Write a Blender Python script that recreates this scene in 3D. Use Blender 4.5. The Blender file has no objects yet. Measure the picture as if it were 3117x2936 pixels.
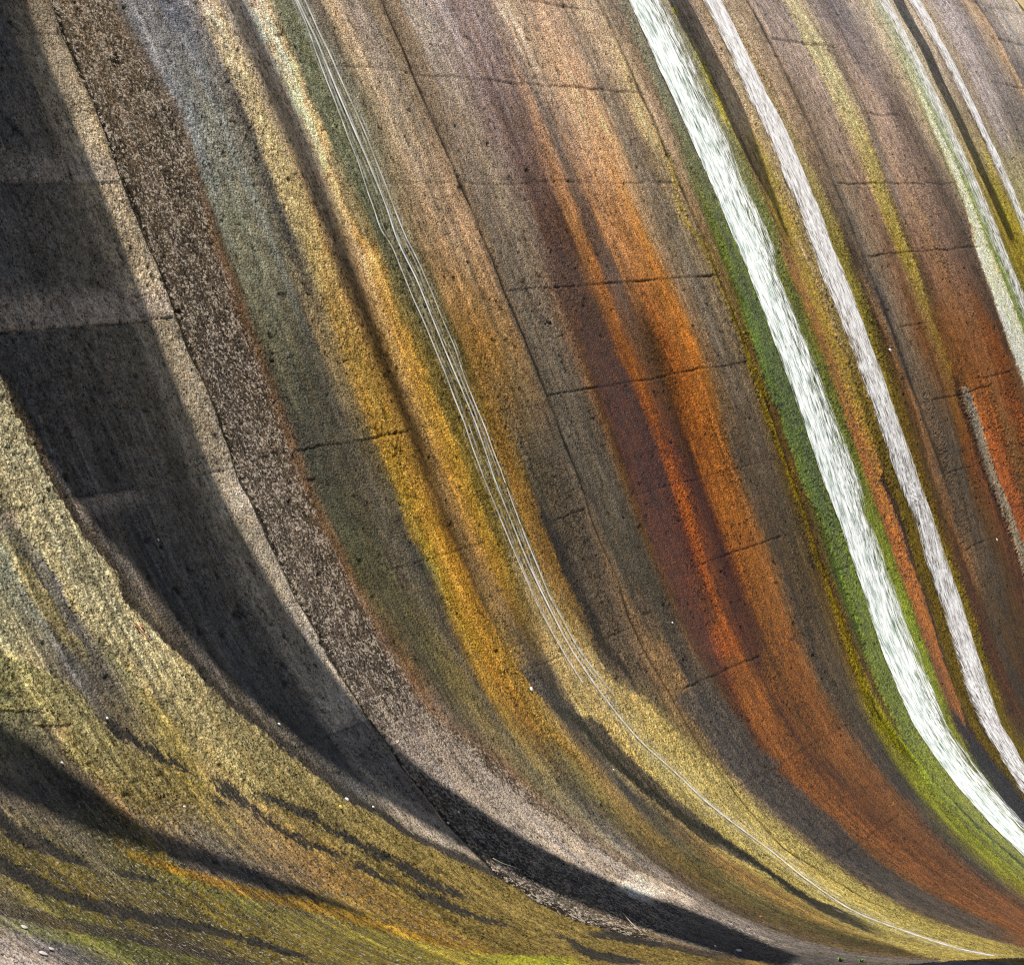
# Stained concrete spillway of a dam with ribbons of white water.
# The spillway face is a swept surface: every point has an angle A (degrees, round the dam's long axis)
# and a distance Y along the dam (in bays of 7.5 m); all stains, joints and streams are laid out in (A, Y).
import bpy, math
import numpy as np
W = 7.5
ZOFF = 1.45 * W
SOL = np.array([1.92452,-0.38765,0.08067,-0.09331,0.00984,2e-05,0.0107,0.21363,0.34507,0.17799,0.04772,-0.00186])
CX, CY, F = 1558.5, 1468.0, 8000.0
XD = np.array([0.90253317,0.04856361,-0.42787318]); YD = np.array([0.43062034,-0.10178401,0.89677541]); ZD = np.array([0.0,-0.99362045,-0.11277592])
ROWS = [[(174.21,2.8571,90,90,93),(174.14,2.9038,118,110,100),(174.1,2.9303,118,105,88),(174.02,2.9899,112,100,82),(173.98,3.0176,106,93,75),(173.9,3.0742,112,98,80),(173.8,3.1466,104,92,76),(173.76,3.1741,122,124,130),(173.65,3.2539,112,114,122),(173.56,3.3175,105,108,118),(173.48,3.3697,122,121,125),(173.43,3.4071,182,167,147),(173.41,3.4233,170,150,128),(173.35,3.4643,172,155,138),(173.25,3.5344,185,166,146),(173.2,3.5703,198,178,158),(173.15,3.6097,195,170,134),(173.12,3.6334,112,118,98),(173.05,3.6816,118,122,104),(172.96,3.7432,118,112,98),(172.92,3.7777,118,108,94),(172.87,3.8096,176,156,130),(172.77,3.8879,142,130,122),(172.67,3.9586,125,111,92),(172.63,3.9895,124,108,88),(172.54,4.0508,127,110,92),(172.46,4.1136,150,140,130),(172.31,4.225,150,138,135),(172.17,4.3217,136,119,121),(172.01,4.4426,146,129,122),(171.93,4.5052,185,161,136),(171.89,4.5324,186,166,140),(171.76,4.6301,150,130,115),(171.67,4.6971,192,157,127),(171.52,4.8125,145,125,105),(171.36,4.9328,186,161,131),(171.24,5.02,150,135,115),(171.14,5.0969,128,112,96),(171.09,5.1361,130,120,100),(170.79,5.3682,140,135,110),(170.69,5.4399,186,166,140),(170.58,5.5282,176,156,132),(170.51,5.5793,165,145,124),(170.42,5.6498,150,130,112),(170.22,5.8084,168,150,126),(170.05,5.941,150,132,112),(169.92,6.0439,152,137,132),(169.67,6.2409,150,135,128),(169.58,6.3154,172,162,127),(169.31,6.5285,142,127,122),(169.09,6.7126,118,112,118),(168.85,6.9061,162,147,132),(168.68,7.0499,178,168,138),(168.36,7.315,180,168,146),(168.17,7.4747,168,154,138),(167.93,7.6728,166,151,132),(167.73,7.8472,166,157,162),(167.46,8.0756,142,132,132),(167.36,8.1645,184,158,130),(167.19,8.3167,122,114,114),(166.9,8.5714,166,160,157),(166.69,8.7585,172,162,152)],[(177.67,2.7704,90,90,93),(177.58,2.9222,116,106,92),(177.57,2.9381,112,100,82),(177.52,3.0106,100,88,72),(177.51,3.0361,95,82,68),(177.48,3.0813,134,114,90),(177.45,3.1275,86,78,68),(177.42,3.1807,94,92,90),(177.4,3.217,122,127,130),(177.34,3.3041,126,129,121),(177.3,3.3818,92,90,87),(177.28,3.4056,184,168,128),(177.26,3.4419,186,171,130),(177.25,3.4664,132,120,97),(177.23,3.4967,150,135,112),(177.21,3.5317,176,154,126),(177.18,3.5744,206,177,142),(177.16,3.6033,206,172,117),(177.15,3.6238,104,108,88),(177.11,3.6893,102,106,86),(177.07,3.7537,118,114,92),(177.04,3.8039,116,106,82),(177.02,3.8358,166,146,116),(176.98,3.9142,141,126,106),(176.93,3.9987,126,109,89),(176.88,4.0684,131,113,93),(176.84,4.1401,141,126,111),(176.78,4.2326,126,106,99),(176.74,4.309,106,86,81),(176.73,4.3243,112,95,90),(176.69,4.3874,108,88,82),(176.66,4.444,166,126,91),(176.64,4.481,106,99,96),(176.62,4.5163,128,108,94),(176.55,4.6232,186,151,116),(176.51,4.7004,190,152,112),(176.48,4.7387,202,156,110),(176.44,4.803,136,121,101),(176.39,4.8901,121,106,91),(176.34,4.9701,168,148,106),(176.29,5.0574,152,127,101),(176.26,5.1135,112,97,76),(176.23,5.1655,90,108,62),(176.08,5.4222,110,120,62),(176.07,5.4394,186,172,80),(176.04,5.4768,188,160,122),(175.97,5.5947,186,156,116),(175.95,5.64,178,148,112),(175.83,5.8439,166,141,111),(175.76,5.959,131,113,96),(175.68,6.0954,136,119,106),(175.61,6.2192,151,131,116),(175.56,6.303,170,154,106),(175.51,6.3925,166,150,104),(175.44,6.4998,151,131,116),(175.35,6.6586,161,136,121),(175.26,6.8244,126,109,99),(175.17,6.9754,152,137,112),(175.12,7.0644,130,150,100),(174.97,7.3101,160,142,118),(174.91,7.4166,130,118,104),(174.74,7.7109,142,127,107),(174.68,7.8172,152,142,132),(174.62,7.9207,118,110,108),(174.55,8.0493,112,107,107)],[(181.64,2.6821,90,90,93),(181.75,2.9227,116,106,92),(181.75,2.9332,128,118,100),(181.78,2.9942,126,114,97),(181.79,3.0193,86,76,66),(181.82,3.092,90,79,67),(181.85,3.1593,92,80,66),(181.86,3.1758,102,82,62),(181.87,3.1973,112,115,98),(181.9,3.2582,118,121,103),(181.93,3.3336,106,106,93),(181.95,3.3775,86,83,76),(181.97,3.4012,160,146,100),(181.99,3.4519,168,151,100),(182.0,3.4723,176,141,81),(182.01,3.4956,140,120,90),(182.02,3.5233,150,126,96),(182.04,3.5627,196,161,116),(182.06,3.5985,192,156,105),(182.07,3.6232,188,147,80),(182.08,3.6466,92,94,67),(182.11,3.7093,116,116,92),(182.13,3.7675,126,110,81),(182.16,3.8336,151,126,96),(182.2,3.9146,141,119,93),(182.22,3.968,151,119,86),(182.26,4.0502,111,99,83),(182.29,4.1209,116,101,86),(182.3,4.1349,120,108,92),(182.34,4.2266,112,96,81),(182.36,4.2604,88,64,54),(182.4,4.3567,86,60,50),(182.42,4.3863,166,116,71),(182.43,4.4243,162,112,68),(182.45,4.4546,92,72,62),(182.47,4.4935,94,72,60),(182.48,4.5226,170,122,80),(182.54,4.655,174,122,74),(182.56,4.6946,192,132,66),(182.58,4.7439,142,117,86),(182.61,4.8124,116,103,86),(182.65,4.9016,121,109,89),(182.69,4.974,120,104,78),(182.72,5.0432,121,96,66),(182.74,5.0936,80,100,38),(182.86,5.3506,100,125,52),(182.9,5.4431,126,136,52),(182.92,5.4774,140,110,66),(182.95,5.5413,150,118,56),(182.97,5.5796,166,146,36),(182.98,5.6124,150,120,72),(183.08,5.8291,142,127,62),(183.12,5.9067,90,75,58),(183.16,5.9894,104,96,88),(183.21,6.1087,126,106,86),(183.27,6.2214,121,93,71),(183.31,6.3229,156,138,72),(183.37,6.435,121,93,76),(183.42,6.5506,151,119,89),(183.49,6.7104,111,89,79),(183.59,6.92,96,81,69),(183.63,6.9896,112,96,80),(183.67,7.0962,120,130,70),(183.78,7.3277,142,122,52),(183.82,7.4047,124,108,60),(183.84,7.4535,170,155,40),(183.87,7.5128,140,140,80)],[(185.62,2.5973,90,90,93),(186.15,2.9237,116,106,92),(186.18,2.9373,121,111,96),(186.27,2.9937,120,109,94),(186.3,3.0122,78,68,60),(186.44,3.0957,76,67,59),(186.52,3.1475,82,70,58),(186.56,3.1674,108,82,57),(186.6,3.1946,96,96,76),(186.71,3.2613,94,93,74),(186.82,3.3238,80,78,69),(186.85,3.3442,130,112,76),(186.93,3.3947,134,115,74),(186.97,3.4145,168,130,62),(187.03,3.4518,178,134,56),(187.06,3.4707,140,108,66),(187.14,3.5201,146,112,66),(187.19,3.5481,186,147,84),(187.25,3.5821,184,146,76),(187.29,3.6079,176,132,52),(187.36,3.6516,108,102,60),(187.5,3.7339,112,104,62),(187.55,3.7615,92,83,46),(187.6,3.7957,146,110,60),(187.76,3.8915,154,115,60),(187.87,3.9525,136,109,70),(187.88,3.9623,132,102,66),(187.94,3.996,112,92,64),(188.0,4.0303,100,92,80),(188.17,4.1359,100,90,78),(188.27,4.1941,122,90,62),(188.33,4.2312,98,58,38),(188.58,4.3771,92,52,33),(188.65,4.4169,162,92,42),(188.72,4.4613,158,90,42),(188.78,4.4962,88,58,40),(188.87,4.5483,86,55,37),(188.94,4.5907,152,87,42),(189.08,4.6731,176,102,42),(189.17,4.7243,194,118,46),(189.24,4.7672,132,97,62),(189.37,4.8433,106,93,76),(189.55,4.9505,105,92,74),(189.67,5.0193,112,82,47),(189.78,5.0872,82,108,26),(190.27,5.3723,92,118,32),(190.34,5.4173,130,110,40),(190.4,5.4514,162,102,37),(190.49,5.5034,166,130,26),(190.59,5.5622,168,140,20),(190.67,5.607,140,115,60),(191.06,5.8343,142,128,46),(191.17,5.8994,77,54,39),(191.27,5.9625,98,84,68),(191.42,6.0473,112,94,73),(191.67,6.1947,112,72,46),(191.81,6.2781,130,105,58),(191.96,6.3636,84,58,42),(192.14,6.4667,130,84,52),(192.51,6.6861,128,82,52),(192.86,6.8889,77,54,43),(192.96,6.9502,110,92,70),(193.14,7.0531,110,130,50)],[(189.57,2.5113,178,168,122),(189.72,2.5635,170,158,112),(189.76,2.5772,96,80,60),(189.83,2.6007,90,90,93),(190.74,2.9115,116,106,92),(190.78,2.925,126,116,101),(190.97,2.9886,124,114,100),(191.03,3.0103,96,86,76),(191.28,3.0937,100,90,79),(191.4,3.135,98,82,66),(191.45,3.1514,96,76,56),(191.52,3.1773,76,76,66),(191.84,3.2843,78,75,64),(191.95,3.3221,86,80,64),(192.11,3.3761,106,91,56),(192.19,3.4024,170,128,46),(192.33,3.4505,172,126,44),(192.39,3.4708,152,108,50),(192.48,3.501,136,104,58),(192.57,3.5331,130,102,62),(192.66,3.5613,182,142,66),(192.75,3.5928,176,134,52),(192.81,3.6116,166,122,36),(192.92,3.6512,100,88,46),(193.06,3.6961,118,104,62),(193.19,3.7419,161,117,46),(193.35,3.7965,141,107,51),(193.37,3.8009,132,102,52),(193.5,3.8456,82,74,56),(193.65,3.8978,82,74,58),(193.85,3.9647,86,76,61),(194.01,4.0162,89,81,69),(194.4,4.1498,86,77,64),(194.53,4.1923,102,72,47),(194.66,4.2375,92,48,20),(195.05,4.3701,92,44,16),(195.14,4.4003,168,86,22),(195.31,4.4576,168,86,20),(195.38,4.4826,92,54,26),(195.49,4.5184,86,50,24),(195.58,4.5483,148,84,28),(195.89,4.6556,150,86,32),(196.0,4.6938,140,92,52),(196.16,4.7465,88,74,57),(196.6,4.8963,86,73,56),(196.79,4.9631,96,76,41),(197.04,5.0469,100,72,36),(197.21,5.1043,98,72,34),(197.32,5.144,70,95,12),(198.01,5.3805,84,112,18),(198.11,5.4155,130,135,32),(198.24,5.4628,120,92,38),(198.38,5.5108,166,96,21),(198.59,5.5844,164,108,22),(198.72,5.6282,70,46,20),(199.3,5.8299,130,118,40),(199.41,5.8705,122,112,38),(199.55,5.9186,72,50,34),(199.75,5.9885,112,82,52),(200.0,6.0781,82,70,54),(200.31,6.1891,80,66,50),(200.47,6.2461,112,63,31),(201.16,6.4924,148,80,32),(201.46,6.6013,138,76,34),(201.62,6.6615,112,76,46),(201.9,6.7625,120,76,40)],[(193.46,2.4198,132,137,112),(193.58,2.45,128,128,104),(193.67,2.4693,76,76,70),(193.75,2.4881,112,108,96),(193.83,2.507,106,106,104),(193.9,2.5237,150,142,100),(193.94,2.5338,178,168,118),(194.12,2.5764,172,160,112),(194.19,2.5911,82,70,56),(194.29,2.6157,88,83,80),(194.58,2.6833,96,90,84),(194.7,2.711,90,90,93),(195.63,2.929,116,106,92),(195.71,2.9481,140,130,115),(195.9,2.9911,140,130,114),(196.0,3.0152,112,100,91),(196.29,3.0825,108,95,87),(196.49,3.131,104,84,64),(196.57,3.1487,112,82,52),(196.7,3.1785,82,82,50),(197.05,3.2618,82,80,52),(197.17,3.2895,92,82,64),(197.49,3.3645,71,69,61),(197.64,3.4018,152,137,52),(197.8,3.4383,192,136,42),(197.97,3.4797,184,130,42),(198.06,3.5007,124,96,56),(198.21,3.5363,116,92,56),(198.29,3.555,172,132,72),(198.44,3.5899,176,132,38),(198.63,3.6345,104,90,46),(198.66,3.6432,140,120,70),(199.05,3.7356,142,120,66),(199.13,3.7546,152,112,52),(199.38,3.8124,144,106,50),(199.44,3.8288,56,50,44),(199.67,3.882,84,72,56),(200.02,3.9676,92,76,58),(200.15,3.9993,128,102,70),(200.32,4.0386,72,66,54),(200.77,4.1494,68,62,50),(200.95,4.1914,96,66,32),(201.13,4.2361,98,52,16),(201.58,4.3465,98,52,15),(201.7,4.3755,166,82,14),(201.89,4.4217,156,78,16),(202.01,4.4515,88,44,12),(202.27,4.5168,88,44,12),(202.47,4.5657,156,88,28),(202.89,4.6713,146,86,34),(203.03,4.7043,142,92,52),(203.31,4.7766,78,62,44),(203.84,4.9093,80,64,40),(204.3,5.0275,98,70,32),(204.54,5.0873,72,96,14),(205.74,5.4009,88,114,20),(205.88,5.4379,130,135,30),(206.05,5.4818,166,92,12),(206.44,5.5847,164,88,12),(206.56,5.6176,56,34,16),(207.61,5.9017,132,120,42),(207.75,5.9382,110,92,36),(207.91,5.9825,82,52,26),(208.32,6.0962,96,73,51),(208.86,6.2463,71,61,49),(209.48,6.4203,97,57,27),(209.83,6.5196,90,54,30)],[(197.25,2.3175,142,142,88),(197.42,2.3474,162,152,102),(197.68,2.3933,168,153,108),(197.86,2.4247,121,111,91),(197.97,2.4447,106,103,101),(198.29,2.5019,106,103,98),(198.55,2.5465,146,137,80),(198.8,2.5916,152,142,82),(199.06,2.6361,142,130,78),(199.22,2.6652,78,68,57),(199.47,2.7098,104,96,88),(199.63,2.7383,100,92,84),(199.77,2.7624,90,90,93),(200.91,2.9651,116,106,92),(200.99,2.9793,152,142,127),(201.08,2.9959,150,140,126),(201.21,3.0182,92,82,77),(201.84,3.1317,94,84,76),(201.98,3.1581,112,94,76),(202.13,3.185,112,82,52),(202.29,3.2134,96,78,52),(202.48,3.2474,77,72,46),(202.76,3.2989,116,106,56),(203.04,3.3491,102,87,57),(203.2,3.3788,168,128,42),(203.52,3.4381,190,136,46),(203.7,3.4706,120,100,60),(203.7,3.4703,96,84,58),(203.81,3.4904,150,122,62),(203.95,3.5164,162,132,66),(204.16,3.5547,72,64,53),(204.46,3.6104,76,67,54),(204.6,3.6365,150,124,74),(205.0,3.712,162,142,82),(205.39,3.7854,156,138,80),(205.49,3.8037,76,68,52),(205.72,3.8477,96,82,62),(206.16,3.9313,92,78,58),(206.37,3.9707,122,94,62),(206.93,4.078,118,90,60),(207.06,4.1047,80,70,58),(207.53,4.1947,80,68,54),(207.84,4.2554,96,52,22),(208.03,4.2925,106,56,20),(208.2,4.326,150,86,30),(208.92,4.4695,134,80,34),(209.26,4.5376,80,50,28),(209.51,4.5887,148,88,40),(209.96,4.6796,136,84,42),(210.35,4.7587,82,70,54),(211.01,4.8951,84,70,48),(211.33,4.962,122,96,42),(211.54,5.0056,152,132,22),(211.72,5.0444,104,76,34),(211.99,5.1008,86,112,14),(213.46,5.4163,100,130,22),(213.68,5.4643,108,82,34),(213.91,5.5163,154,84,16),(214.12,5.5626,150,80,16),(214.24,5.5893,60,38,16),(215.61,5.8957,118,104,38),(216.05,5.9971,97,57,26),(216.44,6.0858,62,52,41),(216.83,6.177,80,52,28)],[(200.91,2.1956,96,88,80),(201.06,2.2163,100,92,84),(201.22,2.2372,104,96,88),(201.85,2.3241,100,90,78),(201.98,2.3428,110,94,72),(202.15,2.3656,160,131,82),(202.52,2.4162,166,136,82),(202.78,2.4522,176,151,97),(203.1,2.4974,152,137,62),(203.42,2.5414,162,142,66),(203.72,2.5831,166,146,92),(204.23,2.655,152,137,72),(204.63,2.7111,142,127,67),(205.05,2.7692,112,97,67),(205.33,2.809,82,74,66),(205.62,2.8499,90,90,93),(206.68,3.0009,110,102,92),(207.33,3.0933,116,106,96),(207.42,3.1076,152,142,134),(208.17,3.2159,154,144,134),(208.4,3.2491,98,84,66),(208.42,3.2515,92,80,68),(208.61,3.2801,132,106,80),(208.91,3.3238,132,121,82),(209.4,3.3963,128,118,78),(209.63,3.43,84,78,60),(210.07,3.4962,126,115,62),(210.41,3.5466,162,132,72),(210.67,3.586,120,104,72),(210.79,3.6044,76,69,61),(211.31,3.6831,74,66,58),(211.48,3.7089,176,151,92),(211.85,3.7648,170,150,84),(212.02,3.7916,170,160,72),(212.74,3.9023,172,162,72),(212.97,3.9381,142,127,67),(213.34,3.9965,138,120,66),(213.8,4.0679,126,106,79),(214.29,4.1455,86,76,66),(214.82,4.2299,102,62,32),(215.33,4.313,140,82,36),(216.1,4.4389,146,86,38),(216.54,4.5112,96,62,34),(217.22,4.6236,132,80,42),(217.94,4.7461,124,80,46),(218.24,4.7968,66,59,53),(218.69,4.8747,70,60,50),(218.97,4.9225,138,144,24),(219.47,5.0098,134,146,22),(219.75,5.0601,92,124,18),(221.65,5.403,120,145,30),(221.96,5.4613,42,32,22),(222.22,5.5109,80,60,36)],[(203.62,2.0805,112,98,50),(203.73,2.0931,122,107,36),(204.65,2.1976,122,107,32),(205.07,2.2458,116,104,62),(205.57,2.3029,122,112,27),(206.03,2.3547,150,134,34),(206.22,2.3775,116,104,92),(207.12,2.4801,116,102,86),(207.7,2.5468,140,114,76),(208.15,2.5987,168,128,66),(208.93,2.689,162,132,56),(209.75,2.7844,164,138,52),(210.62,2.8855,157,132,61),(211.16,2.949,124,108,76),(211.44,2.9816,104,92,80),(211.67,3.0093,90,90,93),(211.79,3.0236,90,90,93),(212.57,3.1157,112,104,94),(213.12,3.1816,150,140,132),(214.33,3.3273,158,148,138),(215.28,3.4423,150,138,128),(215.48,3.4661,92,77,57),(216.06,3.5376,127,107,52),(216.66,3.6118,112,102,51),(217.28,3.6886,162,127,66),(217.57,3.7249,140,114,62),(218.05,3.7847,167,157,62),(219.39,3.955,177,167,77),(219.94,4.0272,132,122,42),(220.8,4.1404,127,107,81),(221.55,4.2398,72,66,62),(222.12,4.3188,132,87,46),(222.94,4.4324,148,88,44),(223.87,4.5679,112,72,42),(224.54,4.6677,136,84,48),(225.25,4.7789,77,67,56),(225.95,4.8921,147,147,42),(226.49,4.9824,130,150,22),(226.78,5.0326,120,145,25)],[(205.8,1.9616,142,134,132),(206.15,1.9954,140,131,128),(206.64,2.0417,94,91,90),(207.02,2.0774,112,112,52),(207.35,2.1078,118,120,52),(208.02,2.1705,102,92,27),(208.36,2.2028,76,62,28),(209.08,2.2695,128,112,30),(210.22,2.3749,138,122,30),(211.44,2.4873,158,142,32),(212.3,2.5662,166,150,24),(213.21,2.6485,166,134,46),(214.44,2.759,162,126,42),(214.44,2.7588,166,126,42),(215.04,2.8126,164,126,44),(215.77,2.877,140,118,66),(216.53,2.9432,118,102,58),(218.24,3.091,152,122,56),(218.75,3.1339,118,108,96),(219.21,3.1733,90,90,93),(221.69,3.38,112,104,94),(221.97,3.4029,114,108,106),(222.47,3.4448,110,102,98),(222.84,3.4757,117,97,61),(224.32,3.602,87,77,37),(225.09,3.6714,152,132,66),(226.16,3.7768,172,157,62),(227.52,3.9311,186,176,86),(228.37,4.0478,140,126,60),(229.07,4.1583,122,97,66),(229.68,4.2666,152,92,46)]]
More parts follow.
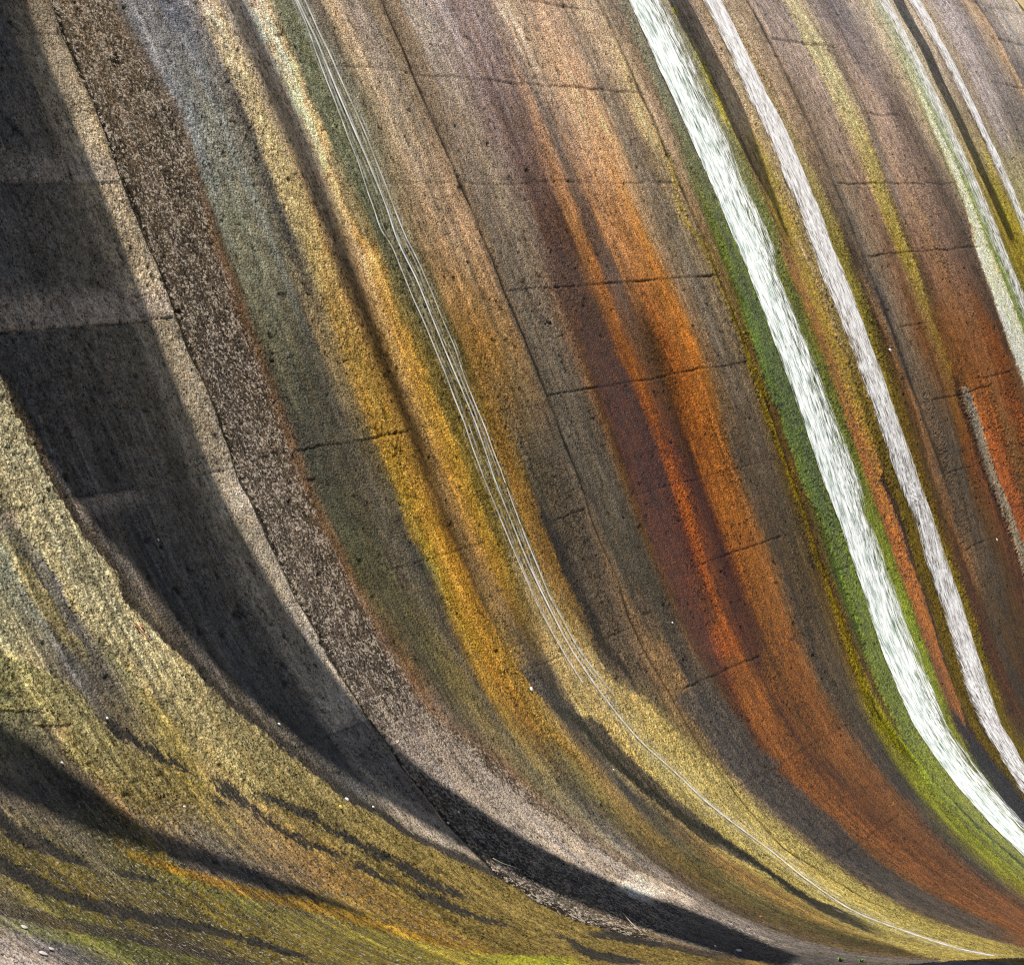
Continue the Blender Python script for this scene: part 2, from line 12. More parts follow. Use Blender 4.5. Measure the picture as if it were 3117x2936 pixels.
STROKES = [{'L': [(173.33,2.9981),(173.88,2.9975),(174.62,2.9919),(175.31,2.9945),(175.97,2.9939),(176.73,2.9974),(177.22,2.9992),(177.9,2.9993),(178.69,2.9986),(179.49,2.9949),(179.99,2.9954),(180.86,2.9969),(181.58,2.9989),(182.41,2.9983),(182.96,3.0014),(184.01,3.0021),(185.3,2.9991),(186.0,2.9986),(186.71,2.9964),(187.43,2.9987),(188.27,3.0015),(189.16,3.0027),(190.05,2.9973),(190.84,2.9959),(191.68,2.9898),(192.37,2.989),(192.82,2.9945),(193.46,2.9948),(194.05,2.9957),(194.63,2.994),(195.52,2.9941),(196.58,2.9922),(197.42,2.9926),(198.18,2.9989),(199.12,3.0028),(200.27,2.9972),(200.98,3.0015),(201.76,3.0049),(202.59,3.0054),(203.48,3.0026),(203.87,3.0073),(204.61,3.0091),(205.65,3.0041),(206.3,3.0078),(207.27,3.0067),(208.13,3.0052),(208.99,3.0011),(209.6,3.0011),(210.37,2.9988),(210.98,2.995),(211.5,2.9868)],'R': [(173.09,3.1557),(173.9,3.1439),(175.12,3.1613),(176.14,3.1766),(177.95,3.1929),(179.52,3.1763),(180.89,3.1725),(182.51,3.1599),(184.18,3.1637),(185.86,3.1572),(187.55,3.1501),(188.6,3.1517),(190.45,3.144),(192.5,3.1341),(193.79,3.1363),(194.99,3.1331),(196.26,3.1428),(197.69,3.1432),(199.04,3.149),(200.45,3.1514),(201.95,3.1656),(203.45,3.1736),(204.69,3.1991),(205.54,3.2317),(207.0,3.26),(208.28,3.2888),(209.44,3.3028),(211.35,3.3374),(212.92,3.3536),(214.56,3.3753),(215.85,3.3872),(217.45,3.3934)],'c': [],'s': (4,30),'w': 6,'a': 0,'fx': (1,0,0,0),'d': 0.0,'p': None,'f': (1.2,1.2)},
{'L': [(173.51,2.8814),(174.04,2.881),(174.77,2.876),(175.44,2.8786),(176.09,2.8782),(176.83,2.8818),(177.3,2.8835),(177.96,2.8838),(178.73,2.8833),(179.5,2.8799),(179.99,2.8805),(180.83,2.8821),(181.53,2.884),(182.34,2.8837),(182.87,2.8866),(183.9,2.8874),(185.14,2.8848),(185.82,2.8843),(186.51,2.8823),(187.2,2.8845),(188.01,2.8872),(188.89,2.8883),(189.75,2.8833),(190.51,2.8819),(191.33,2.876),(191.99,2.8752),(192.43,2.8803),(193.05,2.8805),(193.62,2.8813),(194.18,2.8795),(195.04,2.8794),(196.07,2.8773),(196.89,2.8774),(197.62,2.8831),(198.53,2.8865),(199.64,2.8808),(200.33,2.8846),(201.08,2.8875),(201.89,2.8877),(202.75,2.8847),(203.13,2.8891),(203.84,2.8905),(204.86,2.8857),(205.48,2.8891),(206.42,2.888),(207.25,2.8867),(208.08,2.883),(208.67,2.8832),(209.42,2.8815),(210.01,2.8783),(210.51,2.8711)],'R': [(173.34,2.9957),(173.88,2.9951),(174.62,2.9895),(175.32,2.9921),(175.98,2.9915),(176.74,2.9951),(177.22,2.9968),(177.9,2.9969),(178.69,2.9963),(179.49,2.9925),(179.99,2.993),(180.86,2.9945),(181.58,2.9965),(182.41,2.996),(182.95,2.9991),(184.01,2.9997),(185.29,2.9968),(186.0,2.9963),(186.7,2.994),(187.42,2.9964),(188.26,2.9991),(189.16,3.0003),(190.05,2.995),(190.84,2.9936),(191.68,2.9874),(192.36,2.9867),(192.81,2.9922),(193.45,2.9925),(194.04,2.9934),(194.62,2.9917),(195.51,2.9917),(196.57,2.9898),(197.41,2.9902),(198.17,2.9965),(199.11,3.0004),(200.26,2.9948),(200.97,2.9991),(201.74,3.0025),(202.58,3.0029),(203.47,3.0001),(203.85,3.0048),(204.59,3.0066),(205.64,3.0016),(206.28,3.0054),(207.26,3.0042),(208.11,3.0028),(208.97,2.9987),(209.58,2.9987),(210.35,2.9964),(210.96,2.9926),(211.48,2.9845)],'c': [(173,(122,112,96)),(178,(150,138,116)),(186,(136,126,108)),(195,(148,138,120)),(203,(168,156,140))],'s': (30,3),'w': 4,'a': 0.8,'fx': None,'d': 0.0,'p': None,'f': (1,0.3)},
{'L': [(177.6,2.905),(179.85,2.91)],'R': [(177.6,2.996),(179.85,2.996)],'c': [(177.6,(172,158,130))],'s': (10,2),'w': 4,'a': 0.6,'fx': None,'d': 0,'p': None,'f': (0.5,0.08)},
{'L': [(183.2,2.905),(185.25,2.91)],'R': [(183.2,2.996),(185.25,2.996)],'c': [(183.2,(170,156,130))],'s': (10,2),'w': 4,'a': 0.6,'fx': None,'d': 0,'p': None,'f': (0.5,0.08)},
{'L': [(191.6,2.905),(193.4,2.91)],'R': [(191.6,2.996),(193.4,2.996)],'c': [(191.6,(172,162,146))],'s': (10,2),'w': 4,'a': 0.6,'fx': None,'d': 0,'p': None,'f': (0.5,0.08)},
{'L': [(201.5,2.905),(203.0,2.91)],'R': [(201.5,2.996),(203.0,2.996)],'c': [(201.5,(176,166,152))],'s': (10,2),'w': 4,'a': 0.6,'fx': None,'d': 0,'p': None,'f': (0.5,0.08)},
{'L': [(173.33,3.0013),(173.87,3.0007),(174.61,2.9951),(175.31,2.9976),(175.97,2.9971),(176.73,3.0006),(177.21,3.0024),(177.9,3.0025),(178.69,3.0018),(179.49,2.9981),(179.99,2.9986),(180.86,3.0001),(181.58,3.002),(182.41,3.0015),(182.96,3.0046),(184.02,3.0053),(185.3,3.0023),(186.01,3.0017),(186.71,2.9995),(187.43,3.0019),(188.27,3.0046),(189.17,3.0058),(190.06,3.0005),(190.85,2.9991),(191.69,2.9929),(192.38,2.9922),(192.83,2.9976),(193.47,2.998),(194.06,2.9989),(194.64,2.9972),(195.53,2.9972),(196.6,2.9954),(197.44,2.9958),(198.2,3.0021),(199.14,3.0061),(200.29,3.0004),(201.0,3.0047),(201.78,3.0081),(202.61,3.0086),(203.5,3.0058),(203.89,3.0106),(204.63,3.0123),(205.68,3.0073),(206.32,3.0111),(207.3,3.01),(208.15,3.0085),(209.01,3.0044),(209.62,3.0043),(210.39,3.0021),(211.01,2.9983),(211.53,2.99)],'R': [(173.09,3.1557),(173.9,3.1439),(175.12,3.1613),(176.14,3.1766),(177.95,3.1929),(179.52,3.1763),(180.89,3.1725),(182.51,3.1599),(184.18,3.1637),(185.86,3.1572),(187.55,3.1501),(188.6,3.1517),(190.45,3.144),(192.5,3.1341),(193.79,3.1363),(194.99,3.1331),(196.26,3.1428),(197.69,3.1432),(199.04,3.149),(200.45,3.1514),(201.95,3.1656),(203.45,3.1736),(204.69,3.1991),(205.54,3.2317),(207.0,3.26),(208.28,3.2888),(209.44,3.3028),(211.35,3.3374),(212.92,3.3536),(214.56,3.3753),(215.85,3.3872),(217.45,3.3934)],'c': [(173,(98,86,70)),(180,(84,74,63)),(190,(80,71,63)),(200,(82,74,67)),(206,(94,86,79)),(212,(112,103,95))],'s': (3,24),'w': 6,'a': 0.75,'fx': (1,0,0,0),'d': 0.0,'p': None,'f': (1.2,1.2)},
{'L': [(203.65,3.0039),(204.43,3.0126),(205.45,3.0138),(206.94,3.0703),(208.54,3.1018),(210.5,3.1478),(211.3,3.1781),(212.94,3.2123),(214.46,3.2599),(215.92,3.2876),(217.38,3.3603),(219.58,3.3406),(221.4,3.2793)],'R': [(204.06,3.1579),(205.36,3.1925),(207.14,3.2276),(208.93,3.2519),(209.98,3.2693),(211.73,3.3099),(213.08,3.3402),(214.61,3.3701),(215.85,3.3872),(217.5,3.3863),(219.17,3.4132),(220.99,3.3777)],'c': [(204,(128,116,108)),(208,(150,140,132)),(212,(170,158,146)),(216,(160,148,138)),(219,(118,110,106))],'s': (6,14),'w': 9,'a': 1.0,'fx': (1.0,0,0,0),'d': 0.0,'p': None,'f': (1.5,1.5)},
{'L': [(204.07,3.1328),(204.3,3.0924),(204.49,2.9975),(204.54,3.0405)],'R': [(203.71,3.1264),(203.93,3.0873),(204.1,3.0058),(204.15,3.0424)],'c': [(200,(215,198,178))],'s': (8,8),'w': 8,'a': 1.0,'fx': None,'d': 0.0,'p': None,'f': (0.2,0.2)},
{'L': [(215.13,3.2467),(215.79,3.2611),(216.11,3.271)],'R': [(214.59,3.3429),(215.24,3.362),(215.52,3.3734)],'c': [(200,(225,212,195))],'s': (6,6),'w': 10,'a': 1.0,'fx': None,'d': 0.0,'p': None,'f': (0.3,0.3)},
{'L': [(214.82,3.3385),(215.5,3.3474),(216.1,3.3561),(216.65,3.369),(217.17,3.3659)],'R': [(214.62,3.3805),(215.29,3.3914),(215.88,3.4019),(216.44,3.417),(217.0,3.4162)],'c': [(200,(228,214,196))],'s': (6,6),'w': 10,'a': 1.0,'fx': None,'d': 0.0,'p': None,'f': (0.3,0.3)},
{'L': [(173.15,3.1451),(174.0,3.1332),(175.24,3.1508),(176.25,3.1661),(178.04,3.1822),(179.58,3.1659),(180.96,3.1621),(182.58,3.1495),(184.26,3.1532),(185.92,3.1468),(187.62,3.1397),(188.66,3.1413),(190.5,3.1335),(192.55,3.1236),(193.85,3.1257),(195.07,3.1224),(196.34,3.132),(197.76,3.1322),(199.11,3.1378),(200.54,3.14),(202.05,3.1539),(203.57,3.1615),(204.84,3.1872),(205.69,3.2194),(207.14,3.2465),(208.42,3.2743),(209.58,3.2875),(211.5,3.3202),(213.08,3.3345),(214.72,3.3536),(216.02,3.3628),(217.62,3.3648)],'R': [(173.01,3.1769),(173.79,3.165),(174.99,3.1823),(176.02,3.1978),(177.86,3.2142),(179.45,3.1973),(180.83,3.1934),(182.44,3.1807),(184.12,3.1845),(185.81,3.1779),(187.51,3.1708),(188.55,3.1724),(190.42,3.1646),(192.47,3.1548),(193.76,3.1571),(194.96,3.154),(196.22,3.1639),(197.66,3.1646),(199.01,3.1707),(200.42,3.1734),(201.92,3.1881),(203.41,3.1964),(204.6,3.2218),(205.45,3.2551),(206.92,3.2848),(208.22,3.3147),(209.37,3.3297),(211.29,3.3663),(212.85,3.3844),(214.49,3.4085),(215.78,3.4229),(217.38,3.433)],'c': [(170,(106,88,66)),(185,(112,80,52)),(200,(118,80,48)),(210,(124,92,60)),(220,(110,90,60))],'s': (18,18),'w': 16,'a': 0.45,'fx': None,'d': 0.0,'p': None,'f': (1.2,1.2)},
{'L': [(184.05,1.5),(185.3,1.5)],'R': [(184.05,2.99),(185.3,2.99)],'c': [(184,(150,138,128))],'s': (4,4),'w': 5,'a': 0.85,'fx': None,'d': 0,'p': None,'f': (0.5,0.05)},
{'L': [(178.9,1.5),(179.93,1.5)],'R': [(178.9,2.99),(179.93,2.99)],'c': [(184,(140,130,122))],'s': (4,4),'w': 5,'a': 0.7,'fx': None,'d': 0,'p': None,'f': (0.6,0.05)},
{'L': [(191.7,1.5),(192.3,1.5)],'R': [(191.7,2.75),(192.3,2.75)],'c': [(184,(155,142,132))],'s': (4,40),'w': 5,'a': 0.6,'fx': None,'d': 0,'p': None,'f': (0.1,0.4)},
{'L': [(186.99,2.5595),(187.98,2.554),(188.78,2.561),(189.42,2.5671),(190.53,2.5632),(191.94,2.5762),(193.02,2.5831),(193.92,2.5943),(194.79,2.607),(195.9,2.6),(196.84,2.6134),(197.77,2.6287),(198.88,2.6559),(199.89,2.6729),(200.81,2.6873),(201.66,2.7072),(203.37,2.7401),(204.47,2.7594),(205.26,2.7795),(206.24,2.7917),(207.23,2.83),(208.61,2.849),(209.79,2.8894),(210.85,2.9206),(212.12,2.9495),(212.81,2.9607),(213.56,2.9479),(214.64,2.9603),(215.92,2.9728),(217.35,2.9926),(219.28,2.9941),(220.68,2.9824)],'R': [(186.89,2.589),(187.84,2.5836),(188.57,2.5905),(189.27,2.597),(190.37,2.5932),(191.75,2.6064),(192.82,2.6135),(193.69,2.6247),(194.64,2.6386),(195.75,2.6318),(196.59,2.6448),(197.48,2.6601),(198.59,2.6882),(199.63,2.7065),(200.53,2.7214),(201.36,2.7419),(203.09,2.7772),(204.17,2.7976),(204.97,2.8192),(205.91,2.832),(206.89,2.8725),(208.27,2.8946),(209.4,2.937),(210.47,2.9722),(211.76,3.0062),(212.53,3.0214),(213.26,3.0119),(214.26,3.0294),(215.52,3.0505),(216.93,3.0831),(218.84,3.1115),(220.22,3.1318)],'c': [(183,(78,66,50)),(200,(62,55,48)),(210,(54,49,43)),(222,(66,58,48))],'s': (14,16),'w': 16,'a': 0.9,'fx': None,'d': 0.004,'p': None,'f': (1.2,1.2)},
{'L': [(186.96,2.467),(188.8,2.44),(190.69,2.4604),(191.46,2.4833),(192.48,2.485),(193.34,2.4978),(194.42,2.5077),(195.46,2.5046),(196.16,2.5182),(196.82,2.5217),(197.6,2.5357),(198.17,2.55),(198.89,2.5391),(199.41,2.5518),(200.21,2.5703),(200.84,2.579),(202.54,2.5906),(203.89,2.6174),(204.56,2.622),(205.28,2.6592),(205.89,2.696)],'R': [(186.93,2.5692),(187.9,2.5638),(188.66,2.5707),(189.33,2.577),(190.43,2.5732),(191.83,2.5862),(192.9,2.5932),(193.79,2.6043),(194.7,2.6176),(195.8,2.6107),(196.69,2.6239),(197.6,2.6391),(198.71,2.6666),(199.73,2.6843),(200.64,2.6989),(201.48,2.719),(203.2,2.753),(204.28,2.7728),(205.08,2.7936),(206.04,2.8061),(207.01,2.8453),(208.39,2.8658),(209.55,2.9072),(210.61,2.9403),(211.88,2.9717),(212.62,2.9849),(213.35,2.9739),(214.39,2.989),(215.66,3.0061),(217.08,3.0329),(218.99,3.0494),(220.38,3.0565)],'c': [(183,(160,154,122)),(192,(162,154,116)),(198,(158,149,108)),(204,(152,140,88)),(210,(146,128,70))],'s': (8,10),'w': 14,'a': 1.0,'fx': (0,0.7,0,0.2),'d': 0.014,'p': 'algae_streak:pale olive','f': (1.2,1.2)},
{'L': [(193.12,2.4389),(193.69,2.4399),(194.47,2.436),(195.37,2.4397),(195.84,2.4473),(196.54,2.4521),(197.24,2.4673)],'R': [(192.97,2.4619),(193.55,2.4684),(194.29,2.4699),(195.11,2.479),(195.63,2.4818),(196.32,2.4813),(197.03,2.491)],'c': [(190,(152,140,92))],'s': (10,10),'w': 16,'a': 0.9,'fx': (0,1,0,0),'d': 0.01,'p': None,'f': (1.2,1.2)},
{'L': [(197.49,2.2977),(198.18,2.3273),(198.23,2.2626),(198.9,2.3571),(199.22,2.32),(199.58,2.3802),(200.3,2.3361),(201.53,2.3599),(202.61,2.3741),(203.66,2.3879)],'R': [(196.16,2.336),(197.09,2.3734),(197.7,2.4078),(198.22,2.4242),(199.03,2.4317),(199.96,2.4398),(200.4,2.4444),(201.18,2.4597),(202.11,2.4845),(203.0,2.5104),(204.01,2.5313)],'c': [(196,(150,146,92)),(202,(150,138,82)),(206,(160,136,76)),(210,(160,132,66))],'s': (16,14),'w': 18,'a': 0.85,'fx': (0,1,0,0.5),'d': 0.01,'p': None,'f': (1.2,1.2)},
{'L': [(204.32,2.6295),(204.96,2.6419),(205.51,2.6664),(206.0,2.6849),(206.48,2.697),(207.13,2.7092),(207.69,2.7259),(208.35,2.744),(208.83,2.7563),(209.41,2.77),(210.0,2.7825),(210.54,2.7883),(211.03,2.8006),(211.47,2.8172),(211.9,2.8331)],'R': [(204.22,2.6409),(204.81,2.6566),(205.3,2.6843),(205.78,2.707),(206.3,2.7198),(206.94,2.7319),(207.49,2.7489),(208.15,2.7687),(208.62,2.7824),(209.19,2.7984),(209.78,2.8139),(210.32,2.8225),(210.83,2.8299),(211.3,2.8394),(211.79,2.8482)],'c': [(190,(56,53,49))],'s': (6,6),'w': 30,'a': 0.95,'fx': (0,0,0.4,0.1),'d': -0.006,'p': None,'f': (0.4,0.4)},
{'L': [(208.31,2.6829),(209.03,2.6962),(209.73,2.7139),(210.04,2.7345)],'R': [(208.23,2.6926),(208.86,2.7172),(209.55,2.735),(209.97,2.743)],'c': [(190,(56,53,49))],'s': (6,6),'w': 30,'a': 0.95,'fx': (0,0,0.4,0.1),'d': -0.006,'p': None,'f': (0.4,0.4)},
{'L': [(210.2,2.7445),(210.88,2.7401),(211.56,2.7556),(212.03,2.7657),(212.47,2.7782),(212.94,2.7884),(213.53,2.8125),(213.94,2.8275)],'R': [(210.15,2.7536),(210.7,2.7667),(211.27,2.7947),(211.82,2.7981),(212.29,2.8056),(212.76,2.8136),(213.39,2.8332),(213.84,2.8424)],'c': [(190,(56,53,49))],'s': (6,6),'w': 30,'a': 0.95,'fx': (0,0,0.4,0.1),'d': -0.006,'p': None,'f': (0.4,0.4)},
{'L': [(199.79,2.4361),(200.28,2.4411),(200.86,2.4601),(201.24,2.4764),(201.71,2.4894),(202.17,2.5092),(202.64,2.5227),(202.99,2.5351)],'R': [(199.62,2.4611),(200.06,2.4637),(200.62,2.4802),(201.02,2.495),(201.52,2.506),(202.01,2.5232),(202.53,2.5329),(202.93,2.541)],'c': [(190,(56,53,49))],'s': (6,6),'w': 30,'a': 0.95,'fx': (0,0,0.4,0.1),'d': -0.006,'p': None,'f': (0.4,0.4)},
{'L': [(203.74,2.5288),(204.19,2.5353),(204.54,2.5524)],'R': [(203.67,2.5348),(204.02,2.5522),(204.48,2.5587)],'c': [(190,(56,53,49))],'s': (6,6),'w': 30,'a': 0.95,'fx': (0,0,0.4,0.1),'d': -0.006,'p': None,'f': (0.4,0.4)},
{'L': [(203.17,2.564),(203.78,2.5678),(204.57,2.5835),(205.32,2.5979),(205.61,2.6073)],'R': [(203.07,2.5765),(203.58,2.5912),(204.39,2.6057),(205.21,2.6128),(205.54,2.6158)],'c': [(190,(56,53,49))],'s': (6,6),'w': 30,'a': 0.95,'fx': (0,0,0.4,0.1),'d': -0.006,'p': None,'f': (0.4,0.4)},
{'L': [(205.16,2.5889),(205.53,2.5923),(205.91,2.6056),(206.52,2.6203),(207.13,2.6321),(207.7,2.6625),(208.07,2.6766)],'R': [(205.08,2.6008),(205.42,2.6049),(205.78,2.619),(206.37,2.637),(206.94,2.6515),(207.54,2.6786),(207.95,2.6898)],'c': [(190,(56,53,49))],'s': (6,6),'w': 30,'a': 0.95,'fx': (0,0,0.4,0.1),'d': -0.006,'p': None,'f': (0.4,0.4)},
{'L': [(201.64,2.1449),(201.96,2.1454),(202.68,2.1486),(203.29,2.1689),(203.81,2.1865),(204.28,2.2073),(204.6,2.2241)],'R': [(201.44,2.1675),(201.71,2.1734),(202.32,2.1819),(202.93,2.1983),(203.49,2.2126),(204.03,2.2272),(204.43,2.2377)],'c': [(190,(56,53,49))],'s': (6,6),'w': 30,'a': 0.95,'fx': (0,0,0.4,0.1),'d': -0.006,'p': None,'f': (0.4,0.4)},
{'L': [(204.83,2.2281),(205.18,2.2392)],'R': [(204.73,2.2365),(205.08,2.2478)],'c': [(190,(56,53,49))],'s': (6,6),'w': 30,'a': 0.95,'fx': (0,0,0.4,0.1),'d': -0.006,'p': None,'f': (0.4,0.4)},
{'L': [(205.05,2.2575),(205.54,2.274),(205.92,2.2975),(206.19,2.3213)],'R': [(204.91,2.2688),(205.37,2.2873),(205.77,2.3082),(206.13,2.3256)],'c': [(190,(56,53,49))],'s': (6,6),'w': 30,'a': 0.95,'fx': (0,0,0.4,0.1),'d': -0.006,'p': None,'f': (0.4,0.4)},
{'L': [(203.28,2.0723),(203.51,2.0767),(204.05,2.0903),(204.63,2.1028),(205.29,2.124),(205.9,2.149),(206.75,2.1885),(207.56,2.2304),(208.46,2.2726),(209.77,2.3135),(210.31,2.3259),(211.04,2.3405)],'R': [(202.88,2.1138),(203.09,2.1143),(203.67,2.1254),(204.27,2.1351),(204.93,2.1532),(205.56,2.1762),(206.42,2.2152),(207.26,2.2561),(208.22,2.2961),(209.58,2.3355),(210.14,2.3463),(210.9,2.3594)],'c': [(190,(56,53,49))],'s': (6,6),'w': 30,'a': 0.95,'fx': (0,0,0.4,0.1),'d': -0.006,'p': None,'f': (0.4,0.4)},
{'L': [(215.98,2.9486),(216.65,2.9761),(217.29,2.993),(217.9,3.0181),(218.2,3.0383)],'R': [(215.81,2.9726),(216.32,3.0301),(216.96,3.0563),(217.66,3.0701),(218.1,3.0616)],'c': [(190,(56,53,49))],'s': (6,6),'w': 30,'a': 0.95,'fx': (0,0,0.4,0.1),'d': -0.006,'p': None,'f': (0.4,0.4)},
{'L': [(215.11,2.887),(216.16,2.8549),(216.89,2.8321),(217.63,2.851),(218.39,2.8812)],'R': [(215.04,2.9039),(216.01,2.8964),(216.63,2.8906),(217.35,2.9115),(218.22,2.9224)],'c': [(190,(56,53,49))],'s': (6,6),'w': 30,'a': 0.95,'fx': (0,0,0.4,0.1),'d': -0.006,'p': None,'f': (0.4,0.4)},
{'L': [(204.61,2.0098),(204.79,2.0165),(205.62,2.0505),(206.48,2.0841),(207.32,2.1201),(208.18,2.1551),(209.08,2.1887),(209.92,2.228),(210.52,2.2513)],'R': [(204.25,2.0381),(204.43,2.0436),(205.26,2.0786),(206.13,2.1126),(207.0,2.1478),(207.89,2.1821),(208.82,2.2145),(209.69,2.2523),(210.33,2.2733)],'c': [(200,(66,52,26))],'s': (14,14),'w': 14,'a': 0.85,'fx': (0,0,1,0.4),'d': 0.0,'p': None,'f': (1.2,1.2)},
{'L': [(205.09,1.986),(205.25,1.9921),(205.81,2.0122),(206.37,2.0336),(207.12,2.0725),(207.89,2.1112),(208.73,2.1464),(209.56,2.1841)],'R': [(204.82,2.0047),(204.94,2.0144),(205.47,2.0388),(206.02,2.0613),(206.77,2.1007),(207.56,2.1402),(208.42,2.1758),(209.27,2.2135)],'c': [(200,(118,124,44))],'s': (20,20),'w': 26,'a': 0.6,'fx': (0,0.7,0.6,0.7),'d': 0.008,'p': None,'f': (1.2,1.2)},
{'L': [(207.53,1.8105),(208.07,1.8512),(208.63,1.8928)],'R': [(205.33,1.9634),(205.62,1.9726),(206.12,1.9956),(206.71,1.9992),(207.27,1.9977),(207.63,1.9956)],'c': [(200,(150,141,139))],'s': (16,20),'w': 18,'a': 1.0,'fx': None,'d': 0.0,'p': None,'f': (1.2,1.2)},
{'L': [(207.53,1.8105),(208.0,1.8457),(208.26,1.865)],'R': [(205.57,1.949),(205.96,1.9675),(206.57,1.9801),(206.96,1.9763)],'c': [(200,(176,165,160))],'s': (20,26),'w': 22,'a': 0.7,'fx': None,'d': 0.0,'p': None,'f': (1.2,1.2)},
{'L': [(207.54,2.3479),(208.6,2.3825),(209.7,2.4145),(210.72,2.4549),(211.71,2.4991),(212.72,2.5414),(213.78,2.5817),(215.11,2.6458)],'R': [(207.18,2.3812),(208.17,2.4251),(209.2,2.4677),(210.2,2.5119),(211.22,2.5568),(212.29,2.599),(213.39,2.636),(214.78,2.6975)],'c': [(200,(138,130,24)),(212,(156,146,28))],'s': (26,26),'w': 22,'a': 0.55,'fx': (0,0,1,0.35),'d': 0.0,'p': None,'f': (1.2,1.2)},
{'L': [(205.94,2.3165),(206.8,2.3469),(207.97,2.3753),(208.67,2.3951)],'R': [(205.67,2.3387),(206.48,2.3764),(207.59,2.4135),(208.22,2.4411)],'c': [(200,(132,134,22))],'s': (22,22),'w': 14,'a': 0.6,'fx': (0,0,1,0.5),'d': 0.0,'p': None,'f': (1.2,1.2)},
{'L': [(204.79,2.3005),(205.8,2.3403),(206.85,2.3793),(208.16,2.4343),(208.98,2.473),(209.98,2.519),(211.1,2.5573),(212.21,2.5975),(213.72,2.6462)],'R': [(204.58,2.317),(205.55,2.3609),(206.56,2.4043),(207.84,2.4639),(208.65,2.5045),(209.66,2.5537),(210.81,2.5921),(211.96,2.6294),(213.53,2.6759)],'c': [(200,(184,142,40))],'s': (14,14),'w': 14,'a': 0.7,'fx': (0,0.6,0.3,0.3),'d': 0.0,'p': None,'f': (1.2,1.2)},
{'L': [(214.58,2.6198),(215.22,2.6547),(215.89,2.6886),(216.62,2.7278)],'R': [(214.2,2.6737),(214.84,2.7129),(215.51,2.7516),(216.23,2.7968)],'c': [(200,(178,182,24))],'s': (10,10),'w': 8,'a': 1.0,'fx': (0,0.5,0.8,0),'d': 0.0,'p': None,'f': (1.2,1.2)},
{'L': [(172.68,3.4154),(173.71,3.3923),(174.2,3.3948),(175.13,3.3884),(175.74,3.3962),(176.95,3.3908),(177.74,3.4023),(178.39,3.4064),(179.38,3.4137),(180.61,3.3995),(182.42,3.3896),(182.97,3.3946),(183.9,3.3972),(185.02,3.3989),(186.05,3.4112),(187.13,3.4064),(188.21,3.3938),(188.99,3.4134),(190.39,3.4001),(191.46,3.4037),(192.96,3.3751),(193.9,3.3823),(195.12,3.3646),(196.19,3.3591),(197.07,3.3846),(197.84,3.3965),(198.9,3.3815),(199.86,3.3733),(200.49,3.3934),(201.2,3.4015),(202.02,3.4152),(203.11,3.4279),(204.3,3.441),(204.92,3.4502),(205.94,3.4737),(206.98,3.4899),(207.87,3.5129),(208.87,3.5404),(210.06,3.5559)],'R': [(172.61,3.4633),(173.61,3.4594),(174.63,3.4608),(175.78,3.4598),(177.29,3.4416),(178.1,3.4574),(179.09,3.4647),(180.05,3.4658),(181.76,3.4546),(182.69,3.4534),(183.2,3.4718),(184.21,3.4768),(185.29,3.4722),(186.34,3.4808),(187.58,3.4845),(188.65,3.4889),(190.17,3.4897),(191.39,3.4944),(192.98,3.4848),(194.02,3.4773),(195.31,3.4713),(196.62,3.4687),(197.52,3.46),(198.56,3.4692),(199.65,3.4719),(200.9,3.478),(202.12,3.4889),(203.41,3.5101),(206.09,3.499),(207.36,3.5272),(208.64,3.5528),(210.01,3.5715)],'c': [(171,(182,167,146)),(175,(186,170,128)),(180,(166,150,98)),(185,(142,124,80)),(188,(140,122,70)),(191,(150,128,66)),(195,(158,128,52)),(199,(168,132,46)),(203,(172,136,56)),(210,(160,130,76))],'s': (10,18),'w': 16,'a': 0.5,'fx': (0,0.4,0.1,0),'d': 0.008,'p': 'algae_streak:ochre','f': (1.2,1.2)},
{'L': [(183.95,3.4426),(184.87,3.4469),(185.85,3.4494),(187.08,3.4458),(188.77,3.4516),(190.12,3.4454),(191.68,3.4343),(193.28,3.4271),(194.01,3.4263),(195.27,3.4155),(196.77,3.4113),(197.95,3.4071),(199.31,3.4076),(200.45,3.4192),(201.73,3.4336),(203.27,3.4477),(206.39,3.4439),(207.75,3.4832)],'R': [(183.83,3.4635),(184.72,3.4753),(185.69,3.4855),(186.9,3.4889),(188.59,3.4994),(190.0,3.4977),(191.57,3.4905),(193.15,3.4865),(193.91,3.4888),(195.18,3.4797),(196.67,3.476),(197.84,3.4723),(199.15,3.4708),(200.25,3.479),(201.55,3.4908),(203.17,3.4991),(206.27,3.4893),(207.55,3.52)],'c': [(183,(168,136,82)),(190,(166,128,58)),(196,(180,134,52)),(203,(174,134,60))],'s': (22,22),'w': 16,'a': 0.5,'fx': (0,0.4,0.1,0),'d': 0.0,'p': None,'f': (1.2,1.2)},
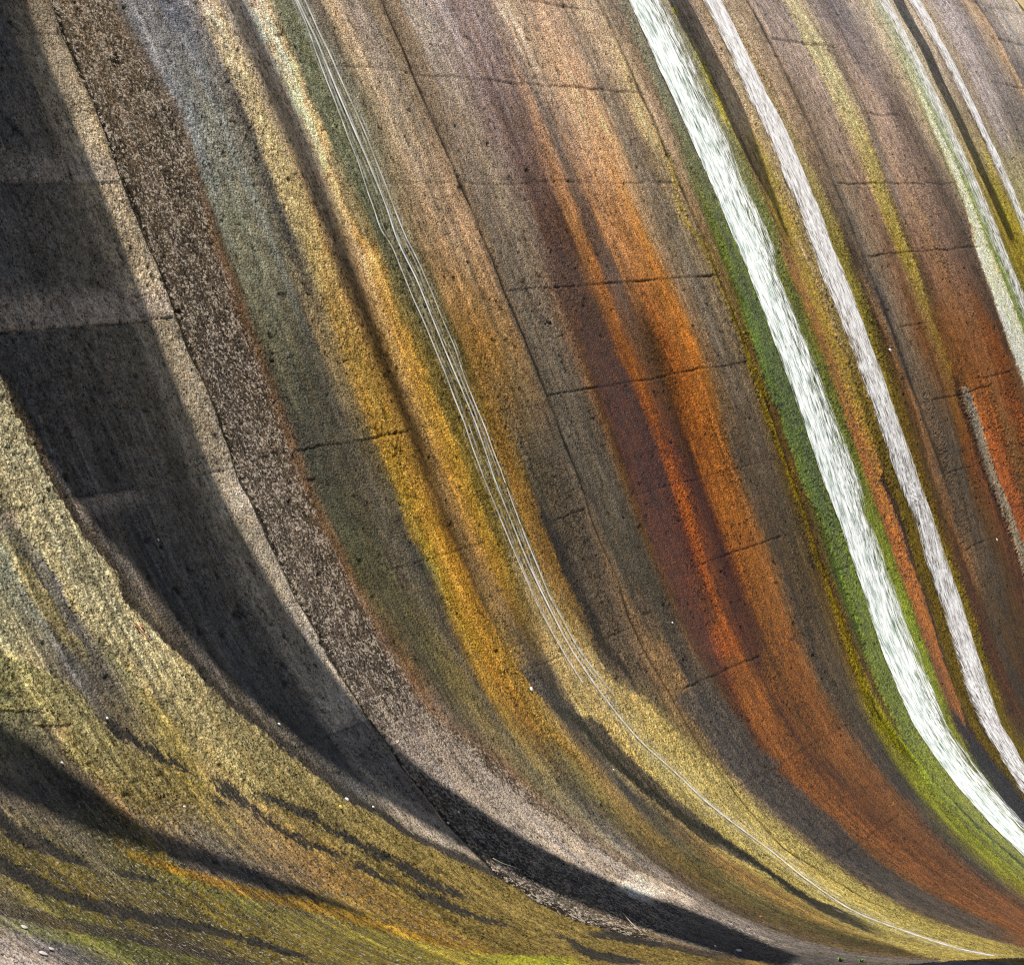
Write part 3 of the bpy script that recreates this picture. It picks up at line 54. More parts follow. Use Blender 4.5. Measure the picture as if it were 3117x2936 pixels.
{'L': [(172.41,3.5955),(173.33,3.5947),(174.32,3.5975),(175.12,3.6),(176.21,3.5942),(177.2,3.5969),(177.98,3.611),(179.13,3.5856),(180.34,3.5841),(181.45,3.5777),(182.41,3.5847),(182.88,3.6228),(183.98,3.6178),(184.84,3.6153),(185.96,3.606),(186.99,3.621),(188.14,3.6198),(189.56,3.6201),(190.93,3.6177),(192.46,3.6202),(194.07,3.6206),(194.53,3.6075),(195.84,3.6163),(197.05,3.6285),(198.45,3.6347)],'R': [(172.25,3.7005),(173.13,3.7014),(174.19,3.7065),(175.24,3.6968),(176.34,3.7041),(177.48,3.7031),(178.63,3.7027),(179.93,3.6991),(181.25,3.7046),(182.48,3.7047),(182.96,3.7448),(184.22,3.7448),(185.43,3.742),(187.05,3.7417),(188.25,3.7495),(189.58,3.749),(191.26,3.7485),(192.44,3.7534),(194.19,3.7419)],'c': [(171,(112,120,100)),(176,(104,112,88)),(182,(96,98,70)),(187,(112,100,58)),(193,(114,100,52))],'s': (8,30),'w': 12,'a': 0.7,'fx': (0,0.9,0,0),'d': 0.006,'p': None,'f': (1.2,1.2)},
{'L': [(172.44,3.5758),(173.37,3.5732),(174.37,3.5741),(175.16,3.5748),(176.26,3.5672),(177.27,3.5684),(178.02,3.5819),(179.15,3.5565),(180.38,3.5546),(181.5,3.5478),(182.51,3.5553),(182.96,3.5925),(184.0,3.5872),(184.85,3.5848),(185.98,3.5755),(187.01,3.5906),(188.14,3.5899),(189.55,3.5906),(190.91,3.5887),(192.43,3.5915),(194.01,3.5927),(194.47,3.5806),(195.8,3.5902),(196.99,3.603),(198.38,3.6099)],'R': [(172.37,3.5874),(173.28,3.5886),(174.25,3.5932),(175.04,3.5976),(176.12,3.5936),(177.08,3.5978),(177.89,3.6124),(179.05,3.5873),(180.24,3.5864),(181.35,3.5805),(182.24,3.5868),(182.72,3.6254),(183.88,3.6209),(184.75,3.6184),(185.83,3.6091),(186.86,3.6238),(188.03,3.6222),(189.45,3.622),(190.82,3.6192),(192.35,3.6212),(193.98,3.6208),(194.42,3.6068),(195.71,3.6146),(196.92,3.6258),(198.33,3.6311)],'c': [(171,(204,176,130)),(176,(214,180,116)),(181,(206,164,92)),(188,(184,148,74)),(194,(178,144,62))],'s': (18,12),'w': 16,'a': 0.42,'fx': (0,0.4,0,0),'d': 0.0,'p': None,'f': (1.2,1.2)},
{'L': [(202.51,3.6361),(203.84,3.6301),(205.6,3.6156),(207.35,3.6081),(208.24,3.62),(209.57,3.6222),(210.96,3.6425),(212.6,3.6752),(214.14,3.7046),(215.76,3.723),(217.35,3.7403),(218.8,3.7556),(220.86,3.7551),(223.07,3.7164),(224.92,3.6641),(227.04,3.5048),(228.93,2.4048)],'R': [(202.22,3.7223),(203.5,3.7635),(205.2,3.7992),(206.55,3.8336),(207.08,3.8747),(208.5,3.9222),(209.77,3.9479),(211.38,3.9862),(213.03,4.023),(214.77,4.0425),(216.35,4.0597),(217.82,4.0744),(219.97,4.0906),(222.22,4.0856),(224.05,4.0824),(226.18,4.0776),(228.05,4.1116),(230.03,4.2265)],'c': [(204,(170,148,92)),(209,(178,160,92)),(216,(180,164,90)),(224,(184,170,88)),(230,(178,162,78))],'s': (36,26),'w': 10,'a': 0.9,'fx': (0,0.6,0.3,0),'d': 0.008,'p': 'algae_streak:yellow green','f': (1.2,1.2)},
{'L': [(195.7,3.8181),(196.7,3.8117),(197.87,3.8154),(199.07,3.8138),(200.28,3.8067),(201.34,3.8179),(202.51,3.824),(203.89,3.8205),(204.79,3.8344),(205.76,3.8517),(206.55,3.8632)],'R': [(195.68,3.8383),(196.65,3.8383),(197.8,3.8485),(199.04,3.8498),(200.23,3.8456),(201.27,3.8533),(202.48,3.856),(203.85,3.8516),(204.7,3.8641),(205.69,3.8766),(206.51,3.883)],'c': [(190,(54,48,44))],'s': (10,12),'w': 12,'a': 0.9,'fx': (0,0,0.3,0),'d': 0.0,'p': None,'f': (1.2,1.2)},
{'L': [(203.39,3.5039),(204.35,3.5154),(205.42,3.543),(206.23,3.5568),(207.11,3.5644),(207.59,3.6021),(207.89,3.609),(209.33,3.6187),(210.71,3.6472),(212.09,3.6714),(213.51,3.6944),(214.7,3.7111),(215.76,3.735),(216.5,3.7485),(217.53,3.769),(218.53,3.7765),(220.47,3.7508),(221.76,3.7305),(222.88,3.731),(224.01,3.7168)],'R': [(203.26,3.5341),(204.15,3.5534),(205.16,3.5896),(206.01,3.6133),(206.7,3.6233),(207.03,3.662),(207.65,3.6817),(209.08,3.6911),(210.42,3.7191),(211.82,3.7422),(213.26,3.7638),(214.45,3.7773),(215.55,3.7931),(216.32,3.7966),(217.39,3.8097),(218.43,3.8123),(220.39,3.7831),(221.68,3.7614),(222.8,3.7613),(223.95,3.7467)],'c': [(190,(78,72,64))],'s': (8,6),'w': 9,'a': 0.92,'fx': None,'d': -0.008,'p': None,'f': (0.8,0.8)},
{'L': [(205.74,3.5417),(206.12,3.5783),(206.54,3.5907),(207.95,3.603),(209.3,3.6339),(210.66,3.6611),(212.08,3.6882),(213.24,3.7083),(214.31,3.7331),(215.05,3.7458),(216.09,3.7688),(217.09,3.7815),(219.01,3.7746),(220.29,3.7712),(221.4,3.7878),(222.52,3.7954)],'R': [(205.61,3.5506),(206.01,3.5892),(206.49,3.6039),(207.9,3.6166),(209.24,3.648),(210.6,3.6759),(212.01,3.7039),(213.18,3.7247),(214.24,3.7504),(214.98,3.7636),(216.01,3.7878),(217.02,3.8018),(218.95,3.7976),(220.21,3.7966),(221.31,3.8157),(222.43,3.8267)],'c': [(190,(58,56,40))],'s': (6,6),'w': 16,'a': 0.8,'fx': None,'d': 0.0,'p': None,'f': (1.2,1.2)},
{'L': [(206.08,3.5493),(206.45,3.5855),(206.84,3.5969),(208.27,3.6084),(209.63,3.6386),(210.99,3.6647),(212.41,3.6903),(213.59,3.7089),(214.66,3.7323),(215.4,3.7437),(216.44,3.7649),(217.44,3.7753),(219.37,3.7627),(220.66,3.7543),(221.78,3.7663),(222.9,3.7678)],'R': [(205.85,3.5652),(206.26,3.6047),(206.76,3.6202),(208.18,3.6325),(209.52,3.6635),(210.88,3.6909),(212.3,3.7181),(213.47,3.7381),(214.53,3.763),(215.27,3.7756),(216.31,3.7987),(217.33,3.8115),(219.26,3.8039),(220.53,3.8002),(221.62,3.8169),(222.75,3.8249)],'c': [(190,(58,56,40))],'s': (6,6),'w': 16,'a': 0.8,'fx': None,'d': 0.0,'p': None,'f': (1.2,1.2)},
{'L': [(206.36,3.5648),(206.75,3.6017),(207.16,3.6138),(208.59,3.6246),(209.95,3.6542),(211.32,3.6795),(212.75,3.7041),(213.93,3.7216),(215.0,3.7438),(215.75,3.7543),(216.79,3.774),(217.8,3.7827),(219.74,3.7653),(221.03,3.7529),(222.14,3.7612),(223.27,3.7579)],'R': [(206.22,3.5752),(206.63,3.6143),(207.11,3.629),(208.53,3.6403),(209.88,3.6705),(211.26,3.6967),(212.68,3.7223),(213.85,3.7407),(214.93,3.764),(215.67,3.7752),(216.71,3.7963),(217.73,3.8066),(219.67,3.7926),(220.94,3.7835),(222.05,3.7952),(223.18,3.7966)],'c': [(190,(58,56,40))],'s': (6,6),'w': 16,'a': 0.8,'fx': None,'d': 0.0,'p': None,'f': (1.2,1.2)},
{'L': [(206.63,3.5771),(207.03,3.6143),(207.45,3.6266),(208.88,3.6367),(210.25,3.6657),(211.62,3.6902),(213.05,3.7136),(214.24,3.7299),(215.32,3.7509),(216.07,3.7604),(217.11,3.7786),(218.13,3.7855),(220.07,3.7631),(221.36,3.7464),(222.48,3.7506),(223.61,3.7419)],'R': [(206.52,3.5853),(206.93,3.6242),(207.41,3.6385),(208.84,3.6491),(210.19,3.6785),(211.57,3.7037),(213.0,3.728),(214.18,3.745),(215.26,3.7669),(216.0,3.777),(217.05,3.7963),(218.07,3.8045),(220.02,3.7849),(221.29,3.7711),(222.4,3.7783),(223.54,3.7736)],'c': [(190,(58,56,40))],'s': (6,6),'w': 16,'a': 0.8,'fx': None,'d': 0.0,'p': None,'f': (1.2,1.2)},
{'L': [(204.13,3.995),(205.24,3.9898),(206.49,3.9959),(207.69,4.0021)],'R': [(204.23,4.0161),(205.14,4.0774),(206.44,4.0909),(207.6,4.0879)],'c': [(200,(128,101,66))],'s': (3,18),'w': 5,'a': 1.0,'fx': None,'d': 0.0,'p': None,'f': (0.5,0.05)},
{'L': [(207.82,4.0127),(208.64,4.0178),(209.59,4.0319),(210.79,4.0372),(212.35,4.046),(214.05,4.0681),(215.68,4.0942),(216.91,4.1234),(219.18,4.1364),(221.06,4.1176),(222.17,4.1167),(224.05,4.1069),(226.04,4.1099),(228.43,4.1333)],'R': [(207.76,4.179),(209.15,4.215),(210.26,4.2332),(210.78,4.2436),(212.15,4.242),(213.6,4.3207),(213.63,4.2583),(215.77,4.3114),(217.85,4.343),(220.18,4.3043),(221.84,4.3077),(223.86,4.3075),(226.42,4.3504),(229.06,4.3837)],'c': [(205,(82,74,66)),(212,(76,71,68)),(220,(76,70,66)),(228,(92,80,64))],'s': (24,20),'w': 10,'a': 0.85,'fx': None,'d': 0.0,'p': None,'f': (0.05,2)},
{'L': [(183.94,4.1985),(185.7,4.2056),(187.6,4.2084),(189.27,4.2025),(191.0,4.2156),(193.01,4.2203),(195.23,4.2283),(197.09,4.2064),(199.52,4.1931),(201.98,4.1907),(204.38,4.1938),(206.2,4.2024),(207.49,4.2148)],'R': [(183.22,4.3618),(185.03,4.3756),(187.06,4.3852),(188.76,4.3775),(190.51,4.3851),(192.62,4.3855),(195.06,4.395),(197.13,4.3721),(199.52,4.3505),(201.97,4.338),(204.37,4.3286),(206.17,4.3198),(207.45,4.3137)],'c': [(182,(84,58,48)),(187,(80,48,34)),(193,(84,46,16)),(199,(94,48,10)),(206,(106,52,10))],'s': (34,34),'w': 8,'a': 0.6,'fx': (0,0,0.7,0),'d': 0.0,'p': None,'f': (1.2,1.2)},
{'L': [(205.13,4.3167),(206.06,4.3096),(206.92,4.3037)],'R': [(205.24,4.4567),(206.17,4.4507),(207.03,4.4461)],'c': [(200,(190,92,14))],'s': (28,28),'w': 16,'a': 0.5,'fx': None,'d': 0.0,'p': None,'f': (0.6,0.3)},
{'L': [(184.74,4.3485),(186.57,4.3679),(189.18,4.3594),(190.68,4.3769),(193.2,4.3839),(195.42,4.3724),(200.6,4.3833),(202.8,4.3888),(205.41,4.3694),(206.95,4.3706)],'R': [(184.44,4.4098),(186.32,4.4352),(188.95,4.4317),(190.42,4.4549),(193.06,4.4624),(195.32,4.4511),(200.55,4.4645),(202.83,4.466),(205.47,4.4423),(206.97,4.4393)],'c': [(183,(170,116,70)),(190,(160,94,38)),(196,(168,88,16)),(203,(178,94,16))],'s': (16,16),'w': 8,'a': 0.6,'fx': None,'d': 0.0,'p': None,'f': (1.2,1.2)},
{'L': [(183.55,4.4432),(185.52,4.4362),(187.83,4.4262),(190.06,4.4277),(191.81,4.4267),(193.88,4.4122),(196.04,4.4108),(197.6,4.4272),(200.22,4.4118),(202.91,4.4062),(205.14,4.3982),(206.92,4.4038),(208.27,4.4229),(209.53,4.4368),(212.0,4.3671),(214.41,4.3847),(216.7,4.4031),(218.39,4.4469),(219.96,4.4685),(221.6,4.4783),(223.93,4.511)],'R': [(183.32,4.5137),(185.31,4.5089),(187.63,4.5009),(189.86,4.5049),(191.68,4.5063),(193.78,4.4933),(195.89,4.494),(197.52,4.5131),(200.22,4.5002),(202.93,4.4989),(205.15,4.4954),(206.83,4.5053),(208.13,4.5289),(209.67,4.5459),(212.07,4.4789),(214.22,4.5032),(216.43,4.5297),(218.06,4.576),(219.69,4.602),(221.3,4.6159),(223.64,4.6605)],'c': [(182,(92,82,76)),(190,(84,56,36)),(196,(82,40,14)),(204,(76,40,16)),(214,(96,56,28)),(224,(124,72,34))],'s': (20,20),'w': 8,'a': 0.75,'fx': (0,0,0.5,0),'d': 0.0,'p': None,'f': (1.2,1.2)},
{'L': [(184.03,4.5831),(185.57,4.6288),(187.24,4.6388),(188.88,4.6337),(190.71,4.6385),(193.0,4.6243),(195.81,4.6177),(198.79,4.5935),(201.16,4.5878),(203.59,4.578),(206.31,4.5709),(209.26,4.4409),(212.0,4.4833),(214.3,4.5266),(216.66,4.5701),(219.08,4.5926),(220.32,4.6348)],'R': [(183.61,4.6477),(185.19,4.7015),(186.98,4.7183),(188.65,4.7185),(190.53,4.7263),(192.88,4.7139),(195.77,4.7098),(198.79,4.6923),(201.17,4.6969),(203.63,4.6981),(206.65,4.6989),(209.49,4.5756),(211.7,4.6307),(213.96,4.6872),(216.36,4.7373),(218.74,4.7669),(219.83,4.8066)],'c': [(180,(180,140,100)),(186,(166,112,58)),(194,(152,94,36)),(206,(142,90,40)),(214,(138,86,46))],'s': (26,26),'w': 16,'a': 0.55,'fx': None,'d': 0.0,'p': None,'f': (1.2,1.2)},
{'L': [(208.19,4.2865),(210.18,4.2824),(211.15,4.2798),(212.34,4.2811),(215.34,4.301),(217.64,4.3396),(219.76,4.359),(220.92,4.3858),(222.96,4.4098),(225.01,4.4453),(227.07,4.471),(228.98,4.4624)],'R': [(208.13,4.3887),(210.12,4.401),(211.04,4.4136),(212.13,4.4203),(215.05,4.4522),(217.28,4.4979),(219.4,4.522),(220.5,4.548),(222.55,4.5843),(224.62,4.6342),(226.77,4.6745),(228.76,4.6842)],'c': [(205,(160,92,34)),(212,(156,94,40)),(220,(152,94,48)),(228,(144,92,54))],'s': (26,26),'w': 22,'a': 0.5,'fx': None,'d': 0.0,'p': None,'f': (1.2,1.2)},
{'L': [(170.1,5.1609),(171.28,5.1476),(172.76,5.1309),(174.15,5.1214),(175.57,5.1144),(177.03,5.1168),(178.53,5.1204),(180.07,5.1099),(181.63,5.0998),(182.91,5.0951),(183.83,5.0972),(185.38,5.0766),(187.46,5.0757),(189.54,5.0472),(191.65,5.0285),(193.65,5.0325),(194.16,5.0646),(195.61,5.0502),(197.38,5.0597),(199.11,5.0559),(201.09,5.0885),(203.1,5.113),(204.91,5.1074),(206.81,5.1043),(208.58,5.1108),(210.38,5.0802),(211.75,5.0718),(213.65,5.0568),(215.08,5.0495),(216.16,5.0097),(218.17,5.005),(220.17,4.981),(222.01,4.9771),(223.95,4.9711),(225.78,4.9669),(227.32,4.9408),(229.53,4.9154)],'R': [(169.99,5.2352),(170.97,5.2292),(172.18,5.2221),(173.64,5.2151),(174.77,5.2208),(176.23,5.2222),(178.35,5.222),(179.91,5.2263),(181.83,5.2259),(183.8,5.2262),(185.35,5.2296),(187.22,5.2224),(189.22,5.2216),(190.27,5.2175),(190.54,5.2217),(192.13,5.2184),(194.36,5.2188),(196.69,5.2206),(199.66,5.2248),(201.9,5.2459),(204.24,5.2551),(206.57,5.2618),(209.11,5.253),(211.64,5.2399),(213.95,5.2302),(215.92,5.2131),(217.78,5.2197),(219.72,5.2219),(221.93,5.2247),(224.02,5.2221),(226.55,5.2286),(228.77,5.2517)],'c': [(168,(142,134,114)),(174,(126,122,94)),(179,(108,110,66)),(183,(108,122,42)),(188,(100,126,16)),(194,(92,118,10)),(202,(104,126,12)),(210,(122,138,16)),(218,(138,152,20)),(224,(146,150,34))],'s': (8,6),'w': 9,'a': 1.0,'fx': (0,0.8,0.8,0),'d': 0.018,'p': 'algae_streak:dark green','f': (1.2,1.2)},
{'L': [(170.14,5.1413),(171.12,5.1342),(172.32,5.1261),(173.77,5.118),(174.89,5.1222),(176.34,5.1221),(178.43,5.1206),(179.98,5.1213),(181.88,5.1169),(183.83,5.1132),(185.36,5.1123),(187.2,5.1013),(189.17,5.0962),(190.19,5.0905),(190.45,5.0944),(192.01,5.0909),(194.19,5.0905),(196.47,5.0909),(199.38,5.0929),(201.59,5.1112),(203.87,5.1179),(206.15,5.1222),(208.64,5.1116),(211.14,5.0971),(213.44,5.0861),(215.4,5.0684),(217.27,5.0747),(219.2,5.0763),(221.39,5.0769),(223.47,5.0706),(225.97,5.0664),(228.17,5.0716)],'R': [(170.1,5.1499),(171.06,5.1461),(172.25,5.1413),(173.69,5.1363),(174.8,5.1437),(176.24,5.1469),(178.32,5.1485),(179.84,5.1565),(181.73,5.1606),(183.66,5.1652),(185.18,5.1727),(187.03,5.1699),(188.99,5.1731),(190.04,5.1706),(190.31,5.1746),(191.88,5.171),(194.09,5.1708),(196.41,5.1717),(199.34,5.1747),(201.57,5.1945),(203.91,5.2029),(206.23,5.2091),(208.75,5.2003),(211.24,5.188),(213.53,5.1796),(215.44,5.164),(217.25,5.1701),(219.16,5.1722),(221.35,5.175),(223.41,5.1714),(225.91,5.1735),(228.12,5.1855)],'c': [(176,(96,106,44)),(185,(80,94,8)),(200,(76,96,6)),(212,(98,120,10)),(220,(130,146,14))],'s': (12,8),'w': 6,'a': 0.5,'fx': (0,0.6,1,0),'d': 0.0,'p': None,'f': (1.2,1.2)},
{'L': [(216.92,4.9817),(217.63,5.0022),(219.18,5.0287),(221.37,5.0442),(223.32,5.0473),(225.26,5.069),(226.53,5.0771),(228.67,5.0945)],'R': [(216.88,5.0004),(217.59,5.0237),(219.15,5.0537),(221.34,5.0736),(223.29,5.0815),(225.23,5.1063),(226.5,5.1108),(228.65,5.1258)],'c': [(200,(52,58,16))],'s': (4,4),'w': 8,'a': 0.8,'fx': None,'d': 0.0,'p': None,'f': (1.2,1.2)},
{'L': [(215.29,4.9858),(217.06,5.0028),(218.96,4.9978),(221.79,5.0105),(224.41,5.024),(226.73,5.0393)],'R': [(215.26,5.0089),(217.04,5.0359),(218.93,5.0387),(221.75,5.0556),(224.37,5.0666),(226.7,5.0745)],'c': [(200,(156,176,20))],'s': (8,8),'w': 8,'a': 0.8,'fx': None,'d': 0.0,'p': None,'f': (1.2,1.2)},
{'L': [(169.88,5.3165),(170.99,5.318),(172.06,5.3266),(173.48,5.3146),(174.7,5.3085),(175.96,5.3122),(177.55,5.3194),(179.11,5.3153),(180.87,5.3132),(182.69,5.3276),(183.87,5.3291),(185.56,5.2794),(187.56,5.2849),(189.5,5.2875),(191.29,5.2905),(193.08,5.288),(194.91,5.2962),(196.75,5.3072),(198.6,5.3211),(200.08,5.3305),(201.81,5.296),(203.69,5.3218),(205.51,5.3299),(207.35,5.3443),(209.11,5.3369),(211.18,5.3394),(212.72,5.3374),(214.5,5.3237),(216.27,5.284),(218.02,5.3),(219.98,5.304),(221.81,5.3048),(223.33,5.305),(224.44,5.2955),(226.83,5.2993)],'R': [(169.71,5.4323),(170.84,5.4359),(171.93,5.4472),(173.36,5.4368),(174.6,5.4329),(175.88,5.4391),(177.5,5.449),(179.09,5.4471),(180.89,5.4474),(182.75,5.4649),(183.95,5.4691),(185.69,5.4197),(187.74,5.4282),(189.73,5.434),(191.57,5.4405),(193.42,5.4415),(195.3,5.4542),(197.2,5.4703),(199.11,5.4898),(200.64,5.5044),(202.41,5.4729),(204.35,5.5056),(206.23,5.5193),(208.13,5.5397),(209.94,5.5363),(212.08,5.5434),(213.66,5.545),(215.49,5.5338),(217.32,5.4944),(219.13,5.515),(221.14,5.5236),(223.03,5.5306),(224.6,5.5391),(225.75,5.5383),(228.21,5.5703)],'c': [(168,(138,138,116)),(176,(122,124,86)),(182,(112,120,58)),(190,(104,114,40)),(200,(110,120,36)),(210,(128,146,32)),(220,(134,142,40))],'s': (4,20),'w': 12,'a': 1.0,'fx': (0,1,0.5,0),'d': 0.012,'p': 'algae_streak:fringe','f': (1.2,1.2)},
{'L': [(169.81,5.4331),(170.94,5.4371),(172.02,5.4485),(173.44,5.4385),(174.7,5.4346),(175.98,5.441),(177.6,5.451),(179.19,5.4491),(181.0,5.4494),(182.86,5.4671),(184.02,5.4715),(185.77,5.422),(187.85,5.4305),(189.84,5.4364),(191.68,5.443),(193.52,5.4442),(195.41,5.4572),(197.31,5.4735),(199.22,5.4932),(200.71,5.5078),(202.5,5.4763),(204.47,5.5093),(206.34,5.5229),(208.23,5.543),(210.04,5.5394),(212.19,5.5459),(213.78,5.5471),(215.6,5.5352),(217.46,5.4947),(219.3,5.5141),(221.32,5.5213),(223.22,5.5269),(224.79,5.5344),(225.95,5.5331),(228.42,5.5651)],'R': [(169.54,5.4911),(170.67,5.4941),(171.77,5.5051),(173.22,5.4941),(174.47,5.4897),(175.74,5.4958),(177.38,5.5057),(178.99,5.5036),(180.8,5.5037),(182.66,5.5214),(183.93,5.5254),(185.67,5.4752),(187.7,5.4839),(189.72,5.4898),(191.58,5.4966),(193.44,5.4978),(195.33,5.511),(197.25,5.5279),(199.18,5.5483),(200.76,5.5638),(202.53,5.5325),(204.46,5.5664),(206.36,5.5813),(208.28,5.603),(210.11,5.6003),(212.25,5.6083),(213.85,5.6107),(215.7,5.5999),(217.51,5.561),(219.29,5.5832),(221.32,5.5939),(223.21,5.6036),(224.78,5.6153),(225.93,5.6172),(228.41,5.6582)],'c': [(180,(96,80,44)),(200,(100,76,36)),(212,(70,52,26))],'s': (12,12),'w': 12,'a': 0.6,'fx': None,'d': 0.0,'p': None,'f': (1.2,1.2)},
{'L': [(183.88,5.4333),(185.52,5.4265),(188.11,5.4373),(189.74,5.437),(191.57,5.4408),(193.69,5.4387),(195.91,5.438),(198.05,5.4442),(200.45,5.4462),(202.69,5.4751),(204.75,5.4904),(206.77,5.4947),(209.15,5.5007),(211.31,5.4943),(213.82,5.4775),(216.32,5.4481),(216.88,5.445),(218.55,5.4702)],'R': [(183.62,5.5826),(185.21,5.5701),(187.64,5.562),(189.94,5.564),(192.09,5.5678),(194.17,5.5703),(196.07,5.5738),(197.51,5.5856),(199.85,5.582),(200.34,5.5471),(202.33,5.5872),(204.26,5.6101),(206.12,5.6133),(208.2,5.6271),(210.29,5.6217),(212.81,5.6063),(215.26,5.5857),(217.48,5.5282),(217.94,5.5223),(219.42,5.5382)],'c': [(184,(150,102,50)),(189,(164,104,30)),(195,(172,106,20)),(201,(178,98,14)),(208,(172,94,14)),(214,(120,70,22))],'s': (12,6),'w': 8,'a': 1.0,'fx': (0,0.2,0.9,0),'d': 0.006,'p': 'algae_streak:orange','f': (1.2,1.2)},
{'L': [(183.58,5.5061),(185.14,5.494),(187.54,5.486),(189.82,5.4876),(191.95,5.4909),(193.99,5.4927),(195.87,5.4955),(197.3,5.5062),(199.61,5.5015),(200.09,5.4673),(202.06,5.5052),(203.97,5.5265),(205.81,5.5287),(207.86,5.5411),(209.93,5.5352),(212.43,5.5197),(214.86,5.4994),(217.07,5.4434),(217.52,5.4376),(218.99,5.4529)],'R': [(183.62,5.5826),(185.21,5.5701),(187.64,5.562),(189.94,5.564),(192.09,5.5678),(194.17,5.5703),(196.07,5.5738),(197.51,5.5856),(199.85,5.582),(200.34,5.5471),(202.33,5.5872),(204.26,5.6101),(206.12,5.6133),(208.2,5.6271),(210.29,5.6217),(212.81,5.6063),(215.26,5.5857),(217.48,5.5282),(217.94,5.5223),(219.42,5.5382)],'c': [(184,(160,140,40)),(189,(166,140,14)),(194,(166,140,14)),(199,(168,118,14)),(204,(170,100,14))],'s': (26,4),'w': 4,'a': 0.85,'fx': (0,0.2,0.9,0),'d': 0.0,'p': None,'f': (1.2,1.2)},
{'L': [(183.64,5.5995),(185.24,5.5851),(187.68,5.5752),(190.0,5.5754),(192.16,5.5774),(194.24,5.5769),(196.14,5.5776),(197.58,5.5864),(199.89,5.5805),(200.41,5.5437),(202.43,5.5821),(204.33,5.6027),(206.18,5.6049),(208.26,5.6183),(210.34,5.6125),(212.87,5.5965),(215.31,5.5768),(217.54,5.5207),(218.06,5.5161),(219.55,5.5334)],'R': [(183.62,5.6088),(185.21,5.5981),(187.64,5.5918),(189.95,5.5956),(192.12,5.6017),(194.2,5.6075),(196.1,5.6144),(197.56,5.6297),(199.96,5.6292),(200.42,5.596),(202.39,5.6388),(204.36,5.6651),(206.24,5.67),(208.33,5.6848),(210.44,5.6801),(212.97,5.6655),(215.43,5.6437),(217.67,5.5839),(218.06,5.5766),(219.54,5.5914)],'c': [(188,(60,46,20)),(196,(56,36,14)),(206,(48,30,14))],'s': (5,8),'w': 6,'a': 0.9,'fx': None,'d': -0.012,'p': None,'f': (1.2,1.2)},
{'L': [(178.3,5.5687),(180.03,5.5597),(181.8,5.5515),(183.53,5.5476),(185.44,5.5653),(187.24,5.5634),(189.52,5.557),(190.92,5.5614),(192.93,5.5838)],'R': [(178.22,5.5921),(179.95,5.5848),(181.72,5.5782),(183.44,5.5759),(185.35,5.5954),(187.16,5.5952),(189.46,5.5869),(190.86,5.5878),(192.88,5.6069)],'c': [(180,(186,160,124)),(190,(168,142,106))],'s': (4,4),'w': 8,'a': 0.9,'fx': None,'d': 0.01,'p': None,'f': (1.2,1.2)},
{'L': [(169.3,5.7303),(170.33,5.73),(171.68,5.7238),(172.85,5.726),(174.21,5.7315),(174.37,5.7242),(175.14,5.7377),(176.17,5.7488),(177.38,5.7529),(178.8,5.7499),(180.07,5.7463),(181.46,5.7483),(182.87,5.7417),(184.12,5.7296),(185.53,5.7399),(187.38,5.739),(189.26,5.7311),(191.35,5.7284),(193.29,5.7364),(195.32,5.7362),(197.27,5.7434),(199.34,5.7613),(201.47,5.7705),(203.5,5.796),(205.9,5.8096),(207.63,5.8198),(209.54,5.8305),(211.6,5.8275),(213.89,5.8114),(216.14,5.7775),(218.45,5.727),(219.86,5.7334),(221.51,5.7024),(223.74,5.7034)],'R': [(169.18,5.8146),(170.21,5.8178),(171.58,5.8149),(172.76,5.8207),(174.13,5.83),(174.29,5.8264),(175.07,5.8441),(176.11,5.8594),(177.34,5.8673),(178.78,5.868),(180.07,5.868),(181.49,5.874),(182.93,5.8704),(184.2,5.8561),(185.64,5.8651),(187.53,5.8626),(189.43,5.853),(191.57,5.8493),(193.54,5.8568),(195.6,5.8562),(197.58,5.8633),(199.69,5.8823),(201.85,5.8927),(203.91,5.9198),(206.35,5.9347),(208.09,5.9453),(210.03,5.9563),(212.11,5.9528),(214.42,5.9353),(216.68,5.8991),(219.01,5.8458),(220.43,5.8516),(222.1,5.8194),(224.34,5.8224)],'c': [(170,(150,132,104)),(178,(142,128,84)),(185,(138,128,54)),(195,(130,118,36)),(206,(124,108,34))],'s': (6,12),'w': 12,'a': 0.9,'fx': (0,1,0.2,0),'d': 0.008,'p': None,'f': (1.2,1.2)},
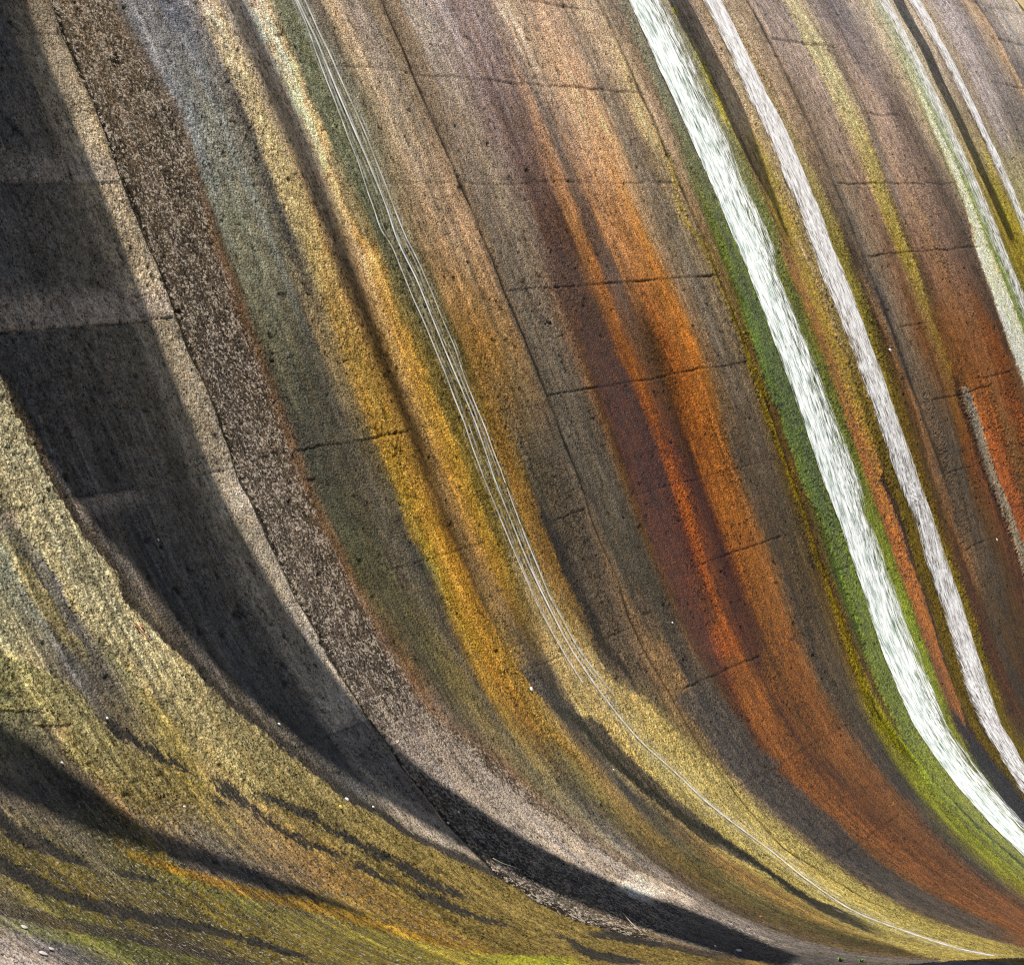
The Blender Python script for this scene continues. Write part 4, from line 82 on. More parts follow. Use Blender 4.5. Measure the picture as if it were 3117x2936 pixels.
{'L': [(169.45,5.625),(170.6,5.621),(171.87,5.6165),(173.27,5.6028),(174.63,5.5965),(176.01,5.6011),(177.44,5.6074),(177.6,5.597),(178.83,5.5895),(180.07,5.5855),(181.42,5.5956),(183.5,5.5771),(185.82,5.5601),(187.82,5.5605),(189.75,5.558),(191.62,5.5623),(193.21,5.5614),(195.49,5.5692),(197.48,5.5725),(199.38,5.5819),(200.92,5.595),(202.73,5.6219),(204.63,5.6359),(206.54,5.6266),(208.73,5.6464),(210.82,5.6392),(212.61,5.6236),(214.78,5.5851),(217.3,5.5502),(219.12,5.549),(220.83,5.5344),(223.05,5.4989),(225.33,5.4591)],'R': [(169.35,5.6928),(170.51,5.6923),(171.79,5.6914),(173.2,5.681),(174.56,5.6782),(175.96,5.6866),(177.41,5.6968),(177.57,5.6901),(178.81,5.686),(180.07,5.6825),(181.45,5.6936),(183.55,5.6752),(185.92,5.6584),(187.94,5.6596),(189.9,5.658),(191.8,5.6629),(193.42,5.6627),(195.74,5.6719),(197.76,5.6765),(199.7,5.6876),(201.26,5.7023),(203.09,5.7315),(205.03,5.7475),(206.96,5.7392),(209.18,5.7609),(211.3,5.7543),(213.11,5.7386),(215.3,5.6989),(217.84,5.6628),(219.69,5.6619),(221.42,5.6476),(223.65,5.6132),(225.95,5.5777)],'c': [(170,(150,134,108)),(178,(150,134,94)),(186,(140,122,74)),(195,(120,104,48)),(206,(116,98,36))],'s': (10,6),'w': 10,'a': 0.85,'fx': (0,1,0.2,0),'d': 0.006,'p': None,'f': (1.2,1.2)},
{'L': [(215.61,5.4498),(216.54,5.4377),(216.64,5.4372),(218.43,5.4323),(220.02,5.4089),(221.87,5.4074),(223.42,5.3731),(225.29,5.3659),(226.81,5.368)],'R': [(215.63,5.4709),(216.56,5.4751),(216.62,5.4905),(218.43,5.5298),(220.01,5.5533),(221.9,5.5744),(223.48,5.5632),(225.31,5.5416),(226.83,5.526)],'c': [(200,(36,29,23))],'s': (12,12),'w': 10,'a': 1.0,'fx': (0,0,0.8,0),'d': -0.01,'p': None,'f': (1.2,1.2)},
{'L': [(171.98,5.4286),(172.98,5.4258),(174.23,5.4156),(175.42,5.4146),(176.39,5.4138)],'R': [(171.89,5.4472),(172.86,5.4546),(174.09,5.4498),(175.29,5.4475),(176.31,5.4362)],'c': [(180,(196,186,50))],'s': (6,6),'w': 10,'a': 0.65,'fx': (0,1,0,0),'d': 0.006,'p': None,'f': (1.2,1.2)},
{'L': [(177.33,5.5369),(178.95,5.5359),(180.31,5.526),(180.59,5.4915),(182.08,5.4966),(183.63,5.4989)],'R': [(177.1,5.5979),(178.7,5.6061),(180.17,5.6036),(180.39,5.5756),(181.77,5.585),(183.33,5.591)],'c': [(180,(162,144,46))],'s': (14,10),'w': 8,'a': 0.7,'fx': (0,0.5,0.4,0),'d': 0.0,'p': None,'f': (1.2,1.2)},
{'L': [(177.42,4.9841),(178.31,4.983),(179.04,4.9883),(180.7,4.9509),(182.03,4.9429),(183.98,4.9886),(185.17,4.9839),(186.16,4.9847),(187.73,4.9871),(189.06,4.9837),(191.41,4.9699),(192.11,4.9725),(193.67,4.978),(195.03,4.971),(195.05,4.9825),(196.52,4.9778),(198.92,4.974),(200.18,4.9754),(201.57,4.9808),(203.7,4.9751),(205.53,4.9813),(207.39,4.9747),(208.52,4.975),(210.21,4.9653),(211.68,4.9596),(213.45,4.9385),(214.64,4.9367),(216.23,4.9558),(217.36,4.9631)],'R': [(177.34,5.0036),(178.22,5.0034),(178.98,5.0095),(180.65,4.9726),(181.93,4.9656),(183.88,5.0116),(185.11,5.0069),(186.09,5.0077),(187.67,5.0102),(189.01,5.0086),(191.36,4.9966),(192.05,5.0012),(193.61,5.0087),(194.99,5.0074),(195.02,5.0162),(196.49,5.0174),(198.91,5.017),(200.17,5.0207),(201.58,5.0286),(203.73,5.0256),(205.57,5.0348),(207.44,5.029),(208.57,5.03),(210.27,5.0212),(211.74,5.0165),(213.51,4.9965),(214.61,4.996),(216.18,5.0173),(217.32,5.0265)],'c': [(178,(172,156,70)),(190,(166,146,40)),(197,(146,126,20)),(208,(142,122,20)),(214,(140,140,24))],'s': (12,6),'w': 12,'a': 0.65,'fx': (0,1,0,0),'d': 0.006,'p': None,'f': (1.2,1.2)},
{'L': [(173.0,4.9627),(174.1,4.9482),(175.94,4.9184),(177.07,4.9239),(177.78,4.934)],'R': [(172.85,5.0023),(173.92,4.997),(175.72,4.9761),(176.86,4.9719),(177.6,4.9723)],'c': [(175,(184,166,116))],'s': (16,16),'w': 10,'a': 0.6,'fx': None,'d': 0.0,'p': None,'f': (1.2,1.2)},
{'L': [(169.07,6.2696),(171.11,6.2563),(172.64,6.2802),(174.59,6.2696),(176.38,6.2783),(178.22,6.2866),(180.22,6.2708),(182.47,6.2713),(184.59,6.2505),(186.12,6.287),(188.09,6.2846),(190.33,6.2857),(191.98,6.2936),(194.07,6.299),(194.8,6.3047)],'R': [(168.6,6.3955),(170.62,6.3752),(172.19,6.3948),(174.21,6.3761),(176.01,6.3782),(177.9,6.3862),(179.93,6.3694),(182.23,6.3637),(184.36,6.3364),(185.94,6.356),(188.0,6.3361),(190.27,6.3255),(191.95,6.322),(194.05,6.3217),(194.79,6.3218)],'c': [(167,(182,174,136)),(174,(178,168,116)),(179,(170,158,84)),(184,(164,150,64)),(192,(160,140,56))],'s': (14,13),'w': 14,'a': 0.62,'fx': (0,0.9,0,0),'d': 0.006,'p': None,'f': (1.2,1.2)},
{'L': [(176.13,6.3883),(178.0,6.394),(180.04,6.375),(182.33,6.3693),(184.49,6.3414),(186.07,6.3665),(188.09,6.3518),(190.36,6.3438),(192.04,6.3463),(194.14,6.3527),(194.88,6.3592)],'R': [(176.02,6.4183),(177.89,6.4287),(179.93,6.4141),(182.22,6.4141),(184.36,6.3928),(185.91,6.4252),(187.97,6.4171),(190.25,6.4158),(191.94,6.4182),(194.07,6.4177),(194.82,6.4174)],'c': [(175,(112,100,92)),(186,(84,62,46)),(194,(70,44,30))],'s': (10,14),'w': 8,'a': 0.6,'fx': None,'d': 0.0,'p': None,'f': (1.2,1.2)},
{'L': [(168.58,6.5755),(169.84,6.6008),(171.27,6.6028),(172.55,6.6116),(173.54,6.6109)],'R': [(168.4,6.6162),(169.63,6.6512),(171.04,6.6623),(172.39,6.654),(173.45,6.6367)],'c': [(175,(104,100,108))],'s': (8,10),'w': 8,'a': 0.7,'fx': None,'d': 0.0,'p': None,'f': (1.2,1.2)},
{'L': [(169.16,6.3883),(170.29,6.3861),(171.74,6.4215),(173.03,6.4338),(174.55,6.427),(175.77,6.421),(177.19,6.4289),(179.01,6.4239),(180.59,6.4122),(182.21,6.4014)],'R': [(169.06,6.4139),(170.18,6.4133),(171.61,6.4505),(172.91,6.4648),(174.42,6.4617),(175.63,6.4595),(177.05,6.4713),(178.9,6.4599),(180.51,6.442),(182.16,6.4251)],'c': [(175,(108,98,98))],'s': (6,8),'w': 8,'a': 0.7,'fx': None,'d': 0.0,'p': None,'f': (1.2,1.2)},
{'L': [(173.78,6.7258),(175.62,6.7143),(177.31,6.7147),(178.72,6.7627),(180.14,6.786),(182.33,6.8127)],'R': [(173.29,6.8608),(175.01,6.8911),(176.66,6.8885),(178.09,6.9236),(179.63,6.9361),(181.91,6.9469)],'c': [(175,(112,98,92)),(182,(96,80,70))],'s': (22,24),'w': 14,'a': 0.6,'fx': None,'d': 0.0,'p': None,'f': (1.2,1.2)},
{'L': [(173.24,7.0525),(175.56,7.0377),(177.58,7.0389),(179.98,7.0321),(182.16,7.012),(184.9,6.9546),(186.56,6.9376),(188.98,6.929),(191.43,6.9151),(193.8,6.9147),(195.98,6.9316),(198.96,6.9611)],'R': [(172.86,7.0778),(174.4,7.0903),(176.11,7.0872),(177.86,7.1),(179.78,7.0957),(181.75,7.0927),(183.79,7.0913),(184.98,7.0833),(186.7,7.092),(189.18,7.0967),(191.71,7.0966),(192.63,7.0978),(195.45,7.1216)],'c': [(171,(190,172,142)),(178,(214,196,158)),(190,(206,188,150))],'s': (5,3),'w': 4,'a': 1.0,'fx': (0,0,0,-1),'d': 0.012,'p': 'repair_strip:tan','f': (2,1)},
{'L': [(167.48,7.0841),(168.64,7.0867),(170.0,7.0947),(171.28,7.0835),(172.87,7.0712),(174.41,7.0837),(176.11,7.0807),(177.86,7.0935),(179.78,7.0891),(181.75,7.0862),(183.78,7.0848),(184.98,7.0768),(186.69,7.0855),(189.18,7.0901),(191.7,7.0901),(192.62,7.0912),(195.44,7.1148)],'R': [(167.32,7.2144),(168.48,7.216),(169.86,7.2233),(171.16,7.211),(172.77,7.1978),(174.32,7.2103),(176.05,7.2068),(177.83,7.2197),(179.77,7.215),(181.78,7.2119),(183.84,7.2103),(185.06,7.202),(186.8,7.2111),(189.33,7.2164),(191.89,7.2173),(192.83,7.2189),(195.69,7.2453)],'c': [(166,(164,174,146)),(174,(150,164,112)),(182,(136,154,70)),(190,(116,138,46))],'s': (3,10),'w': 5,'a': 0.8,'fx': (0,0.5,0.8,0),'d': 0.01,'p': 'algae_streak:bright green','f': (1.2,1.2)},
{'L': [(177.16,7.4706),(180.12,7.3895),(181.87,7.3864),(183.97,7.3685),(185.21,7.3451),(187.29,7.3542)],'R': [(177.12,7.4939),(180.06,7.4216),(181.78,7.4263),(183.89,7.4124),(185.12,7.3903),(187.19,7.3994)],'c': [(175,(196,190,40))],'s': (5,7),'w': 8,'a': 0.7,'fx': (0,1,0,0),'d': 0.006,'p': None,'f': (1.2,1.2)},
{'L': [(174.88,7.2276),(176.83,7.2266),(178.74,7.2345),(180.61,7.2364),(182.76,7.2416),(185.08,7.2298),(187.15,7.2226),(189.47,7.2365),(192.42,7.2545)],'R': [(173.4,7.4534),(175.14,7.4616),(176.84,7.4657),(178.5,7.464),(180.63,7.4673),(183.17,7.4541),(184.87,7.4464),(186.95,7.4436)],'c': [(174,(150,138,104)),(180,(146,130,58)),(186,(140,122,40))],'s': (20,10),'w': 8,'a': 0.6,'fx': None,'d': 0.0,'p': None,'f': (1.2,1.2)},
{'L': [(166.88,7.7271),(168.32,7.7028),(169.68,7.7138),(171.47,7.6905),(172.9,7.6684),(174.64,7.6704),(177.07,7.6664)],'R': [(166.18,7.9475),(167.56,7.9256),(168.93,7.941),(170.81,7.9102),(172.26,7.884),(174.08,7.8619),(176.61,7.8343)],'c': [(166,(172,163,168)),(176,(150,142,146))],'s': (10,6),'w': 5,'a': 0.7,'fx': None,'d': 0.0,'p': None,'f': (1.2,1.2)},
{'L': [(166.19,8.2262),(167.01,8.2344),(168.34,8.2131),(169.35,8.2054),(171.14,8.2041),(172.72,8.2187),(174.47,8.2384)],'R': [(166.01,8.2794),(166.82,8.2938),(168.13,8.2774),(169.13,8.2752),(170.93,8.2689),(172.52,8.2795),(174.28,8.2955)],'c': [(165,(190,160,126)),(172,(182,150,112))],'s': (5,5),'w': 8,'a': 0.9,'fx': None,'d': 0.0,'p': None,'f': (1.2,1.2)},
{'L': [(195.99,6.4155),(198.45,6.4267),(201.21,6.4377),(203.79,6.4611),(204.65,6.4871),(206.91,6.5253),(209.04,6.581)],'R': [(195.92,6.5046),(198.43,6.531),(201.23,6.5582),(203.8,6.5981),(204.64,6.6315),(206.94,6.68),(209.06,6.7462)],'c': [(194,(164,104,26)),(199,(176,92,24)),(206,(166,84,30))],'s': (16,14),'w': 12,'a': 0.85,'fx': (0,0,0.6,0),'d': 0.0,'p': None,'f': (1.2,1.2)},
{'L': [(195.61,6.3501),(198.29,6.3345),(200.38,6.3442),(203.36,6.3837),(205.09,6.4379),(207.23,6.4804),(209.5,6.5015),(210.99,6.4994),(213.29,6.5041)],'R': [(195.72,6.4249),(198.06,6.4528),(200.89,6.4553),(203.65,6.4798),(205.04,6.52),(207.21,6.5648),(208.6,6.5878),(210.98,6.6363)],'c': [(194,(122,112,94)),(200,(126,116,98)),(206,(120,108,88))],'s': (3,4),'w': 6,'a': 1.0,'fx': None,'d': 0.025,'p': 'repair_strip:grey','f': (0.1,1)},
{'L': [(188.39,6.7467),(190.4,6.7448),(192.5,6.7323),(194.92,6.7267),(197.81,6.7303),(200.34,6.7741),(202.77,6.8347)],'R': [(188.31,6.7789),(190.28,6.8093),(192.39,6.829),(194.86,6.8332),(197.75,6.8472),(200.26,6.8923),(202.72,6.9557)],'c': [(186,(150,88,50)),(192,(160,84,42)),(198,(158,76,36))],'s': (18,18),'w': 14,'a': 0.5,'fx': None,'d': 0.0,'p': None,'f': (1.2,1.2)},
{'L': [(189.28,6.3402),(191.4,6.307),(193.54,6.3095),(195.13,6.3321)],'R': [(189.09,6.4571),(191.13,6.4818),(193.26,6.5039),(194.91,6.5078)],'c': [(188,(150,94,50))],'s': (30,30),'w': 18,'a': 0.45,'fx': None,'d': 0.0,'p': None,'f': (1.2,1.2)},
{'L': [(194.35,6.3271),(195.48,6.3181),(197.02,6.2981),(199.56,6.3134),(202.09,6.3411),(203.52,6.3666),(206.38,6.4144),(208.72,6.434),(211.6,6.4378)],'R': [(194.34,6.3673),(195.49,6.3669),(197.02,6.3557),(199.55,6.3754),(202.1,6.3975),(203.53,6.417),(206.41,6.4627),(208.79,6.4812),(211.68,6.4835)],'c': [(190,(74,42,20))],'s': (6,8),'w': 8,'a': 0.9,'fx': None,'d': -0.012,'p': None,'f': (1.2,1.2)},
{'L': [(186.07,5.9418),(187.72,5.9463),(189.86,5.9346),(190.83,5.9473),(196.92,5.9738),(199.6,5.9749),(201.59,5.98),(203.76,6.0032),(205.72,6.0094)],'R': [(185.94,5.9833),(187.59,6.001),(189.74,6.0019),(190.75,5.9939),(196.9,6.0),(199.6,6.0067),(201.6,6.0175),(203.78,6.0498),(205.77,6.0652)],'c': [(186,(78,74,76)),(198,(66,58,52))],'s': (8,12),'w': 14,'a': 0.8,'fx': None,'d': 0.0,'p': None,'f': (1.2,1.2)},
{'L': [(183.87,5.8771),(185.75,5.8639),(187.84,5.845),(190.04,5.8281),(192.45,5.8125),(194.7,5.8093),(197.3,5.8079),(200.22,5.8075),(204.88,5.8703),(207.94,5.9359),(211.34,5.9647),(213.95,5.9514),(216.9,5.9133),(219.22,5.8559)],'R': [(183.74,5.9232),(185.58,5.9314),(187.66,5.9336),(189.88,5.9329),(192.32,5.9266),(194.6,5.9333),(197.3,5.9268),(200.21,5.9177),(204.87,5.9756),(207.98,6.0394),(211.46,6.0661),(214.12,6.0562),(217.11,6.0273),(219.47,5.9786)],'c': [(184,(88,72,58)),(190,(74,52,38)),(198,(92,58,30)),(206,(88,48,18))],'s': (16,16),'w': 10,'a': 0.65,'fx': None,'d': 0.0,'p': None,'f': (1.2,1.2)},
{'L': [(186.21,5.8957),(188.42,5.9021),(190.46,5.9005),(193.51,5.8986),(195.85,5.9221),(197.95,5.9392),(200.5,5.9388),(204.91,5.9673),(207.69,6.0222),(210.15,6.0444)],'R': [(186.1,5.9367),(188.32,5.9454),(190.38,5.9459),(193.44,5.9463),(195.78,5.9724),(197.94,5.9902),(200.52,5.9881),(204.92,6.0158),(207.71,6.0699),(210.19,6.0909)],'c': [(186,(146,116,82)),(196,(132,94,60))],'s': (8,10),'w': 8,'a': 0.7,'fx': None,'d': 0.0,'p': None,'f': (1.2,1.2)},
{'L': [(203.33,2.876),(203.95,2.8871),(204.4,2.887),(205.04,2.9027),(205.66,2.9148),(206.61,2.9436),(207.41,2.9764)],'R': [(203.19,3.0084),(203.87,3.0073),(204.61,3.0091),(205.65,3.0041),(206.3,3.0078),(207.27,3.0067),(208.03,3.0016)],'c': [(200,(128,122,119))],'s': (3,2),'w': 3,'a': 1.0,'fx': (0,0,0,-1),'d': 0.022,'p': 'repair_patch:dark','f': (0.05,0.2)}]
SHADE = [([(181.55,2.4924),(185.04,2.5325),(186.69,2.5742),(188.46,2.5885),(190.78,2.603),(192.04,2.6005),(193.34,2.6386),(194.28,2.6723),(195.44,2.686),(196.58,2.6934),(197.58,2.7014),(198.91,2.7242),(200.41,2.7403),(201.96,2.7837),(202.84,2.804),(203.67,2.8255),(204.71,2.8455),(205.74,2.8692),(206.74,2.9026),(207.8,2.932),(208.89,2.9592),(210.01,2.9836),(210.99,3.0157),(211.67,3.0375),(212.79,3.0562),(213.94,3.0689),(214.91,3.0969),(215.99,3.1076),(216.9,3.1383),(217.89,3.1566),(219.46,3.1575),(221.03,3.1324),(222.06,3.0783)],[(171.45,2.954),(173.45,2.9218),(174.95,2.9101),(175.91,2.9146),(177.13,2.923),(177.89,2.9284),(178.96,2.9208),(179.69,2.9277),(180.39,2.9297),(181.55,2.9241),(182.36,2.9207),(182.9,2.9329),(183.94,2.9306),(184.72,2.9218),(185.51,2.9251),(186.42,2.9258),(187.51,2.9286),(188.37,2.9239),(189.47,2.9229),(190.45,2.918),(191.46,2.9188),(193.01,2.9185),(193.78,2.9249),(194.67,2.9313),(195.51,2.9356),(196.11,2.9386),(197.06,2.9392),(197.58,2.9484),(198.48,2.9493),(199.31,2.956),(200.26,2.9615),(200.84,2.9758),(201.63,2.9822),(202.37,2.9899),(203.07,2.9988),(205.69,3.0197),(206.29,3.0574),(206.94,3.0703),(207.54,3.0852),(208.54,3.1018),(209.45,3.1223),(210.5,3.1579),(210.5,3.1478),(211.3,3.1781),(212.04,3.1969),(212.94,3.2123),(213.62,3.2279),(214.46,3.2599),(215.24,3.2694),(215.87,3.2937),(218.05,3.3796),(220.11,3.3457),(221.1,3.3544),(222.32,3.2256)]),([(171.87,3.4731),(172.92,3.4525),(173.61,3.4636),(174.62,3.473),(174.88,3.4678),(175.93,3.4704),(177.0,3.4777),(178.36,3.4815),(179.76,3.4778),(181.19,3.4784),(182.35,3.4788),(184.09,3.4722),(185.11,3.4771),(186.32,3.4731),(187.56,3.4728),(188.67,3.4716),(190.06,3.4716),(191.52,3.4697),(193.06,3.4697),(193.95,3.4536),(195.57,3.4509),(196.79,3.4596),(199.21,3.4491),(200.2,3.4449),(201.27,3.456)],[(171.76,3.5386),(172.83,3.5172),(173.52,3.5285),(174.55,3.538),(174.81,3.5326),(175.88,3.5351),(176.96,3.5424),(178.34,3.5462),(179.76,3.5423),(181.21,3.5427),(182.39,3.5431),(184.15,3.5362),(185.19,3.5412),(186.42,3.537),(187.67,3.5367),(188.81,3.5354),(190.21,3.5355),(191.69,3.5337),(193.26,3.5339),(194.16,3.5175),(195.81,3.5151),(197.04,3.5243),(199.5,3.5141),(200.51,3.5101),(201.6,3.5219)]),([(167.81,5.4423),(170.05,5.4274),(171.25,5.4336),(172.64,5.4355),(173.86,5.4442),(175.19,5.4513),(176.72,5.4447),(178.21,5.4431),(179.82,5.4473),(180.48,5.4535),(181.14,5.4578),(182.4,5.4481),(183.42,5.4481)],[(167.61,5.5733),(169.87,5.556),(171.09,5.5617),(172.51,5.563),(173.74,5.5717),(175.1,5.5788),(176.66,5.5716),(178.18,5.5697),(179.82,5.5738),(180.49,5.5802),(181.17,5.5846),(182.45,5.5744),(183.49,5.5743)]),([(164.17,7.4277),(167.45,7.2908),(168.39,7.2915),(169.53,7.2952),(170.72,7.3045),(172.25,7.2699),(173.71,7.2895),(175.23,7.2992),(177.2,7.3007),(178.83,7.3016),(180.62,7.3115),(182.79,7.3187),(184.79,7.3122)],[(163.99,7.5506),(167.31,7.4017),(168.27,7.3974),(169.42,7.3963),(170.62,7.4011),(172.17,7.3611),(173.65,7.3767),(175.18,7.3823),(177.17,7.3795),(178.82,7.3762),(180.63,7.3821),(182.81,7.3853),(184.83,7.3745)]),([(201.03,2.1911),(202.0,2.2312),(203.08,2.2674),(204.11,2.3067),(204.91,2.3434),(205.78,2.3776),(207.06,2.4401),(208.68,2.4986),(209.68,2.5472),(211.2,2.5994)],[(198.26,2.2496),(198.93,2.2653),(199.72,2.2899),(200.44,2.2991),(201.17,2.3178),(201.85,2.3332),(202.42,2.3411),(203.67,2.3574),(205.06,2.4154),(207.22,2.4983),(208.22,2.5299),(209.4,2.5682),(211.06,2.6118)])]
JOINTS = [{'p': [(173.33,2.9981),(173.88,2.9975),(174.62,2.9919),(175.31,2.9945),(175.97,2.9939),(176.73,2.9974),(177.22,2.9992),(177.9,2.9993),(178.69,2.9986),(179.49,2.9949),(179.99,2.9954),(180.86,2.9969),(181.58,2.9989),(182.41,2.9983),(182.96,3.0014),(184.01,3.0021),(185.3,2.9991),(186.0,2.9986),(186.71,2.9964),(187.43,2.9987),(188.27,3.0015),(189.16,3.0027),(190.05,2.9973),(190.84,2.9959),(191.68,2.9898),(192.37,2.989),(192.82,2.9945),(193.46,2.9948),(194.05,2.9957),(194.63,2.994),(195.52,2.9941),(196.58,2.9922),(197.42,2.9926),(198.18,2.9989),(199.12,3.0028),(200.27,2.9972),(200.98,3.0015),(201.76,3.0049),(202.59,3.0054),(203.48,3.0026),(203.87,3.0073),(204.61,3.0091),(205.65,3.0041),(206.3,3.0078),(207.27,3.0067),(208.13,3.0052),(208.99,3.0011),(209.6,3.0011),(210.37,2.9988),(210.98,2.995),(211.5,2.9868)],'w': 1.8,'step': 0.0,'s': 1.3,'sg': 8.5},{'p': [(171.78,4.0085),(172.5,4.0053),(173.5,4.0041),(174.59,4.002),(175.29,4.0011),(176.06,4.0035),(176.89,4.0043),(177.93,4.0042),(178.92,4.0065),(179.99,4.007),(181.14,4.0107),(182.05,4.0125),(183.04,4.0123),(183.8,4.0143),(185.07,4.011),(186.03,4.0127),(186.92,4.014),(187.48,4.0145),(188.74,4.0133),(189.86,4.0112),(191.07,4.0122),(192.36,4.0114),(193.58,4.0077),(194.75,4.0112),(195.7,4.0106),(196.38,4.0071),(197.44,3.9973),(198.61,3.9955),(199.9,4.0015),(201.09,4.0039),(203.17,3.9838),(204.23,3.9849),(205.36,3.9848),(206.55,3.9932),(207.75,3.9992),(208.61,3.9986),(209.31,3.9971),(212.27,4.0052),(213.29,4.0038),(214.31,3.9979),(215.25,3.9946),(216.1,3.9868),(217.48,3.9794),(219.35,4.0016),(220.84,4.0053),(222.42,4.0011),(224.13,4.0345),(225.8,4.0416),(227.64,3.9708),(228.8,3.9654)],'w': 1.05,'step': 0.006,'s': 2.7,'sg': 5.6},{'p': [(170.44,5.0093),(170.93,5.016),(171.7,5.0162),(174.95,4.9994),(176.22,5.0074),(177.67,5.0032),(178.85,5.0049),(181.37,5.0065),(183.18,5.0027),(183.93,5.0036),(185.15,5.0025),(186.13,5.0033),(187.71,5.0058),(189.55,5.0008),(190.72,4.9907),(192.01,4.9931),(193.66,5.0006),(194.6,4.9983),(196.51,5.0012),(198.94,5.0029),(200.2,5.0055),(201.53,5.0147),(203.76,5.0118),(205.6,5.0197),(207.47,5.0136),(208.6,5.0143),(210.3,5.0051),(211.77,4.9999),(213.54,4.9793),(214.64,4.9807),(216.28,5.0006),(217.42,5.0088)],'w': 0.75,'step': 0.0,'s': 3.1,'sg': 5.2},{'p': [(170.36,5.9841),(170.95,5.9827),(172.52,5.9884),(174.0,5.9887),(175.21,5.9903),(176.45,5.9934),(178.06,5.9905),(179.99,5.986),(181.87,5.9868),(184.28,5.9779),(185.07,5.9829),(186.79,5.9795),(189.03,5.9785),(193.28,5.9716),(194.78,5.9718),(196.0,5.984),(197.51,5.9893),(199.14,6.0047),(201.17,6.0227)],'w': 0.7,'step': 0.004,'s': 4.9,'sg': 5.5},{'p': [(166.1,8.2527),(168.24,8.2451),(171.04,8.2364),(172.62,8.249),(177.33,8.2599)],'w': 0.35,'step': 0.0,'s': 5.2,'sg': 4}]
LIFTS = [(204.5,2.9,2.99,0.7),(205.2,2.93,3.0,0.7),(205.9,2.92,2.98,0.7),(206.6,2.95,3.0,0.7),(174.68,1.5,2.99,0.8),(179.95,1.5,2.99,0.55),(185.33,1.5,3.0,1.0),(191.65,1.5,3.0,0.8),(197.45,1.5,3.0,0.5),(203.19,1.5,3.0,0.7),(209.5,1.5,3.0,0.35),(174.66,3.0,3.3,0.5),(174.9,3.6,4.0,0.5),(180.0,3.3,4.0,0.4),(185.4,3.05,3.3,0.3),(191.4,3.05,3.5,1.0),(191.2,3.7,4.0,0.3),(197.25,3.25,3.6,0.55),(197.0,3.85,4.0,0.6),(203.6,3.55,4.0,0.5),(209.3,3.2,4.0,0.35),(203.8,3.0,3.2,0.5),(170.9,4.2,4.95,0.8),(174.97,4.0,5.0,0.8),(179.95,4.0,5.0,0.55),(185.42,4.0,5.0,1.0),(190.9,4.0,5.0,0.8),(197.0,4.2,4.9,0.45),(201.7,4.3,4.85,0.7),(207.65,4.05,4.5,1.0),(213.5,4.0,4.9,0.45),(219.5,4.1,4.7,0.8),(171.2,5.4,6.0,0.4),(175.2,5.45,6.0,0.35),(180.0,5.4,6.0,0.3),(185.0,5.4,6.0,0.3),(205.0,4.98,5.2,0.5),(170.95,6.0,6.5,0.8),(172.5,6.6,7.0,0.4),(175.17,6.3,6.8,0.6),(179.97,6.0,7.05,0.8),(185.03,6.0,7.0,0.9),(190.3,6.0,6.3,0.5),(196.05,6.0,6.65,0.7),(195.3,6.5,6.9,0.7),(201.5,6.05,6.5,0.4),(207,6.0,6.4,0.5),(166.2,8.2,9.05,0.5),(168.6,8.25,9.1,0.9),(172.0,7.9,8.3,0.7),(176.5,7.7,8.9,0.5)]
